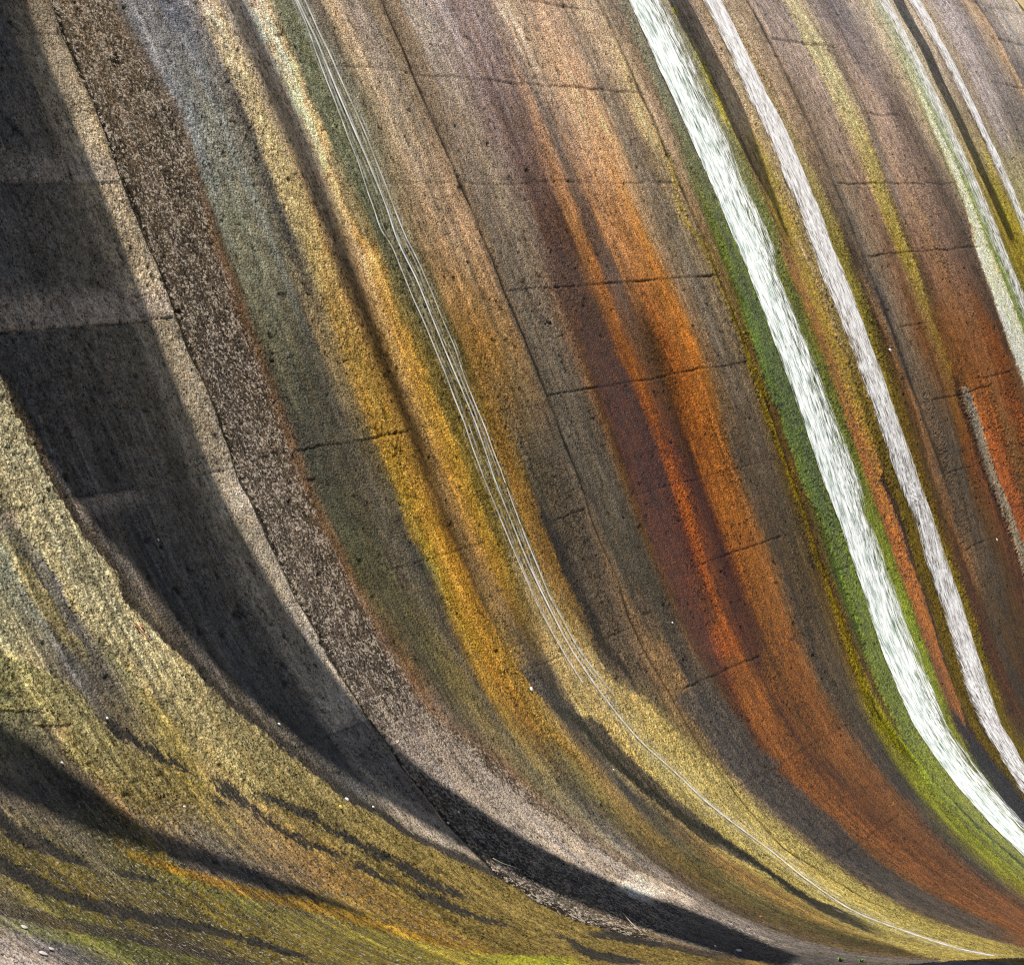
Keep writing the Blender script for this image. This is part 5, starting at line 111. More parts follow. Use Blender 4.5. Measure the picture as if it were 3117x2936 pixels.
STREAMS = [{'L': [(168.77, 5.2202),(170.08, 5.1765),(171.05, 5.1708),(172.25, 5.1641),(173.7, 5.1575),(174.82, 5.1632),(176.27, 5.1647),(178.37, 5.1646),(179.91, 5.169),(181.81, 5.1687),(183.76, 5.1691),(185.3, 5.1724),(187.15, 5.1654),(189.13, 5.1644),(190.17, 5.1603),(190.44, 5.1644),(192.01, 5.1609),(194.22, 5.1608),(196.53, 5.1619),(199.46, 5.1649),(201.69, 5.1847),(204.01, 5.1928),(206.32, 5.1985),(208.83, 5.1891),(211.35, 5.1758),(213.64, 5.1661),(215.59, 5.1493),(217.44, 5.1557),(219.36, 5.1577),(221.56, 5.1598),(223.64, 5.1556),(226.15, 5.157),(228.36, 5.1704)], 'R': [(168.46, 5.425),(169.79, 5.3821),(170.91, 5.3838),(171.99, 5.3929),(173.41, 5.3808),(174.65, 5.3749),(175.92, 5.379),(177.52, 5.3867),(179.1, 5.3828),(180.88, 5.381),(182.72, 5.3961),(183.91, 5.3981),(185.63, 5.3477),(187.65, 5.3539),(189.61, 5.3572),(191.42, 5.361),(193.24, 5.3594),(195.09, 5.3688),(196.95, 5.3814),(198.83, 5.397),(200.33, 5.4079),(202.07, 5.3739),(203.98, 5.402),(205.82, 5.4117),(207.68, 5.428),(209.46, 5.4215),(211.56, 5.4251),(213.11, 5.424),(214.91, 5.4106),(216.7, 5.3702),(218.48, 5.3874),(220.45, 5.3924),(222.3, 5.3947),(223.83, 5.3972),(224.96, 5.3901),(227.38, 5.4029)], 'nu': 44, 'h': 0.06, 'seed': 100, 'a0': 164.6, 'a1': 231.5, 'du': [0, 0.03, 0.12, 0.4, 0.62, 0.85, 1], 'dv': [0.35, 0.85, 1.05, 1.0, 0.62, 0.34, -0.15], 'da': [165, 200, 230], 'dd': [0, 0.0, 0.1], 'fine': 0, 'label': 'widest white water stream with green algae along both sides'},
{'L': [(168.12, 5.6442),(169.41, 5.6474),(170.57, 5.6472),(171.84, 5.6465),(173.24, 5.6364),(174.6, 5.6338),(175.99, 5.6422),(177.42, 5.6524),(177.59, 5.6457),(178.82, 5.6418),(180.07, 5.6384),(181.44, 5.6494),(183.52, 5.6313),(185.87, 5.6147),(187.89, 5.6158),(189.83, 5.6142),(191.72, 5.6188),(193.33, 5.6183),(195.63, 5.6268),(197.64, 5.6308),(199.56, 5.6412),(201.11, 5.6552),(202.93, 5.6833),(204.85, 5.6985),(206.77, 5.6897),(208.98, 5.7105),(211.09, 5.7037),(212.89, 5.6881),(215.07, 5.649),(217.6, 5.6133),(219.44, 5.6123),(221.16, 5.5978),(223.39, 5.5629),(225.68, 5.5253)], 'R': [(167.91, 5.7832),(169.23, 5.7769),(170.27, 5.7763),(171.63, 5.7698),(172.81, 5.7718),(174.18, 5.7773),(174.34, 5.7698),(175.11, 5.7834),(176.14, 5.7947),(177.37, 5.7987),(178.79, 5.7956),(180.07, 5.7919),(181.47, 5.7939),(182.89, 5.7872),(184.15, 5.7748),(185.57, 5.7853),(187.44, 5.7844),(189.32, 5.7765),(191.43, 5.774),(193.38, 5.7824),(195.43, 5.7827),(197.39, 5.7905),(199.48, 5.8094),(201.63, 5.8195),(203.66, 5.8461),(206.08, 5.8606),(207.82, 5.8715),(209.75, 5.8829),(211.81, 5.8801),(214.12, 5.8639),(216.37, 5.8296),(218.69, 5.7784),(220.11, 5.785),(221.77, 5.754),(224.01, 5.7563)], 'nu': 34, 'h': 0.045, 'seed': 200, 'a0': 164.6, 'a1': 229.5, 'du': [0, 0.08, 0.25, 0.7, 0.9, 1], 'dv': [0.1, 0.6, 0.86, 0.9, 0.6, -0.1], 'da': [165, 178, 190, 230], 'dd': [0.16, 0.12, 0.0, -0.08], 'fine': 1, 'label': 'second widest pinkish white stream beside the orange algae stripe'},
{'L': [(165.79, 7.1311),(167.47, 7.0909),(168.63, 7.0934),(170.0, 7.1014),(171.27, 7.0901),(172.86, 7.0778),(174.4, 7.0903),(176.11, 7.0872),(177.86, 7.1),(179.78, 7.0957),(181.75, 7.0927),(183.79, 7.0913),(184.98, 7.0833),(186.7, 7.092),(189.18, 7.0967),(191.71, 7.0966),(192.63, 7.0978),(195.45, 7.1216)], 'R': [(165.59, 7.272),(167.28, 7.2433),(168.7, 7.2347),(170.37, 7.2212),(171.67, 7.2249),(173.2, 7.2202),(174.88, 7.2276),(176.83, 7.2266),(178.74, 7.2345),(180.61, 7.2364),(182.76, 7.2416),(185.08, 7.2298),(187.15, 7.2226),(189.47, 7.2365),(192.42, 7.2545)], 'nu': 26, 'h': 0.03, 'seed': 300, 'a0': 163.6, 'a1': 199, 'du': [0, 0.12, 0.35, 0.6, 0.85, 1], 'dv': [-0.1, 0.2, 0.5, 0.74, 0.55, -0.1], 'da': [165, 172, 182, 200], 'dd': [0.12, 0.1, -0.02, -0.05], 'fine': 1, 'label': 'narrow greenish stream beside the pale tan mortar strip'},
{'L': [(165.29, 7.4934),(167.0, 7.461),(168.03, 7.4632),(169.18, 7.4629),(170.28, 7.4765),(171.9, 7.4724),(173.39, 7.475),(175.12, 7.4832),(176.83, 7.4872),(178.49, 7.4855),(180.63, 7.4888),(183.18, 7.4755),(184.88, 7.4677),(186.97, 7.4649)], 'R': [(165.05, 7.6678),(166.83, 7.5975),(168.12, 7.587),(169.49, 7.5705),(170.89, 7.5773),(172.65, 7.5689),(174.38, 7.5749),(175.98, 7.5694),(177.84, 7.583),(179.76, 7.5838),(182.09, 7.5818),(184.61, 7.5909)], 'nu': 26, 'h': 0.03, 'seed': 400, 'a0': 163.6, 'a1': 193, 'du': [0, 0.12, 0.35, 0.7, 0.9, 1], 'dv': [0.05, 0.5, 0.76, 0.76, 0.55, -0.1], 'da': [165, 172, 182, 200], 'dd': [0.2, 0.1, -0.03, -0.05], 'fine': 1, 'label': 'narrow pale stream farthest along the spillway, past a dark shade line'}]
THREADS = [{'p': [(172.25,3.7005),(173.29,3.6999),(174.36,3.7007),(175.46,3.6982),(176.57,3.7012),(177.71,3.7004),(178.75,3.7036),(179.93,3.7036),(181.25,3.7046),(182.56,3.6935),(183.62,3.7032),(184.63,3.7102),(185.71,3.711),(186.87,3.7099),(187.98,3.7105),(189.17,3.7136),(190.44,3.7149),(191.65,3.7136),(192.99,3.7085),(194.6,3.7004),(198.7,3.696),(200.2,3.6999),(201.7,3.7024),(203.14,3.705),(204.52,3.7192),(205.99,3.7331),(207.36,3.7491),(208.55,3.7646),(209.88,3.7897),(211.1,3.8182),(212.86,3.8433),(214.52,3.8671),(216.04,3.8961),(217.53,3.909),(220.31,3.8852),(222.37,3.8467),(224.17,3.855),(225.77,3.8409),(227.49,3.7909),(229.07,3.7857)],'w': [6,4,4,4,5,5,5,4],'wob': 4,'d': 0.85},{'p': [(172.26,3.6938),(173.3,3.6909),(174.38,3.6829),(175.48,3.6762),(176.59,3.6747),(178.01,3.6695),(179.17,3.6694),(180.64,3.6651),(182.15,3.6567),(182.91,3.6743),(184.15,3.6744),(185.67,3.676),(186.63,3.6802),(187.79,3.6791),(189.04,3.6804),(190.29,3.6773),(191.48,3.6759),(192.67,3.67),(194.43,3.6671),(198.43,3.6641),(199.75,3.6629),(200.95,3.6646),(202.24,3.6675),(203.87,3.6777),(205.24,3.69)],'w': [4,3,3,4,3,3],'wob': 4,'d': 0.7},{'p': [(172.21,3.723),(173.42,3.7207),(174.49,3.7262),(175.65,3.7264),(176.83,3.7321),(177.98,3.7359),(179.1,3.7329),(180.65,3.7311),(182.24,3.7294),(183.52,3.7377),(185.11,3.7421),(186.53,3.7427),(187.91,3.7451),(189.35,3.7366),(190.69,3.7361),(192.26,3.7391),(194.16,3.7329),(197.49,3.7233),(198.82,3.7232),(200.63,3.7172),(202.1,3.7261),(203.57,3.7331),(205.07,3.7542),(206.46,3.7779)],'w': [4,4,3,3,3,3],'wob': 4,'d': 0.7},{'p': [(172.27,3.6894),(173.31,3.6888),(174.37,3.6896),(175.47,3.6872),(176.58,3.6902),(177.71,3.6894),(178.75,3.6926),(179.93,3.6926),(181.25,3.6936),(182.55,3.6826),(183.61,3.6923),(184.62,3.6993),(185.7,3.7001),(186.85,3.699),(187.96,3.6996),(189.15,3.7027),(190.42,3.704),(191.62,3.7026),(192.96,3.6975),(194.57,3.6895),(198.66,3.6849),(200.15,3.6887),(201.64,3.691),(203.08,3.6935),(204.46,3.7076),(205.93,3.7213),(207.29,3.7372),(208.48,3.7526),(209.8,3.7776),(211.02,3.8058),(212.77,3.8308),(214.43,3.8546),(215.95,3.8835),(217.44,3.8963),(220.2,3.8729),(222.26,3.8348),(224.06,3.8429),(225.65,3.8284),(227.37,3.7772),(228.95,3.7665)],'w': [4,4,3.2,2.8],'wob': 11,'d': 0.3},{'p': [(172.23,3.7105),(173.28,3.7099),(174.35,3.7106),(175.45,3.7082),(176.56,3.7111),(177.7,3.7103),(178.75,3.7135),(179.93,3.7134),(181.26,3.7144),(182.56,3.7033),(183.62,3.713),(184.64,3.7201),(185.73,3.7208),(186.89,3.7197),(188.0,3.7203),(189.19,3.7235),(190.46,3.7248),(191.67,3.7235),(193.02,3.7184),(194.64,3.7104),(198.75,3.7061),(200.24,3.7101),(201.75,3.7126),(203.19,3.7153),(204.57,3.7296),(206.05,3.7437),(207.42,3.7598),(208.61,3.7755),(209.94,3.8007),(211.17,3.8293),(212.93,3.8546),(214.6,3.8785),(216.12,3.9076),(217.62,3.9204),(220.4,3.8964),(222.46,3.8575),(224.27,3.8659),(225.87,3.8522),(227.6,3.8036),(229.19,3.8038)],'w': [4,4,3.2,2.8],'wob': 11,'d': 0.36},{'p': [(172.21,3.7229),(173.26,3.7221),(174.33,3.7229),(175.43,3.7204),(176.55,3.7233),(177.7,3.7224),(178.74,3.7257),(179.93,3.7256),(181.26,3.7266),(182.57,3.7153),(183.63,3.7251),(184.65,3.7322),(185.74,3.7329),(186.91,3.7318),(188.02,3.7324),(189.22,3.7356),(190.49,3.737),(191.71,3.7356),(193.06,3.7306),(194.68,3.7226),(198.8,3.7185),(200.3,3.7226),(201.8,3.7252),(203.26,3.728),(204.64,3.7425),(206.12,3.7567),(207.49,3.773),(208.69,3.7888),(210.03,3.8143),(211.26,3.8431),(213.02,3.8684),(214.69,3.8925),(216.22,3.9217),(217.72,3.9345),(220.51,3.91),(222.58,3.8707),(224.39,3.8795),(226.0,3.8664),(227.73,3.8195),(229.32,3.8269)],'w': [3,3,2.4000000000000004,2.0999999999999996],'wob': 11,'d': 0.22},{'p': [(172.24,3.7038),(173.29,3.7009),(174.37,3.6928),(175.47,3.686),(176.58,3.6845),(178.01,3.6793),(179.17,3.6791),(180.64,3.6749),(182.15,3.6664),(182.92,3.684),(184.16,3.6841),(185.68,3.6857),(186.65,3.6899),(187.81,3.6888),(189.06,3.6901),(190.31,3.687),(191.51,3.6856),(192.7,3.6797),(194.46,3.6769),(198.47,3.6741),(199.8,3.6729),(201.0,3.6746),(202.29,3.6776),(203.92,3.688),(205.3,3.7003)],'w': [3,3,2.4000000000000004,2.0999999999999996],'wob': 11,'d': 0.3},{'p': [(172.24,3.7096),(173.44,3.7073),(174.51,3.7128),(175.66,3.713),(176.84,3.7188),(177.99,3.7225),(179.1,3.7196),(180.65,3.7178),(182.24,3.7162),(183.51,3.7244),(185.09,3.7288),(186.51,3.7295),(187.89,3.7318),(189.33,3.7234),(190.66,3.7229),(192.22,3.7258),(194.12,3.7195),(197.43,3.7098),(198.76,3.7096),(200.57,3.7035),(202.03,3.7123),(203.5,3.7192),(205.0,3.7401),(206.38,3.7635)],'w': [3,3,2.4000000000000004,2.0999999999999996],'wob': 11,'d': 0.3},{'p': [(172.2,3.7331),(173.41,3.7308),(174.48,3.7362),(175.64,3.7364),(176.82,3.7422),(177.98,3.7459),(179.1,3.7429),(180.65,3.7411),(182.25,3.7394),(183.53,3.7477),(185.12,3.7521),(186.55,3.7527),(187.93,3.7551),(189.37,3.7466),(190.72,3.7461),(192.29,3.7492),(194.19,3.7429),(197.52,3.7334),(198.86,3.7334),(200.67,3.7274),(202.15,3.7365),(203.62,3.7436),(205.13,3.7649),(206.52,3.7887)],'w': [3,3,2.4000000000000004,2.0999999999999996],'wob': 11,'d': 0.18},{'p': [(172.27,3.6838),(173.32,3.681),(174.39,3.6731),(175.48,3.6664),(176.59,3.665),(178.01,3.6598),(179.17,3.6596),(180.64,3.6555),(182.14,3.6471),(182.91,3.6646),(184.15,3.6647),(185.66,3.6664),(186.62,3.6705),(187.78,3.6694),(189.02,3.6707),(190.26,3.6676),(191.46,3.6662),(192.65,3.6603),(194.39,3.6573),(198.39,3.6542),(199.71,3.653),(200.91,3.6546),(202.19,3.6574),(203.81,3.6675),(205.18,3.6796)],'w': [3,3,2.4000000000000004,2.0999999999999996],'wob': 11,'d': 0.2},{'p': [(172.28,3.6784),(173.32,3.6778),(174.38,3.6786),(175.48,3.6763),(176.58,3.6792),(177.72,3.6785),(178.76,3.6817),(179.93,3.6817),(181.25,3.6828),(182.54,3.6718),(183.6,3.6814),(184.61,3.6884),(185.69,3.6892),(186.84,3.6881),(187.94,3.6887),(189.13,3.6918),(190.39,3.6931),(191.59,3.6917),(192.93,3.6866),(194.53,3.6785),(198.61,3.6738),(200.1,3.6775),(201.59,3.6797),(203.03,3.6821),(204.4,3.696),(205.86,3.7097),(207.22,3.7254),(208.41,3.7407),(209.73,3.7655),(210.95,3.7936),(212.69,3.8184),(214.35,3.8421),(215.86,3.8709),(217.34,3.8837),(220.1,3.8607),(222.16,3.823),(223.95,3.831),(225.53,3.8162),(227.25,3.7639),(228.82,3.7481)],'w': [3,3,2.4000000000000004,2.0999999999999996],'wob': 11,'d': 0.2},{'p': [(192.85,3.6606),(194.45,3.6525),(198.5,3.6474),(199.98,3.6509),(201.46,3.6529),(202.89,3.6551),(204.25,3.6686),(205.71,3.6819),(207.06,3.6973),(208.24,3.7123),(209.55,3.7367),(210.76,3.7644),(212.5,3.789),(214.14,3.8124),(215.64,3.841),(217.12,3.8539),(219.86,3.8317),(221.9,3.7949),(223.68,3.8028),(225.26,3.7874),(226.96,3.7334),(228.52,3.7075)],'w': [3,7,9,8,8],'wob': 12,'d': 0.1},{'p': [(192.9,3.6779),(194.5,3.6698),(198.57,3.6649),(200.06,3.6686),(201.55,3.6707),(202.98,3.6731),(204.35,3.6869),(205.81,3.7004),(207.17,3.716),(208.35,3.7312),(209.67,3.7558),(210.89,3.7838),(212.63,3.8086),(214.28,3.8322),(215.78,3.8609),(217.27,3.8737),(220.02,3.851),(222.07,3.8136),(223.86,3.8215),(225.44,3.8065),(227.15,3.7535),(228.72,3.7341)],'w': [3,7,9,8,8],'wob': 12,'d': 0.1},{'p': [(192.95,3.6931),(194.55,3.6851),(198.64,3.6804),(200.13,3.6842),(201.62,3.6865),(203.06,3.689),(204.43,3.7029),(205.9,3.7167),(207.26,3.7325),(208.45,3.7478),(209.77,3.7727),(210.99,3.8009),(212.74,3.8259),(214.4,3.8496),(215.91,3.8784),(217.4,3.8913),(220.16,3.8681),(222.22,3.83),(224.01,3.8381),(225.6,3.8235),(227.32,3.7719),(228.9,3.759)],'w': [3,7,9,8,8],'wob': 12,'d': 0.1},{'p': [(193.04,3.7239),(194.66,3.7159),(198.77,3.7117),(200.27,3.7158),(201.77,3.7183),(203.22,3.7211),(204.6,3.7355),(206.08,3.7496),(207.45,3.7658),(208.65,3.7815),(209.98,3.8069),(211.21,3.8356),(212.97,3.8609),(214.64,3.8848),(216.16,3.914),(217.66,3.9268),(220.45,3.9026),(222.52,3.8635),(224.33,3.8721),(225.93,3.8586),(227.66,3.8108),(229.25,3.8141)],'w': [3,7,9,8,8],'wob': 12,'d': 0.1},{'p': [(193.08,3.7395),(194.71,3.7315),(198.84,3.7275),(200.34,3.7317),(201.85,3.7345),(203.3,3.7373),(204.69,3.7519),(206.17,3.7663),(207.55,3.7827),(208.75,3.7986),(210.09,3.8242),(211.32,3.8531),(213.09,3.8786),(214.76,3.9027),(216.29,3.932),(217.8,3.9447),(220.59,3.92),(222.67,3.8805),(224.49,3.8894),(226.09,3.8768),(227.83,3.8315),(229.43,3.8445)],'w': [3,7,9,8,8],'wob': 12,'d': 0.1},{'p': [(193.13,3.7552),(194.76,3.7472),(198.9,3.7435),(200.41,3.7478),(201.93,3.7507),(203.38,3.7537),(204.78,3.7685),(206.27,3.7831),(207.65,3.7997),(208.85,3.8158),(210.19,3.8416),(211.43,3.8708),(213.21,3.8964),(214.89,3.9207),(216.42,3.9501),(217.93,3.9629),(220.74,3.9377),(222.82,3.8977),(224.64,3.907),(226.26,3.8954),(228.0,3.8531),(229.61,3.8767)],'w': [3,7,9,8,8],'wob': 12,'d': 0.1},{'p': [(193.18,3.7732),(194.82,3.7652),(198.98,3.7618),(200.49,3.7663),(202.01,3.7694),(203.48,3.7726),(204.88,3.7877),(206.37,3.8025),(207.76,3.8193),(208.97,3.8356),(210.32,3.8617),(211.56,3.8912),(213.34,3.917),(215.03,3.9414),(216.57,3.971),(218.09,3.9838),(220.9,3.958),(222.99,3.9175),(224.83,3.9275),(226.45,3.9172),(228.2,3.8789),(229.81,3.916)],'w': [3,7,9,8,8],'wob': 12,'d': 0.1}]
SPOTS = [{'k': 'pebble', 'a': 204.588, 'y': 3.5052, 's': 0.026, 'l': 'round white pebble on the ochre algae strip beside a dark band'},
{'k': 'pebble', 'a': 204.129, 'y': 4.1484, 's': 0.016, 'l': 'small white pebble on dark grey concrete just below the rust stain edge'},
{'k': 'pebble', 'a': 191.843, 'y': 5.8943, 's': 0.034, 'l': 'pale grey lump on dark brown concrete beside the second widest stream'},
{'k': 'pebble', 'a': 207.298, 'y': 6.336, 's': 0.024, 'l': 'tiny white stone on dark concrete next to the grey broken mortar strip'},
{'k': 'pebble', 'a': 205.935, 'y': 2.8091, 's': 0.022, 'l': 'white stone in a dark crevice at the edge of the olive algae'},
{'k': 'pebble', 'a': 208.356, 'y': 3.0491, 's': 0.015, 'l': 'white pebble in the shade nearest the pale lichen patch'},
{'k': 'pebble', 'a': 208.575, 'y': 2.9978, 's': 0.015, 'l': 'white pebble on the lower edge of the dark shade near the joint'},
{'k': 'pebble', 'a': 206.649, 'y': 2.8543, 's': 0.014, 'l': 'white pebble on the brown fringe between shade and olive algae'},
{'k': 'pebble', 'a': 220.38, 'y': 3.1849, 's': 0.03, 'l': 'largest white stone near the bottom edge below the dark shade', 'flat': 0.5},
{'k': 'pebble', 'a': 219.543, 'y': 3.1716, 's': 0.016, 'l': 'small white stone just before the largest one at the bottom edge'},
{'k': 'pebble', 'a': 209.736, 'y': 3.6091, 's': 0.012, 'l': 'tiny pale pebble on the dark band beside the yellow green bed'},
{'k': 'pebble', 'a': 203.797, 'y': 2.471, 's': 0.014, 'l': 'white pebble among speckled orange algae below the dry olive strip'},
{'k': 'pebble', 'a': 200.781, 'y': 2.3215, 's': 0.016, 'l': 'white stone on the upper edge of the lowest dark band', 'flat': 0.4},
{'k': 'pebble', 'a': 199.769, 'y': 2.452, 's': 0.015, 'l': 'white pebble at the tip of a thin olive algae tongue'},
{'k': 'pebble', 'a': 194.326, 'y': 2.6039, 's': 0.012, 'l': 'white pebble where the olive strip meets the grey mottled concrete'},
{'k': 'pebble', 'a': 193.797, 'y': 2.7406, 's': 0.012, 'l': 'lone white pebble in the middle of the dark shaded bay'},
{'k': 'pebble', 'a': 202.082, 'y': 2.7828, 's': 0.016, 'l': 'white pebble between the mottled brown fringe and the dark shade'},
{'k': 'flake', 'a': 197.309, 'y': 2.6266, 's': 0.034, 'l': 'pale pinkish flake beside the longer red twig'},
{'k': 'flake', 'a': 206.66, 'y': 1.9942, 's': 0.034, 'l': 'largest pale flake lying in the grey bottom corner'},
{'k': 'flake', 'a': 206.626, 'y': 2.0137, 's': 0.022, 'l': 'smaller pale flake just above the largest one in the bottom corner'},
{'k': 'flake', 'a': 205.595, 'y': 2.0213, 's': 0.028, 'l': 'long pale flake on the green band above the grey corner'},
{'k': 'twig', 'p': [(196.67, 2.6038),(196.93, 2.6065),(197.18, 2.6096),(197.5, 2.615)], 's': 0.009, 'l': 'longer bent red brown twig on the pale olive algae'},
{'k': 'twig', 'p': [(203.06, 2.3461),(203.19, 2.3507),(203.32, 2.3523),(203.45, 2.3567)], 's': 0.009, 'l': 'short straight red twig on the lowest dark band'},
{'k': 'twig', 'p': [(196.79, 2.6135),(196.86, 2.6165),(196.98, 2.616)], 's': 0.007, 'l': 'tiny orange curl of bark beside the longer red twig'},
{'k': 'straw', 'p': [(215.91, 3.1334),(216.54, 3.103),(217.14, 3.0754)], 's': 0.006, 'l': 'pale dry stalk lying across the edge of the dark shade near the bottom'},
{'k': 'straw', 'p': [(210.88, 3.0078),(211.3, 3.0185),(211.65, 3.0348),(211.92, 3.0449)], 's': 0.006, 'l': 'thin dry stalk growing beside the sprout in the open joint'},
{'k': 'leaf', 'a': 206.157, 'y': 2.7738, 's': 0.055, 'l': 'small yellow leaf on the olive algae', 'ang': 1.2, 'c': 'y'},
{'k': 'leaf', 'a': 219.755, 'y': 3.4869, 's': 0.05, 'l': 'small red leaf on the dark olive algae near the bottom edge', 'ang': 0.8, 'c': 'r'},
{'k': 'sprout', 'a': 210.938, 'y': 3.0195, 's': 0.05, 'l': 'green sprout growing in the open joint within the shade'},
{'k': 'sprout', 'a': 223.847, 'y': 3.2624, 's': 0.09, 'l': 'larger green sprout at the bottom edge beside the dark shade'},
{'k': 'sprout', 'a': 224.545, 'y': 3.285, 's': 0.07, 'l': 'smaller green sprout at the bottom edge under the dark olive algae'},
{'k': 'ring', 'a': 170.269, 'y': 5.4369, 's': 0.075, 'l': 'thin yellow moss ring beside the top of the widest stream', 's2': 0.05, 'w': 0.011}]
YEND = [(160.0,8.904),(165.24,8.904),(165.96,8.923),(235.0,8.923)]
SUN = np.array([0.0, -0.27, 0.963]); SUN /= np.linalg.norm(SUN)
SKYI, GAIN = 0.2, 1.4
scene = bpy.context.scene
col = scene.collection

# ------------------------------------------------------------------ surface
PLO, PHI = math.radians(164.0), math.radians(233.0)
def radius(a, y):
    t = (a - PLO) / (PHI - PLO) * 2 - 1
    T = [np.ones_like(t), t]
    for _ in range(5): T.append(2 * t * T[-1] - T[-2])
    k = 8 * (0.25 - 1 / y)
    r = 0
    for i in range(7): r = r + SOL[i] * T[i]
    for i in range(5): r = r + SOL[7 + i] * T[i] * k
    return r
def base(a, y):
    r = radius(a, y)
    return np.stack([W * r * np.cos(a), W * y + 0 * r, W * r * np.sin(a) + ZOFF], -1)
def normal(a, y):
    e = 2e-3
    u = base(a + e, y) - base(a - e, y)
    v = base(a, y + e) - base(a, y - e)
    n = np.cross(v, u); n /= np.linalg.norm(n, axis=-1, keepdims=True)
    return np.where(n[..., 2:3] < 0, -n, n)
def at(adeg, y, h=0.0):
    a = np.radians(np.asarray(adeg, float)); y = np.asarray(y, float)
    return base(a, y) + normal(a, y) * np.asarray(h)[..., None]

# ------------------------------------------------------------------ noise
TAB = (np.random.RandomState(7).rand(1024, 1024).astype(np.float32) * 2 - 1)
def vnoise(u, v, seed):
    u = np.asarray(u, np.float32) + np.float32(seed * 37.31 % 911); v = np.asarray(v, np.float32) + np.float32(seed * 91.7 % 877)
    u, v = np.broadcast_arrays(u, v)
    iu = np.floor(u); iv = np.floor(v); fu = u - iu; fv = v - iv
    iu = iu.astype(np.int32) & 1023; iv = iv.astype(np.int32) & 1023
    fu = fu * fu * (3 - 2 * fu); fv = fv * fv * (3 - 2 * fv)
    k = iu * 1024 + iv; iu1 = ((iu + 1) & 1023) * 1024; iv1 = (iv + 1) & 1023; T = TAB.ravel()
    a = T.take(k); b = T.take(iu1 + iv); c = T.take(iu * 1024 + iv1); d = T.take(iu1 + iv1)
    return a + (b - a) * fu + (c - a) * fv + (a - b - c + d) * fu * fv
def fbm(u, v, seed, octv=3, g=0.5):
    s = 0; am = 1; t = 0
    for o in range(octv):
        s = s + am * vnoise(u * 2 ** o + 17.3 * o, v * 2 ** o - 9.1 * o, seed + o); t += am; am *= g
    return s / t
def sstep(x): x = np.clip(x, 0, 1); return x * x * (3 - 2 * x)
def lin(c):
    c = np.asarray(c, float) / 255
    return np.where(c <= 0.04045, c / 12.92, ((c + 0.055) / 1.055) ** 2.4)

# ------------------------------------------------------------------ materials
def new_mat(name):
    m = bpy.data.materials.new(name); m.use_nodes = True
    nt = m.node_tree; nt.nodes.clear()
    return m, nt, nt.nodes, nt.links
class N:
    """small helper to write node trees"""
    def __init__(s, nt): s.nt = nt
    def n(s, t, **k):
        x = s.nt.nodes.new(t)
        for a, b in k.items(): setattr(x, a, b)
        return x
    def put(s, sock, v):
        if isinstance(v, bpy.types.NodeSocket): s.nt.links.new(v, sock)
        else: sock.default_value = v
    def math(s, op, a, b=0.0, c=0.0, clamp=False):
        x = s.n('ShaderNodeMath', operation=op, use_clamp=clamp)
        for i, v in enumerate((a, b, c)): s.put(x.inputs[i], v)
        return x.outputs[0]
    def mul(s, a, b): return s.math('MULTIPLY', a, b)
    def add(s, a, b): return s.math('ADD', a, b)
    def ramp(s, v, lo, hi):
        x = s.n('ShaderNodeMapRange', interpolation_type='SMOOTHSTEP')
        s.put(x.inputs[0], v); s.put(x.inputs[1], lo); s.put(x.inputs[2], hi)
        return x.outputs[0]
    def mix(s, f, a, b, mode='MIX'):
        x = s.n('ShaderNodeMix', data_type='RGBA', blend_type=mode, clamp_factor=True)
        s.put(x.inputs[0], f); s.put(x.inputs[6], a); s.put(x.inputs[7], b)
        return x.outputs[2]
    def noise(s, vec, scale, detail=2.0, rough=0.5):
        x = s.n('ShaderNodeTexNoise', noise_dimensions='2D'); s.put(x.inputs['Vector'], vec)
        x.inputs['Scale'].default_value = scale; x.inputs['Detail'].default_value = detail; x.inputs['Roughness'].default_value = rough
        return x.outputs[0]
    def voro(s, vec, scale, out='Distance'):
        x = s.n('ShaderNodeTexVoronoi', voronoi_dimensions='2D'); s.put(x.inputs['Vector'], vec); x.inputs['Scale'].default_value = scale
        return x.outputs[out]
    def attr(s, name): return s.n('ShaderNodeAttribute', attribute_name=name)
    def scale(s, vec, sx, sy):
        x = s.n('ShaderNodeVectorMath', operation='MULTIPLY'); s.put(x.inputs[0], vec); x.inputs[1].default_value = (sx, sy, 1)
        return x.outputs[0]
    def rgb(s, r, g, b):
        x = s.n('ShaderNodeCombineColor'); 
        for i, v in enumerate((r, g, b)): s.put(x.inputs[i], v)
        return x.outputs[0]

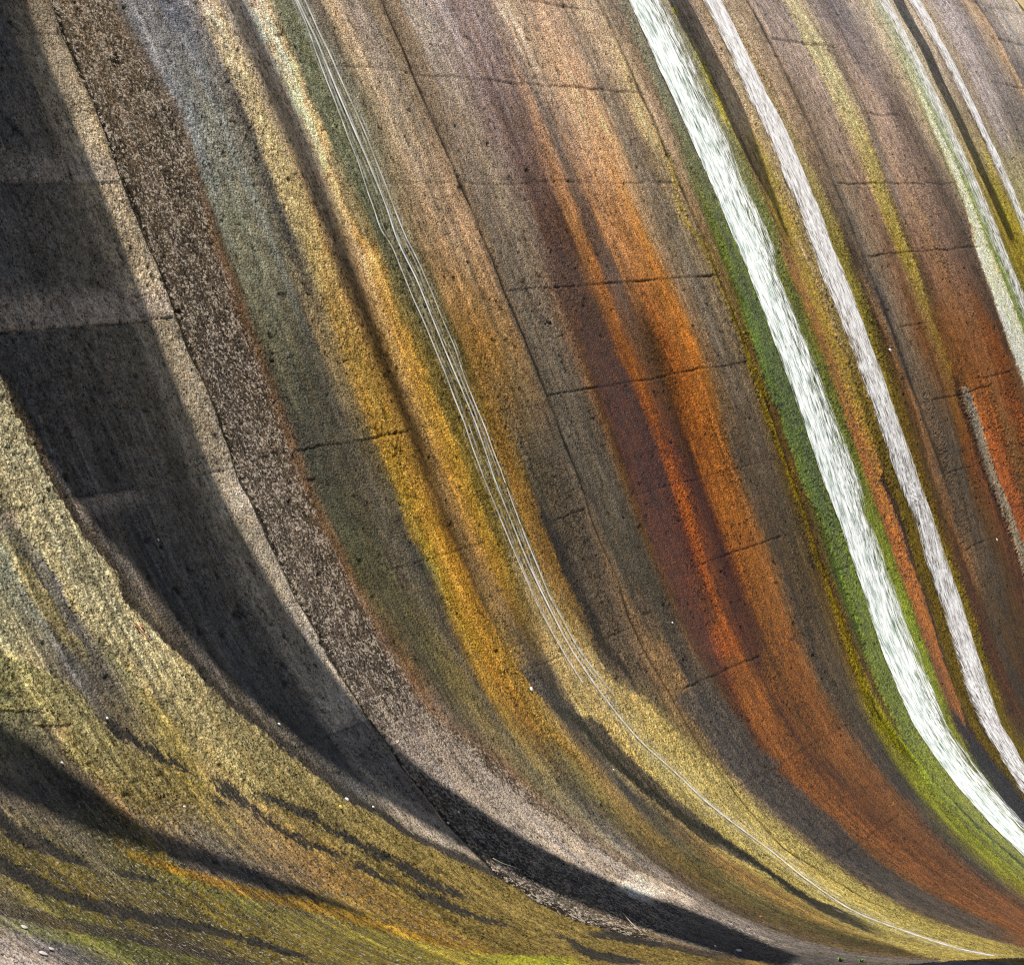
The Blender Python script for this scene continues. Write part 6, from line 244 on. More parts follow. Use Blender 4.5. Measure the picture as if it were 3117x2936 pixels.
def concrete_material():
    m, nt, nodes, links = new_mat('stained_concrete'); q = N(nt)
    uv = q.attr('flow_uv').outputs['Vector']
    stain = q.attr('stain').outputs['Color']
    fxa = q.attr('fx'); sep = q.n('ShaderNodeSeparateColor'); q.put(sep.inputs[0], fxa.outputs['Color'])
    speck, moss, wet = sep.outputs[0], sep.outputs[1], sep.outputs[2]; fleck = fxa.outputs['Alpha']
    flow = q.scale(uv, 1.0, 0.28)                       # noise drawn out along the flow
    n_big = q.noise(uv, 1.1, 3.0, 0.55)
    n_mid = q.noise(uv, 9.0, 4.0, 0.6)
    n_fine = q.noise(uv, 46.0, 3.0, 0.65)
    n_flow = q.noise(flow, 16.0, 4.0, 0.6)
    grain = q.voro(uv, 34.0, 'Color'); gs = q.n('ShaderNodeSeparateColor'); q.put(gs.inputs[0], grain)
    gd = q.voro(uv, 34.0)
    # brightness of aggregate grains, patches and along-flow film
    def dev(v, k): return q.mul(q.add(v, -0.5), k)
    b = q.add(q.add(dev(n_fine, 2.3), dev(n_mid, 1.2)), q.add(dev(n_flow, 1.1), q.add(dev(gs.outputs[0], 0.55), dev(n_big, 0.45))))
    b = q.math('MAXIMUM', q.add(b, 1.0), 0.12)
    k = q.n('ShaderNodeVectorMath', operation='SCALE'); q.put(k.inputs[0], stain); q.put(k.inputs['Scale'], b)
    c = k.outputs[0]
    # warm / cool drift
    c = q.mix(q.mul(q.ramp(q.noise(uv, 5.0, 4.0, 0.6), 0.42, 0.7), 0.35), c, q.mix(1.0, c, (1.12, 0.98, 0.80, 1), 'MULTIPLY'))
    c = q.mix(q.mul(q.ramp(q.noise(uv, 21.0, 3.0, 0.6), 0.52, 0.7), 0.30), c, q.mix(1.0, c, (0.86, 0.98, 1.16, 1), 'MULTIPLY'))
    # dark pits and dark aggregate
    pit = q.ramp(q.voro(uv, 13.0), 0.16, 0.08)
    pit = q.mul(pit, q.ramp(q.noise(uv, 3.0, 2.0), 0.52, 0.62))
    c = q.mix(q.mul(pit, 0.75), c, (0.012, 0.010, 0.009, 1))
    # pale lichen speckles
    sp = q.add(q.mul(q.noise(uv, 22.0, 4.0, 0.72), 0.72), q.mul(q.noise(uv, 5.0, 3.0, 0.6), 0.28))
    spm = q.mul(q.ramp(sp, 0.515, 0.57), speck)
    c = q.mix(q.mul(spm, 0.9), c, q.mix(0.85, c, (0.52, 0.43, 0.33, 1)))
    c = q.mix(q.mul(q.ramp(sp, 0.48, 0.40), q.mul(speck, 0.55)), c, q.mix(1.0, c, (0.45, 0.42, 0.42, 1), 'MULTIPLY'))
    # clumpy algae: darker gaps, yellower tips
    mo = q.add(q.mul(q.noise(uv, 24.0, 4.0, 0.65), 0.6), q.mul(q.noise(flow, 30.0, 3.0, 0.6), 0.4))
    c = q.mix(q.mul(q.ramp(mo, 0.47, 0.36), q.mul(moss, 0.65)), c, q.mix(1.0, c, (0.38, 0.42, 0.40, 1), 'MULTIPLY'))
    c = q.mix(q.mul(q.ramp(mo, 0.53, 0.66), q.mul(moss, 0.45)), c, q.mix(1.0, c, (1.30, 1.24, 0.92, 1), 'MULTIPLY'))
    # glints on the wet algae, painted as small pale flecks
    fl = q.noise(q.scale(uv, 1.0, 0.45), 42.0, 2.0, 0.6)
    c = q.mix(q.mul(q.mul(q.ramp(fl, 0.60, 0.70), fleck), 0.8), c, (0.42, 0.38, 0.30, 1))
    # height for bump
    h = q.add(q.mul(n_fine, 0.9), q.mul(q.math('SUBTRACT', 1.0, gd), 0.45)); h = q.add(h, q.mul(n_mid, 0.8))
    h = q.add(h, q.mul(q.mul(mo, moss), 1.4)); h = q.math('SUBTRACT', h, q.mul(pit, 1.2))
    bump = q.n('ShaderNodeBump'); q.put(bump.inputs['Height'], h); bump.inputs['Strength'].default_value = 1.0; bump.inputs['Distance'].default_value = 0.034
    bs = q.n('ShaderNodeBsdfPrincipled')
    q.put(bs.inputs['Base Color'], c); q.put(bs.inputs['Normal'], bump.outputs[0])
    r = q.add(0.90, q.mul(wet, -0.52)); r = q.add(r, q.mul(n_mid, -0.1)); q.put(bs.inputs['Roughness'], r)
    q.put(bs.inputs['Specular IOR Level'], q.add(0.10, q.mul(wet, 0.42)))
    out = q.n('ShaderNodeOutputMaterial'); links.new(bs.outputs[0], out.inputs[0])
    return m

def water_material(name, tint, lo, hi, sx, sy, amp=3.6, white=0.84):
    m, nt, nodes, links = new_mat(name); q = N(nt)
    uv = q.attr('flow_uv').outputs['Vector']; den = q.attr('water_cover').outputs['Fac']
    warp = q.noise(q.scale(uv, 2.0, 0.5), 1.0, 2.0)
    comb = q.n('ShaderNodeCombineXYZ'); q.put(comb.inputs[0], q.mul(q.add(warp, -0.5), 0.10))
    va = q.n('ShaderNodeVectorMath', operation='ADD'); q.put(va.inputs[0], uv); q.put(va.inputs[1], comb.outputs[0])
    v = va.outputs[0]
    n1 = q.noise(q.scale(v, sx, sy), 1.0, 4.0, 0.62)
    n2 = q.noise(q.scale(v, sx * 3.1, sy * 2.6), 1.0, 3.0, 0.6)
    n3 = q.noise(q.scale(v, sx * 0.3, sy * 0.45), 1.0, 2.0, 0.5)
    n = q.add(q.add(q.mul(n1, 0.52), q.mul(n2, 0.26)), q.mul(n3, 0.22))
    cover = q.add(den, q.mul(q.add(n, -0.5), amp))
    alpha = q.ramp(cover, lo, hi)
    c = q.mix(q.ramp(n, 0.58, 0.42), (white, white, white * 0.985, 1), tint)
    diff = q.n('ShaderNodeBsdfDiffuse'); q.put(diff.inputs['Color'], c)
    # aerated water scatters light from within: its shading hardly depends on the slope it runs down
    geo = q.n('ShaderNodeNewGeometry')
    sc = q.n('ShaderNodeVectorMath', operation='SCALE'); links.new(geo.outputs['Normal'], sc.inputs[0]); sc.inputs['Scale'].default_value = 0.55
    ad = q.n('ShaderNodeVectorMath', operation='ADD'); links.new(sc.outputs[0], ad.inputs[0]); ad.inputs[1].default_value = (0, 0, 0.8)
    nm = q.n('ShaderNodeVectorMath', operation='NORMALIZE'); links.new(ad.outputs[0], nm.inputs[0])
    bump = q.n('ShaderNodeBump'); q.put(bump.inputs['Height'], q.add(n1, q.mul(n2, 0.5))); bump.inputs['Strength'].default_value = 0.6; bump.inputs['Distance'].default_value = 0.02
    links.new(nm.outputs[0], bump.inputs['Normal']); links.new(bump.outputs[0], diff.inputs['Normal'])
    tl = q.n('ShaderNodeBsdfTranslucent'); tl.inputs[0].default_value = (0.9, 0.92, 0.92, 1)
    mx = q.n('ShaderNodeMixShader'); mx.inputs[0].default_value = 0.12; links.new(diff.outputs[0], mx.inputs[1]); links.new(tl.outputs[0], mx.inputs[2])
    tr = q.n('ShaderNodeBsdfTransparent')
    m2 = q.n('ShaderNodeMixShader'); q.put(m2.inputs[0], alpha); links.new(tr.outputs[0], m2.inputs[1]); links.new(mx.outputs[0], m2.inputs[2])
    out = q.n('ShaderNodeOutputMaterial'); links.new(m2.outputs[0], out.inputs[0])
    return m

def plain_material(name, c1, c2, scale=30.0, rough=0.8, bumpd=0.003):
    m, nt, nodes, links = new_mat(name); q = N(nt)
    tc = q.n('ShaderNodeTexCoord').outputs['Object']
    x = q.n('ShaderNodeTexNoise'); q.put(x.inputs['Vector'], tc); x.inputs['Scale'].default_value = scale; x.inputs['Detail'].default_value = 4
    c = q.mix(q.ramp(x.outputs[0], 0.35, 0.65), c1 + (1,), c2 + (1,))
    bs = q.n('ShaderNodeBsdfPrincipled'); q.put(bs.inputs['Base Color'], c); bs.inputs['Roughness'].default_value = rough
    b = q.n('ShaderNodeBump'); q.put(b.inputs['Height'], x.outputs[0]); b.inputs['Distance'].default_value = bumpd; b.inputs['Strength'].default_value = 0.8
    q.put(bs.inputs['Normal'], b.outputs[0])
    out = q.n('ShaderNodeOutputMaterial'); links.new(bs.outputs[0], out.inputs[0])
    return m

# ------------------------------------------------------------------ object helpers
def tag(o, label, cat, group=None, kind=None):
    o['label'] = label
    if cat: o['category'] = cat
    if group: o['group'] = group
    if kind: o['kind'] = kind
    return o
def add_mesh(name, v, f, m, parent=None, smooth=True):
    me = bpy.data.meshes.new(name)
    v = np.asarray(v, np.float32).reshape(-1, 3)
    if isinstance(f, np.ndarray):
        k = f.shape[1]
        me.vertices.add(len(v)); me.vertices.foreach_set('co', v.ravel())
        me.loops.add(f.size); me.loops.foreach_set('vertex_index', f.astype(np.int32).ravel())
        me.polygons.add(len(f)); me.polygons.foreach_set('loop_start', np.arange(0, f.size, k, dtype=np.int32))
        me.update(calc_edges=True)
    else:
        me.from_pydata(v.tolist(), [], f)
    me.polygons.foreach_set('use_smooth', np.full(len(me.polygons), smooth))
    me.materials.append(m)
    o = bpy.data.objects.new(name, me); col.objects.link(o)
    if parent: o.parent = parent
    return o
def set_attr(me, name, typ, data):
    a = me.attributes.new(name, typ, 'POINT')
    key = {'FLOAT_COLOR': 'color', 'FLOAT_VECTOR': 'vector', 'FLOAT': 'value'}[typ]
    a.data.foreach_set(key, np.ascontiguousarray(data, np.float32).ravel())

# ------------------------------------------------------------------ the spillway face
NA, NQ = 1250, 1850
adeg = np.linspace(163.6, 233.4, NA); ar = np.radians(adeg)
qv = np.linspace(0.1085, 0.545, NQ); yv = 1 / qv
A, Y = np.meshgrid(ar, yv, indexing='ij')
P = base(A, Y); NRM = normal(A, Y)
seg = np.linalg.norm(np.diff(P[:, :, [0, 2]], axis=0), axis=2)
S = np.concatenate([np.zeros((1, NQ)), np.cumsum(seg, 0)], 0)
U = (Y * W)
PX = Y * Y / 15000.0                                    # a photo pixel, in bays, at this distance
# keep the stretch of wall the photograph looks at, with a margin all round
d = P - np.array([0, 0, ZOFF])
cw = d[..., 0:1] * XD + d[..., 1:2] * YD + d[..., 2:3] * ZD
sx = CX + F * cw[..., 0] / cw[..., 2]; sy = CY + F * cw[..., 1] / cw[..., 2]
yend = np.interp(adeg, [p[0] for p in YEND], [p[1] for p in YEND])[:, None]
keep = (sx > -560) & (sx < 3680) & (sy > -500) & (sy < 3400) & (Y < yend) & (np.degrees(A) < np.interp(yv, [1.8, 2.05, 2.66, 3.72, 5], [207, 209.2, 218.2, 235, 242])[None])
KI = np.flatnonzero(keep.ravel())
def gfbm(u, v, *a):
    o = np.zeros(NA * NQ, np.float32); o[KI] = fbm(u.ravel()[KI], v.ravel()[KI], *a); return o.reshape(NA, NQ)
wa = gfbm(U / 0.16, S / 0.55, 11, 3); wb = gfbm(U / 0.05, S / 0.09, 23, 3); wc = gfbm(U / 0.7, S / 2.4, 31, 2)
wd = gfbm(U / 0.022, S / 0.034, 29, 2)
WARP = (1.0 * wd + 0.9 * wa + 0.8 * wb + 0.9 * wc)
# stain rows carried along the flow; left band holds dark aggregate and painted shade
rows = []
for r in ROWS:
    ry = np.array([p[1] for p in r]); o = np.argsort(ry)
    rows.append((ry[o], np.array([p[0] for p in r])[o], lin([p[2:] for p in r])[o]))
yw = np.clip(yv[None, :] + 2.5 * PX[:1, :] * 0, 0, 99)
rowA = np.array([np.interp(yv, r[0], r[1], left=None, right=None) for r in rows])
# extrapolate the row angle beyond its ends with its end slope
for i, r in enumerate(rows):
    for end in (0, -1):
        j = (0, 3) if end == 0 else (-1, -4)
        sl = (r[1][j[0]] - r[1][j[1]]) / (r[0][j[0]] - r[0][j[1]])
        msk = yv < r[0][0] if end == 0 else yv > r[0][-1]
        rowA[i, msk] = r[1][end] + sl * (yv[msk] - r[0][end])
rowA = np.maximum.accumulate(rowA + np.arange(len(rows))[:, None] * 1e-3, 0)
YW = Y + WARP * PX * 5.0
CR = np.zeros((len(rows), NA, NQ), np.float32)
STAIN_SHADE = np.zeros((NA, NQ, 3), np.float32)
AD = np.degrees(A) + wb * 0.12
for ch in range(3):
    for i, r in enumerate(rows): CR[i] = np.interp(YW, r[0], np.sqrt(r[2][:, ch]))
    acc = CR[0].copy()
    for i in range(len(rows) - 1):
        t = np.clip((AD - rowA[i][None]) / np.maximum(rowA[i + 1] - rowA[i], 1e-3)[None], 0, 1)
        acc = acc + (CR[i + 1] - CR[i]) * t
    STAIN_SHADE[:, :, ch] = acc ** 2
del CR
FX = np.zeros((NA, NQ, 4), np.float32)
FX[..., 2] = 0.15 + 0.35 * sstep((np.degrees(A) - 185) / 25)
low = sstep((np.degrees(A) - 199) / 6) * sstep((2.9 - Y) / 0.35)
FX[..., 1] = 0.6 * low; FX[..., 3] = 0.9 * low; FX[..., 2] = np.maximum(FX[..., 2], 0.75 * low)
DISP = np.zeros((NA, NQ)); PART = np.zeros((NA, NQ), np.int16)
parts = []
for s in STROKES:
    L = np.array(s['L']); R = np.array(s['R'])
    a0 = max(L[0, 0], R[0, 0]); a1 = min(L[-1, 0], R[-1, 0])
    a0 = min(L[0, 0], R[0, 0]); a1 = max(L[-1, 0], R[-1, 0])
    i0, i1 = np.searchsorted(adeg, [a0 - s['f'][0], a1 + s['f'][1]])
    if i1 - i0 < 2: continue
    ad = adeg[i0:i1]
    yl = np.interp(ad, L[:, 0], L[:, 1]); yr = np.interp(ad, R[:, 0], R[:, 1])
    ymin, ymax = min(yl.min(), yr.min()), max(yl.max(), yr.max())
    padY = 0.25
    cidx = np.where((yv > ymin - padY) & (yv < ymax + padY))[0]
    if len(cidx) < 2: continue
    sl = (slice(i0, i1), slice(cidx[0], cidx[-1] + 1))
    px = PX[sl]; y = Y[sl] + WARP[sl] * px * s['w']
    m = sstep((y - yl[:, None]) / (s['s'][0] * 2 * px) + 0.5) * sstep((yr[:, None] - y) / (s['s'][1] * 2 * px) + 0.5)
    ada = ad[:, None] + wb[sl] * 0.25 * min(1, s['f'][0]) 
    m = m * sstep((ada - a0 + s['f'][0]) / max(s['f'][0] * 2, 0.02)) * sstep((a1 + s['f'][1] - ada) / max(s['f'][1] * 2, 0.02))
    if s['c']:
        ca = np.array([c[0] for c in s['c']]); cc = np.sqrt(lin([c[1] for c in s['c']]))
        colr = np.stack([np.interp(ad, ca, cc[:, k]) ** 2 for k in range(3)], -1)[:, None, :]
        mm = (m * s['a'])[..., None]
        STAIN_SHADE[sl] = STAIN_SHADE[sl] * (1 - mm) + colr * mm
    if s['fx']:
        for k in range(4): FX[sl][..., k] = FX[sl][..., k] * (1 - m) + s['fx'][k] * m
    if s['d']: DISP[sl] += s['d'] * m * (0.8 + 0.4 * wb[sl])
    if s['p']:
        parts.append(s['p']); PART[sl] = np.where(m > 0.5, len(parts), PART[sl])

mxc = STAIN_SHADE.max(-1); chroma = (mxc - STAIN_SHADE.min(-1)) / (mxc + 1e-6); lum = (STAIN_SHADE * [0.25, 0.6, 0.15]).sum(-1)
sat = 0.8 + (0.94 - 0.8) * sstep((chroma - 0.55) / 0.4); drk = 1 - 0.22 * sstep((chroma - 0.65) / 0.3)
STAIN_SHADE = np.clip((lum[..., None] + (STAIN_SHADE - lum[..., None]) * sat[..., None]) * drk[..., None], 0.001, 1)
lowl = sstep((3.0 - Y) / 0.3) * sstep((np.degrees(A) - 186) / 4)
STAIN_SHADE *= (1 - 0.10 * lowl)[..., None]
pv = np.clip((STAIN_SHADE * [0.25, 0.6, 0.15]).sum(-1), 1e-3, 1); STAIN_SHADE *= ((pv / 0.14) ** (1.22 - 1))[..., None]
# fine run-off streaks and patchy weathering
st1 = gfbm(U / 0.11, S / 3.2, 121, 3); st2 = gfbm(U / 0.035, S / 1.1, 127, 2); bl = gfbm(U / 0.30, S / 0.38, 131, 3); wm = gfbm(U / 0.16, S / 1.5, 139, 3)
low = low * 0.5
st3 = gfbm(U / 0.06, S / 2.6, 143, 3); st4 = gfbm(U / 0.022, S / 0.5, 147, 2)
dry = sstep((3.0 - Y) / 0.05) * (1 - lowl) + sstep((Y - 2.6) / 0.2) * sstep((3.0 - Y) / 0.05) * lowl; dry = np.clip(dry, 0, 1) * 0.65
st1 *= 1 - dry; st3 *= 1 - dry; wm *= 1 - dry
STAIN_SHADE *= np.exp((0.30 + 0.25 * lowl) * st1 + (0.24 + 0.2 * lowl) * st2 + 0.2 * bl + 0.35 * st3 * (0.5 + lowl) + 0.3 * st4 * lowl)[..., None]
STAIN_SHADE *= np.exp(np.stack([0.10 * wm, 0.02 * wm, -0.14 * wm], -1))
# joints between bays and horizontal lift lines, cut as real grooves
GRV = np.zeros((NA, NQ)); GRJ = np.zeros((NA, NQ))
jy = []
for j in JOINTS:
    a = np.array(j['p']); y0 = np.interp(adeg, a[:, 0], a[:, 1]); jy.append(y0)
    wgt = j['w'] * (0.45 + 0.9 * np.clip(gfbm(S / 0.35, U * 0 + j['s'], 77, 1) * 0.5 + 0.5, 0, 1))
    wgt = wgt * (sstep(a[-1, 0] + 1.0 - adeg) * sstep(adeg - a[0, 0] + 12))[:, None]
    d = (Y - y0[:, None] + 0.6 * wb * PX * 3) / PX
    GRJ = np.maximum(GRJ, np.exp(-(d / j['sg']) ** 2) * wgt)
    DISP += j['step'] * sstep(-d / 5 + 0.5) * np.exp(-np.clip(-d, 0, None) / 160)
for l in LIFTS:
    ac, yl, yr, wt = l[:4]
    wob = gfbm(U / 0.9, U * 0 + ac, int(ac * 10), 3) * 0.15 + wb * 0.05
    d = (np.degrees(A) - ac - wob) / (0.042 * Y / 3.5)
    on = sstep((Y - yl) / 0.02) * sstep((yr - Y) / 0.02)
    gate = np.clip(0.80 + 0.6 * gfbm(U / 0.5, U * 0 + ac * 3, int(ac * 7) + 3, 2), 0, 1.2)
    g = np.exp(-(d / 1.15) ** 2) * wt * on * gate
    GRV = np.maximum(GRV, 0.6 * g)
    DISP += 0.004 * wt * on * np.exp(-np.clip(-d, 0, None) / 6) * (d < 0)
STAIN_SHADE *= (1 - 0.90 * np.clip(np.maximum(GRV, GRJ), 0, 1))[..., None]        # colour darkened along joints and lift lines
# relief: broad waves, aggregate, algae clumps, grooves
rough = 1.0 - 0.75 * (FX[..., 3] < -0.1)
n1 = np.abs(gfbm(U / 0.044 + 1.2 * wd, S / 0.048 + 1.2 * wb, 41, 1)); n2 = np.abs(gfbm(U / 0.031, S / 0.034, 47, 1)); n3 = gfbm(U / 0.16, S / 0.16, 43, 2)
rgh = 0.30 + 1.1 * sstep(gfbm(U / 0.8, S / 1.6, 49, 3) * 1.5 + 0.45) + 0.25 * FX[..., 1]
rgh *= (1 - 0.45 * sstep((186 - np.degrees(A)) / 10) * sstep((Y - 3.6) / 0.5)) * (1 - 0.7 * (FX[..., 3] < -0.1))
rgh *= 1 - 0.8 * np.clip(GRJ, 0, 1)
grit = rgh * (0.011 * n1 + 0.006 * n2) + 0.006 * n3
STAIN_SHADE *= (1 - rgh * (0.30 * (1 - sstep(n1 / 0.24)) + 0.22 * (1 - sstep(n2 / 0.22))))[..., None] * (1 + 0.18 * n3)[..., None] * 1.12
clump = np.clip(gfbm(U / 0.07, S / 0.10, 53, 3, 0.6) + 0.1, -0.3, 1)
DISP += 0.014 * gfbm(U / 1.2, S / 1.6, 61, 3) + grit * rough + 0.009 * clump * FX[..., 1] - 0.030 * GRV - 0.009 * np.clip(GRJ, 0, 1)
scoop = np.clip(gfbm(U / 0.11, S / 0.09, 67, 2) - 0.52, 0, 1)
DISP -= 0.05 * scoop * rough
STAIN_SHADE *= (1 - np.clip(scoop * 2.5, 0, 0.6))[..., None]
FX[..., 3] = np.clip(FX[..., 3], 0, 1)
# albedo from the colour seen under this light
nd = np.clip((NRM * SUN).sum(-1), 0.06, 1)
STAIN_SHADE = np.clip(STAIN_SHADE * np.array([1.06, 0.975, 0.86]) - np.array([0.004, 0.004, 0.006]) - sstep((chroma - 0.6) / 0.3)[..., None] * np.array([0, 0, 0.008]), 0.0012, 1)
STAIN_SHADE /= (GAIN * (nd + SKYI * (0.5 + 0.5 * NRM[..., 2])))[..., None]
STAIN_SHADE = np.clip(STAIN_SHADE, 0.002, 0.82)
POS = P + NRM * DISP[..., None]
du = np.gradient(POS, axis=0); dv = np.gradient(POS, axis=1)
GN = np.cross(du, dv); GN /= np.linalg.norm(GN, axis=2, keepdims=True) + 1e-12
GN = np.where((GN * NRM).sum(-1, keepdims=True) < 0, -GN, GN)
BAY = np.zeros((NA, NQ), np.int16)
for y0 in jy: BAY += (Y > y0[:, None])
CLS = np.where(PART > 0, 100 + PART, BAY)
idx = np.arange(NA * NQ).reshape(NA, NQ)
Q = np.stack([idx[:-1, :-1], idx[:-1, 1:], idx[1:, 1:], idx[1:, :-1]], -1).reshape(-1, 4)
K = keep.ravel(); ok = K[Q].all(1); Q = Q[ok]
qc = CLS.ravel()[Q[:, 0]]
POSf, GNf = POS.reshape(-1, 3), GN.reshape(-1, 3)
flip = (np.cross(POSf[Q[0, 1]] - POSf[Q[0, 0]], POSf[Q[0, 3]] - POSf[Q[0, 0]]) * GNf[Q[0, 0]]).sum() < 0
if flip: Q = Q[:, ::-1]
UVW = np.stack([U, S, 0 * U], -1).reshape(-1, 3)
concrete = concrete_material()
spill = bpy.data.objects.new('spillway', None); spill.location = (0, 0, 0); col.objects.link(spill)
tag(spill, 'huge curved concrete spillway face streaked with rust, algae and dark damp stains', 'spillway', kind='thing')
BAYL = {0: 'dark shaded concrete bay with pale wash above its lift lines', 1: 'concrete bay with speckled lichen, ochre algae and thin water threads',
        2: 'grey concrete bay with broad dark red and orange rust stains', 3: 'concrete bay carrying the two widest white streams',
        4: 'brown concrete bay with yellow streak and rusty lower half', 5: 'far pale grey concrete bay'}
PARTL = {'algae_streak:pale olive': 'pale olive clumpy algae strip beside the dark shade', 'algae_streak:ochre': 'ochre and orange algae strip',
         'algae_streak:yellow green': 'yellow green algae bed under the water trickle', 'algae_streak:dark green': 'dark green algae band along the widest stream',
         'algae_streak:fringe': 'yellow green ragged algae fringe of the widest stream', 'algae_streak:orange': 'smooth orange algae stripe between two streams',
         'algae_streak:bright green': 'bright green algae edge of the narrow stream', 'repair_strip:tan': 'pale tan smooth mortar strip beside narrow stream',
         'repair_strip:grey': 'grey broken mortar strip among rust', 'repair_patch:dark': 'dark smooth cracked mortar patch in the shade'}
for c in np.unique(qc):
    f = Q[qc == c]; used, inv = np.unique(f, return_inverse=True); f = inv.reshape(f.shape)
    if len(f) < 40: continue
    name = 'concrete_bay' if c < 100 else parts[c - 101].split(':')[0]
    o = add_mesh(name, POSf[used], f, concrete, spill)
    me = o.data
    set_attr(me, 'stain', 'FLOAT_COLOR', np.concatenate([STAIN_SHADE.reshape(-1, 3)[used], np.ones((len(used), 1))], 1))
    set_attr(me, 'fx', 'FLOAT_COLOR', FX.reshape(-1, 4)[used])
    set_attr(me, 'flow_uv', 'FLOAT_VECTOR', UVW[used])
    me.normals_split_custom_set_from_vertices(GNf[used].tolist())
    o['label'] = BAYL.get(int(c), 'concrete bay') if c < 100 else PARTL[parts[c - 101]]
del CLS, Q, UVW

# ------------------------------------------------------------------ water
def stream(name, st, mat, label):
    L = np.array(st['L']); R = np.array(st['R'])
    nu, nv = st['nu'], 900
    a = np.linspace(st['a0'], st['a1'], nv)
    yl = np.interp(a, L[:, 0], L[:, 1]); yr = np.interp(a, R[:, 0], R[:, 1])
    u = np.linspace(0, 1, nu)
    AA = np.repeat(a[:, None], nu, 1); YY = yl[:, None] + (yr - yl)[:, None] * u[None]
    p0 = base(np.radians(AA), YY); sg = np.linalg.norm(np.diff(p0[:, nu // 2], axis=0), axis=1); s = np.concatenate([[0], np.cumsum(sg)])
    SS = np.repeat(s[:, None], nu, 1); UU = YY * W
    prof = np.clip(1 - np.abs(2 * u - 1) ** 3, 0, 1)[None]
    wob = fbm(UU / 0.06, SS / 0.9, st['seed'], 3)
    h = 0.036 + st['h'] * prof * (0.75 + 0.5 * wob) + 0.012 * prof * fbm(UU / 0.025, SS / 0.4, st['seed'] + 9, 2)
    p = p0 + normal(np.radians(AA), YY) * h[..., None]
    ix = np.arange(nv * nu).reshape(nv, nu)
    f = np.stack([ix[:-1, :-1], ix[1:, :-1], ix[1:, 1:], ix[:-1, 1:]], -1).reshape(-1, 4)
    o = add_mesh(name, p, f, mat)
    den = np.interp(u, st['du'], st['dv'])[None] + 0.16 * fbm(UU / 0.5, SS / 2.2, st['seed'] + 4, 2) + np.interp(a, st['da'], st['dd'])[:, None]
    set_attr(o.data, 'water_cover', 'FLOAT', den)
    set_attr(o.data, 'flow_uv', 'FLOAT_VECTOR', np.stack([UU, SS, 0 * UU], -1))
    tag(o, label, 'water stream', 'streams of white water running down the spillway')
    return o
wm_white = water_material('white_water', (0.42, 0.50, 0.45, 1), 0.0, 1.05, 22.0, 3.4, 4.6, 0.76)
wm_fine = water_material('thin_white_water', (0.42, 0.39, 0.38, 1), 0.05, 1.05, 32.0, 5.0, 4.2, 0.68)
for st in STREAMS: stream('water_stream', st, wm_fine if st['fine'] else wm_white, st['label'])
# the trickle: thin threads of water sliding down the ochre algae
tv, tf, tden, tuv = [], [], [], []
for k, th in enumerate(THREADS):
    c = np.array(th['p']); a = np.linspace(c[0, 0], c[-1, 0], 700)
    y = np.interp(a, c[:, 0], c[:, 1])
    ker = np.hanning(31); ker /= ker.sum(); y = np.convolve(np.pad(y, 15, mode='edge'), ker, 'valid')
    pxy = y * y / 15000
    p0 = base(np.radians(a), y); s = np.concatenate([[0], np.cumsum(np.linalg.norm(np.diff(p0, axis=0), axis=1))])
    y = y + pxy * th['wob'] * fbm(s / 0.7, s * 0 + k, 90 + k, 3)
    wd = pxy * np.interp(np.linspace(0, 1, len(a)), np.linspace(0, 1, len(th['w'])), th['w'])
    off = np.array([-0.5, -0.2, 0.2, 0.5]); hh = np.array([0.0, 0.009, 0.009, 0.0])
    AA = np.repeat(a[:, None], 4, 1); YY = y[:, None] + wd[:, None] * off[None]
    p = base(np.radians(AA), YY) + normal(np.radians(AA), YY) * (hh[None, :, None] + 0.024)
    n0 = sum(len(q) for q in tv); ix = n0 + np.arange(len(a) * 4).reshape(-1, 4)
    tv.append(p.reshape(-1, 3)); tf.append(np.stack([ix[:-1, :-1], ix[1:, :-1], ix[1:, 1:], ix[:-1, 1:]], -1).reshape(-1, 4))
    tden.append((th['d'] + 0.25 * fbm(AA * 3, YY * 40, 7 + k, 2)).ravel()); tuv.append(np.stack([YY * W, np.repeat(s[:, None], 4, 1), 0 * YY], -1).reshape(-1, 3))
o = add_mesh('water_trickle', np.concatenate(tv), np.concatenate(tf), water_material('trickle_water', (0.44, 0.44, 0.40, 1), 0.0, 1.4, 30.0, 1.0, 0.9, 0.62))
set_attr(o.data, 'water_cover', 'FLOAT', np.concatenate(tden)); set_attr(o.data, 'flow_uv', 'FLOAT_VECTOR', np.concatenate(tuv))
tag(o, 'thin trickle of several fine white water threads over ochre algae', 'water trickle')

# ------------------------------------------------------------------ small things lying on the face
import random
rnd = random.Random(5)
m_white = plain_material('white_stone', (0.80, 0.78, 0.75), (0.66, 0.63, 0.60), 60, 0.6)
m_flake = plain_material('pale_flake', (0.52, 0.45, 0.41), (0.40, 0.35, 0.32), 40, 0.8)
m_twig = plain_material('red_twig', (0.42, 0.13, 0.07), (0.60, 0.27, 0.18), 80, 0.6)
m_straw = plain_material('dry_straw', (0.48, 0.42, 0.30), (0.36, 0.31, 0.22), 80, 0.7)
m_yleaf = plain_material('yellow_leaf', (0.70, 0.55, 0.05), (0.55, 0.42, 0.06), 90, 0.5)
m_rleaf = plain_material('red_leaf', (0.50, 0.12, 0.07), (0.38, 0.10, 0.07), 90, 0.5)
m_sprout = plain_material('green_leaf', (0.10, 0.22, 0.03), (0.16, 0.30, 0.05), 60, 0.5)
m_ring = plain_material('yellow_moss', (0.55, 0.50, 0.05), (0.42, 0.42, 0.05), 60, 0.8)
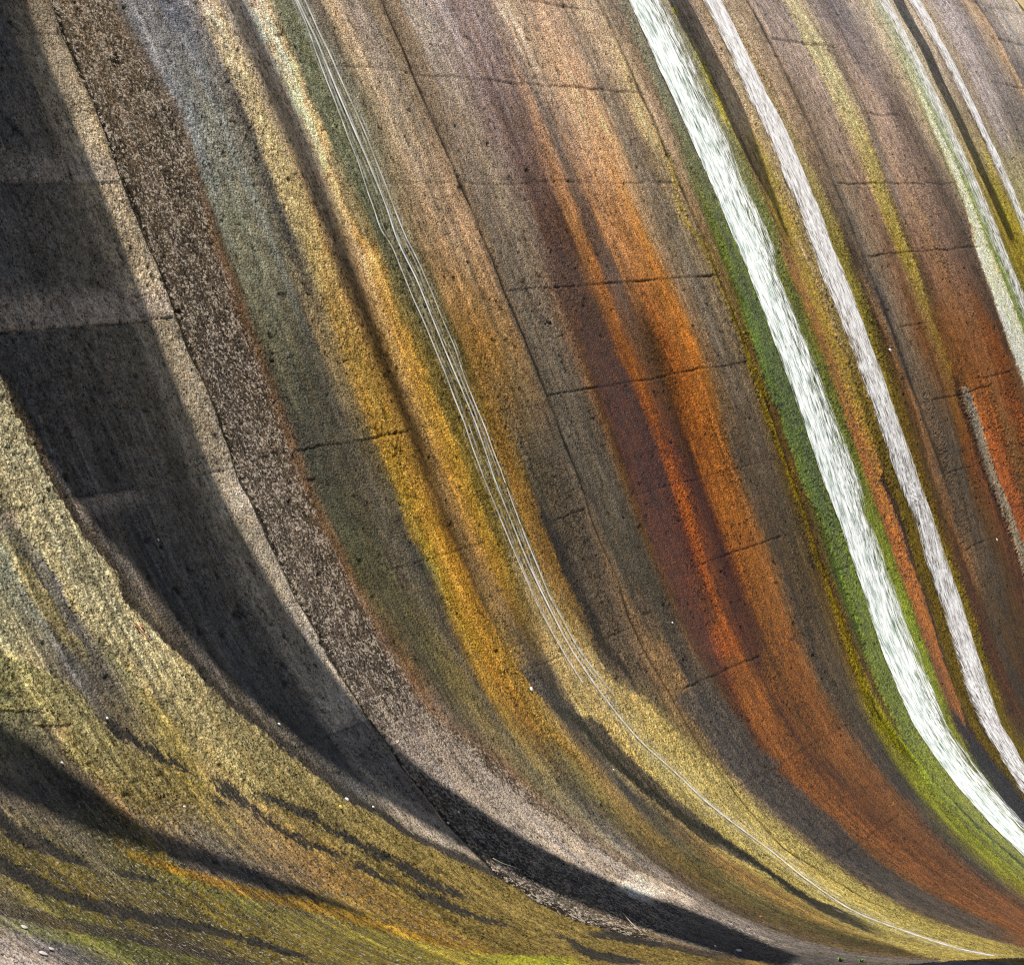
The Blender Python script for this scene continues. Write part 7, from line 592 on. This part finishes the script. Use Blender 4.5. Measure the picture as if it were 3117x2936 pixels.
def frame_at(a, y):
    ad = math.radians(a); p = at(a, y); n = normal(np.array(ad), np.array(y))
    t = base(np.array(ad + 1e-3), np.array(y)) - base(np.array(ad - 1e-3), np.array(y)); t /= np.linalg.norm(t)
    b = np.cross(n, t); return np.array(p), n, t, b
def pebble(a, y, size, label, flat=0.6, cat='stone', mat=None, name='pebble', group=None):
    import bmesh
    bm = bmesh.new(); bmesh.ops.create_icosphere(bm, subdivisions=2, radius=1)
    p, n, t, b = frame_at(a, y)
    ph = rnd.random() * 9; ex = rnd.uniform(0.75, 1.15); rot = rnd.random() * 3
    for v in bm.verts:
        c = v.co; k = 1 + 0.16 * math.sin(3 * c.x + ph) + 0.12 * math.sin(4 * c.y - ph) * math.cos(3 * c.z + ph)
        x, yy, z = c.x * k * ex, c.y * k / ex, c.z * k * flat
        x, yy = x * math.cos(rot) - yy * math.sin(rot), x * math.sin(rot) + yy * math.cos(rot)
        v.co = size * (x * t + yy * b + z * n)
    me = bpy.data.meshes.new(name); bm.to_mesh(me); bm.free()
    me.polygons.foreach_set('use_smooth', [True] * len(me.polygons)); me.materials.append(mat or m_white)
    o = bpy.data.objects.new(name, me); col.objects.link(o); o.location = p + n * (size * flat * 0.5 + 0.016)
    tag(o, label, cat, group); return o
def rod(name, pts, r, mat, label, cat, taper=0.5, parent=None, lift=0.040):
    """a bent twig or stalk lying on the face, six-sided, tapering"""
    c = np.array(pts); a = np.interp(np.linspace(0, 1, 14), np.linspace(0, 1, len(c)), c[:, 0]); y = np.interp(np.linspace(0, 1, 14), np.linspace(0, 1, len(c)), c[:, 1])
    p = at(a, y, np.full(14, lift) + r); n = normal(np.radians(a), y)
    t = np.gradient(p, axis=0); t /= np.linalg.norm(t, axis=1)[:, None]; b = np.cross(n, t)
    v = []
    for i in range(14):
        rr = r * (1 - taper * i / 13) * (1 + 0.15 * math.sin(i * 2.1))
        for k in range(6):
            th = k * math.pi / 3; v.append(p[i] + rr * (math.cos(th) * b[i] + math.sin(th) * n[i]))
    f = [[i * 6 + k, i * 6 + (k + 1) % 6, (i + 1) * 6 + (k + 1) % 6, (i + 1) * 6 + k] for i in range(13) for k in range(6)]
    f += [list(range(5, -1, -1)), [13 * 6 + k for k in range(6)]]
    org = p[0].copy()
    o = add_mesh(name, np.array(v) - org, f, mat); o.location = org
    if label: tag(o, label, cat)
    return o
def leaf(a, y, size, ang, mat, label, cat='leaf'):
    p, n, t, b = frame_at(a, y)
    d = math.cos(ang) * t + math.sin(ang) * b; e = np.cross(n, d)
    v, f = [], []
    for i in range(9):
        s = i / 8; w = 0.36 * math.sin(math.pi * s ** 0.8) ** 0.8
        for k, q in enumerate((-1, 0, 1)):
            v.append(size * (d * (s - 0.5) + e * w * q + n * (0.10 * abs(q) * w * 2 + 0.10 * math.sin(3 * s) + (0.012 if True else 0))))
    for i in range(8):
        for k in range(2): f.append([i * 3 + k, i * 3 + k + 1, i * 3 + k + 4, i * 3 + k + 3])
    o = add_mesh('fallen_leaf', v, f, mat); o.location = p + n * 0.045
    m = o.modifiers.new('thick', 'SOLIDIFY'); m.thickness = 0.002
    tag(o, label, cat); return o
for s in SPOTS:
    k = s['k']
    if k == 'pebble': pebble(s['a'], s['y'], s['s'], s['l'], s.get('flat', 0.6))
    elif k == 'flake': pebble(s['a'], s['y'], s['s'], s['l'], 0.22, 'flake', m_flake, 'pale_flake')
    elif k == 'twig': rod('fallen_twig', s['p'], s['s'], m_twig, s['l'], 'twig')
    elif k == 'straw': rod('dry_stalk', s['p'], s['s'], m_straw, s['l'], 'stalk')
    elif k == 'leaf': leaf(s['a'], s['y'], s['s'], s['ang'], m_yleaf if s['c'] == 'y' else m_rleaf, s['l'])
    elif k == 'sprout':
        p, n, t, b = frame_at(s['a'], s['y'])
        root = bpy.data.objects.new('green_sprout', None); root.location = p; col.objects.link(root); tag(root, s['l'], 'plant')
        for i in range(7):
            an = i * 2.4 + s['a']; sz = s['s'] * rnd.uniform(0.6, 1.0); d = math.cos(an) * t + math.sin(an) * b; e = np.cross(n, d)
            v, f = [], []
            for j in range(6):
                q = j / 5; wd = 0.16 * math.sin(math.pi * min(1, q * 0.92 + 0.06))
                c = d * q * 0.6 + n * (0.9 * q - 0.35 * q * q)
                v += [sz * (c - e * wd), sz * (c + n * 0.02), sz * (c + e * wd)]
            for j in range(5):
                for g in range(2): f.append([j * 3 + g, j * 3 + g + 1, j * 3 + g + 4, j * 3 + g + 3])
            o = add_mesh('leaf', v, f, m_sprout, root); o.modifiers.new('thick', 'SOLIDIFY').thickness = 0.002
    elif k == 'ring':
        p, n, t, b = frame_at(s['a'], s['y'])
        v, f = [], []
        for i in range(40):
            th = i * math.pi / 20; rr = 1 + 0.10 * math.sin(3 * th + 1) + 0.05 * math.sin(7 * th)
            c = rr * (math.cos(th) * s['s'] * t * (1 + 0.15 * math.cos(th)) + math.sin(th) * s['s2'] * b)
            cd = c / np.linalg.norm(c); w = s['w'] * (0.8 + 0.4 * rnd.random())
            for g in range(6): ph = g * math.pi / 3; v.append(c + w * (math.cos(ph) * cd + math.sin(ph) * n))
        for i in range(40):
            for g in range(6): f.append([i * 6 + g, i * 6 + (g + 1) % 6, ((i + 1) % 40) * 6 + (g + 1) % 6, ((i + 1) % 40) * 6 + g])
        o = add_mesh('moss_ring', v, f, m_ring); o.location = p + n * 0.012; tag(o, s['l'], 'moss ring')

# ------------------------------------------------------------------ far end wall, ground, added shade casters
m_ochre = plain_material('ochre_wall', (0.62, 0.46, 0.20), (0.50, 0.38, 0.20), 3, 0.85, 0.01)
aa = np.linspace(163.6, 200, 80); ye = np.interp(aa, [p[0] for p in YEND], [p[1] for p in YEND])
sec = [(0.0, -0.4), (0.0, 0.03), (0.16, 0.03), (0.16, -0.4)]
v = np.concatenate([at(aa, ye + dy * 1.0 + 0.002, np.full(80, h)) for dy, h in sec]).reshape(4, 80, 3).transpose(1, 0, 2).reshape(-1, 3)
f = [[i * 4 + k, i * 4 + (k + 1) % 4, (i + 1) * 4 + (k + 1) % 4, (i + 1) * 4 + k] for i in range(79) for k in range(4)] + [[0, 1, 2, 3], [79 * 4 + k for k in (3, 2, 1, 0)]]
tag(add_mesh('end_wall', v, f, m_ochre, None, False), 'yellow ochre end wall at the far top corner of the spillway', 'wall', kind='thing')
m_ground = plain_material('river_gravel', (0.22, 0.20, 0.17), (0.13, 0.12, 0.10), 2.0, 0.9, 0.03)
g = add_mesh('ground', [(-400, -400, -8), (900, -400, -8), (900, 900, -8), (-400, 900, -8)], [[0, 1, 2, 3]], m_ground)
tag(g, 'river bed gravel below the spillway', None, None, 'structure')
m_caster = plain_material('caster_concrete', (0.34, 0.32, 0.29), (0.26, 0.25, 0.23), 2.0, 0.9, 0.01)
ZCS = [1.25, 3.4, 1.45, 1.4, 1.6]                     # heights above the eye, in bays
TAPER = [0.0, 0.75, 0.5, 0.0, 0.25]
LB = ['broad unseen slab added overhead to cast the widest dark band', 'narrow unseen slab added to shade the lichen and ochre bay', 'narrow unseen slab added to shade the face between the two widest streams',
      'narrow unseen slab added to shade the face between the far streams', 'short unseen slab added to shade the lowest corner']
for i, (L, R) in enumerate(SHADE):  # unseen slabs added and outlined to cast the dark bands
    L = np.array(L); R = np.array(R); pts = []
    a = np.linspace(min(L[0, 0], R[0, 0]), max(L[-1, 0], R[-1, 0]), 40)
    ZC = ZCS[i] * W + ZOFF
    ym = (np.interp(a, L[:, 0], L[:, 1]) + np.interp(a, R[:, 0], R[:, 1])) / 2
    tp = 1 - 0.93 * sstep((np.linspace(0, 1, 40) - 1 + TAPER[i]) / max(TAPER[i], 1e-3)) if TAPER[i] else np.ones(40)
    for E in (L, R):
        ker = np.hanning(7)[1:-1]; ker /= ker.sum()
        y = np.interp(a, E[:, 0], E[:, 1]); y = np.convolve(np.pad(y, 2, mode='edge'), ker, 'valid'); y = ym + (y - ym) * tp
        b = at(a, y); t = (ZC - b[:, 2]) / SUN[2]; pts.append(b + SUN * t[:, None])
    n = len(a); th = 0.25
    v = np.concatenate([pts[0], pts[1], pts[0] + [0, 0, th], pts[1] + [0, 0, th]])
    f = []
    for k in range(n - 1):
        f += [[k, k + 1, n + k + 1, n + k], [2 * n + k, 3 * n + k, 3 * n + k + 1, 2 * n + k + 1], [k, 2 * n + k, 2 * n + k + 1, k + 1], [n + k, n + k + 1, 3 * n + k + 1, 3 * n + k]]
    f += [[0, n, 3 * n, 2 * n], [n - 1, 3 * n - 1, 4 * n - 1, 2 * n - 1][::1]]
    tag(add_mesh('shade_caster', v, f, m_caster, None, False), LB[i], 'beam', kind='thing')

scene.render.engine = 'CYCLES'
scene.cycles.use_denoising = False
scene.cycles.filter_width = 1.15
# ------------------------------------------------------------------ light, sky, camera
el = math.asin(SUN[2]); az = math.atan2(SUN[0], SUN[1])
w = bpy.data.worlds.new('World'); scene.world = w; w.use_nodes = True
nt = w.node_tree; bg = nt.nodes['Background']; sky = nt.nodes.new('ShaderNodeTexSky'); sky.sky_type = 'NISHITA'; sky.sun_disc = False
sky.sun_elevation = el; sky.sun_rotation = az; sky.air_density = 1.0; sky.dust_density = 1.0
nt.links.new(sky.outputs[0], bg.inputs[0]); bg.inputs[1].default_value = 0.06
sd = bpy.data.lights.new('sun', 'SUN'); sd.energy = 5.0; sd.angle = math.radians(0.53); sd.color = (1.0, 0.955, 0.89)
so = bpy.data.objects.new('sun', sd); col.objects.link(so)
from mathutils import Vector, Matrix
so.rotation_euler = Vector(SUN).to_track_quat('Z', 'Y').to_euler(); so.location = (0, 20, 40)
cd = bpy.data.cameras.new('camera'); cam = bpy.data.objects.new('camera', cd); col.objects.link(cam); scene.camera = cam
cd.sensor_fit = 'HORIZONTAL'; cd.sensor_width = 36; cd.lens = 36 * F / 3117; cd.clip_end = 3000
right = (XD[0], YD[0], ZD[0]); up = (-XD[1], -YD[1], -ZD[1]); back = (-XD[2], -YD[2], -ZD[2])
cam.matrix_world = Matrix(((right[0], up[0], back[0], 0), (right[1], up[1], back[1], 0), (right[2], up[2], back[2], ZOFF), (0, 0, 0, 1)))
vs = scene.view_settings; vs.view_transform = 'Standard'; vs.look = 'None'; vs.gamma = 1; vs.use_curve_mapping = False; vs.exposure = 0.35
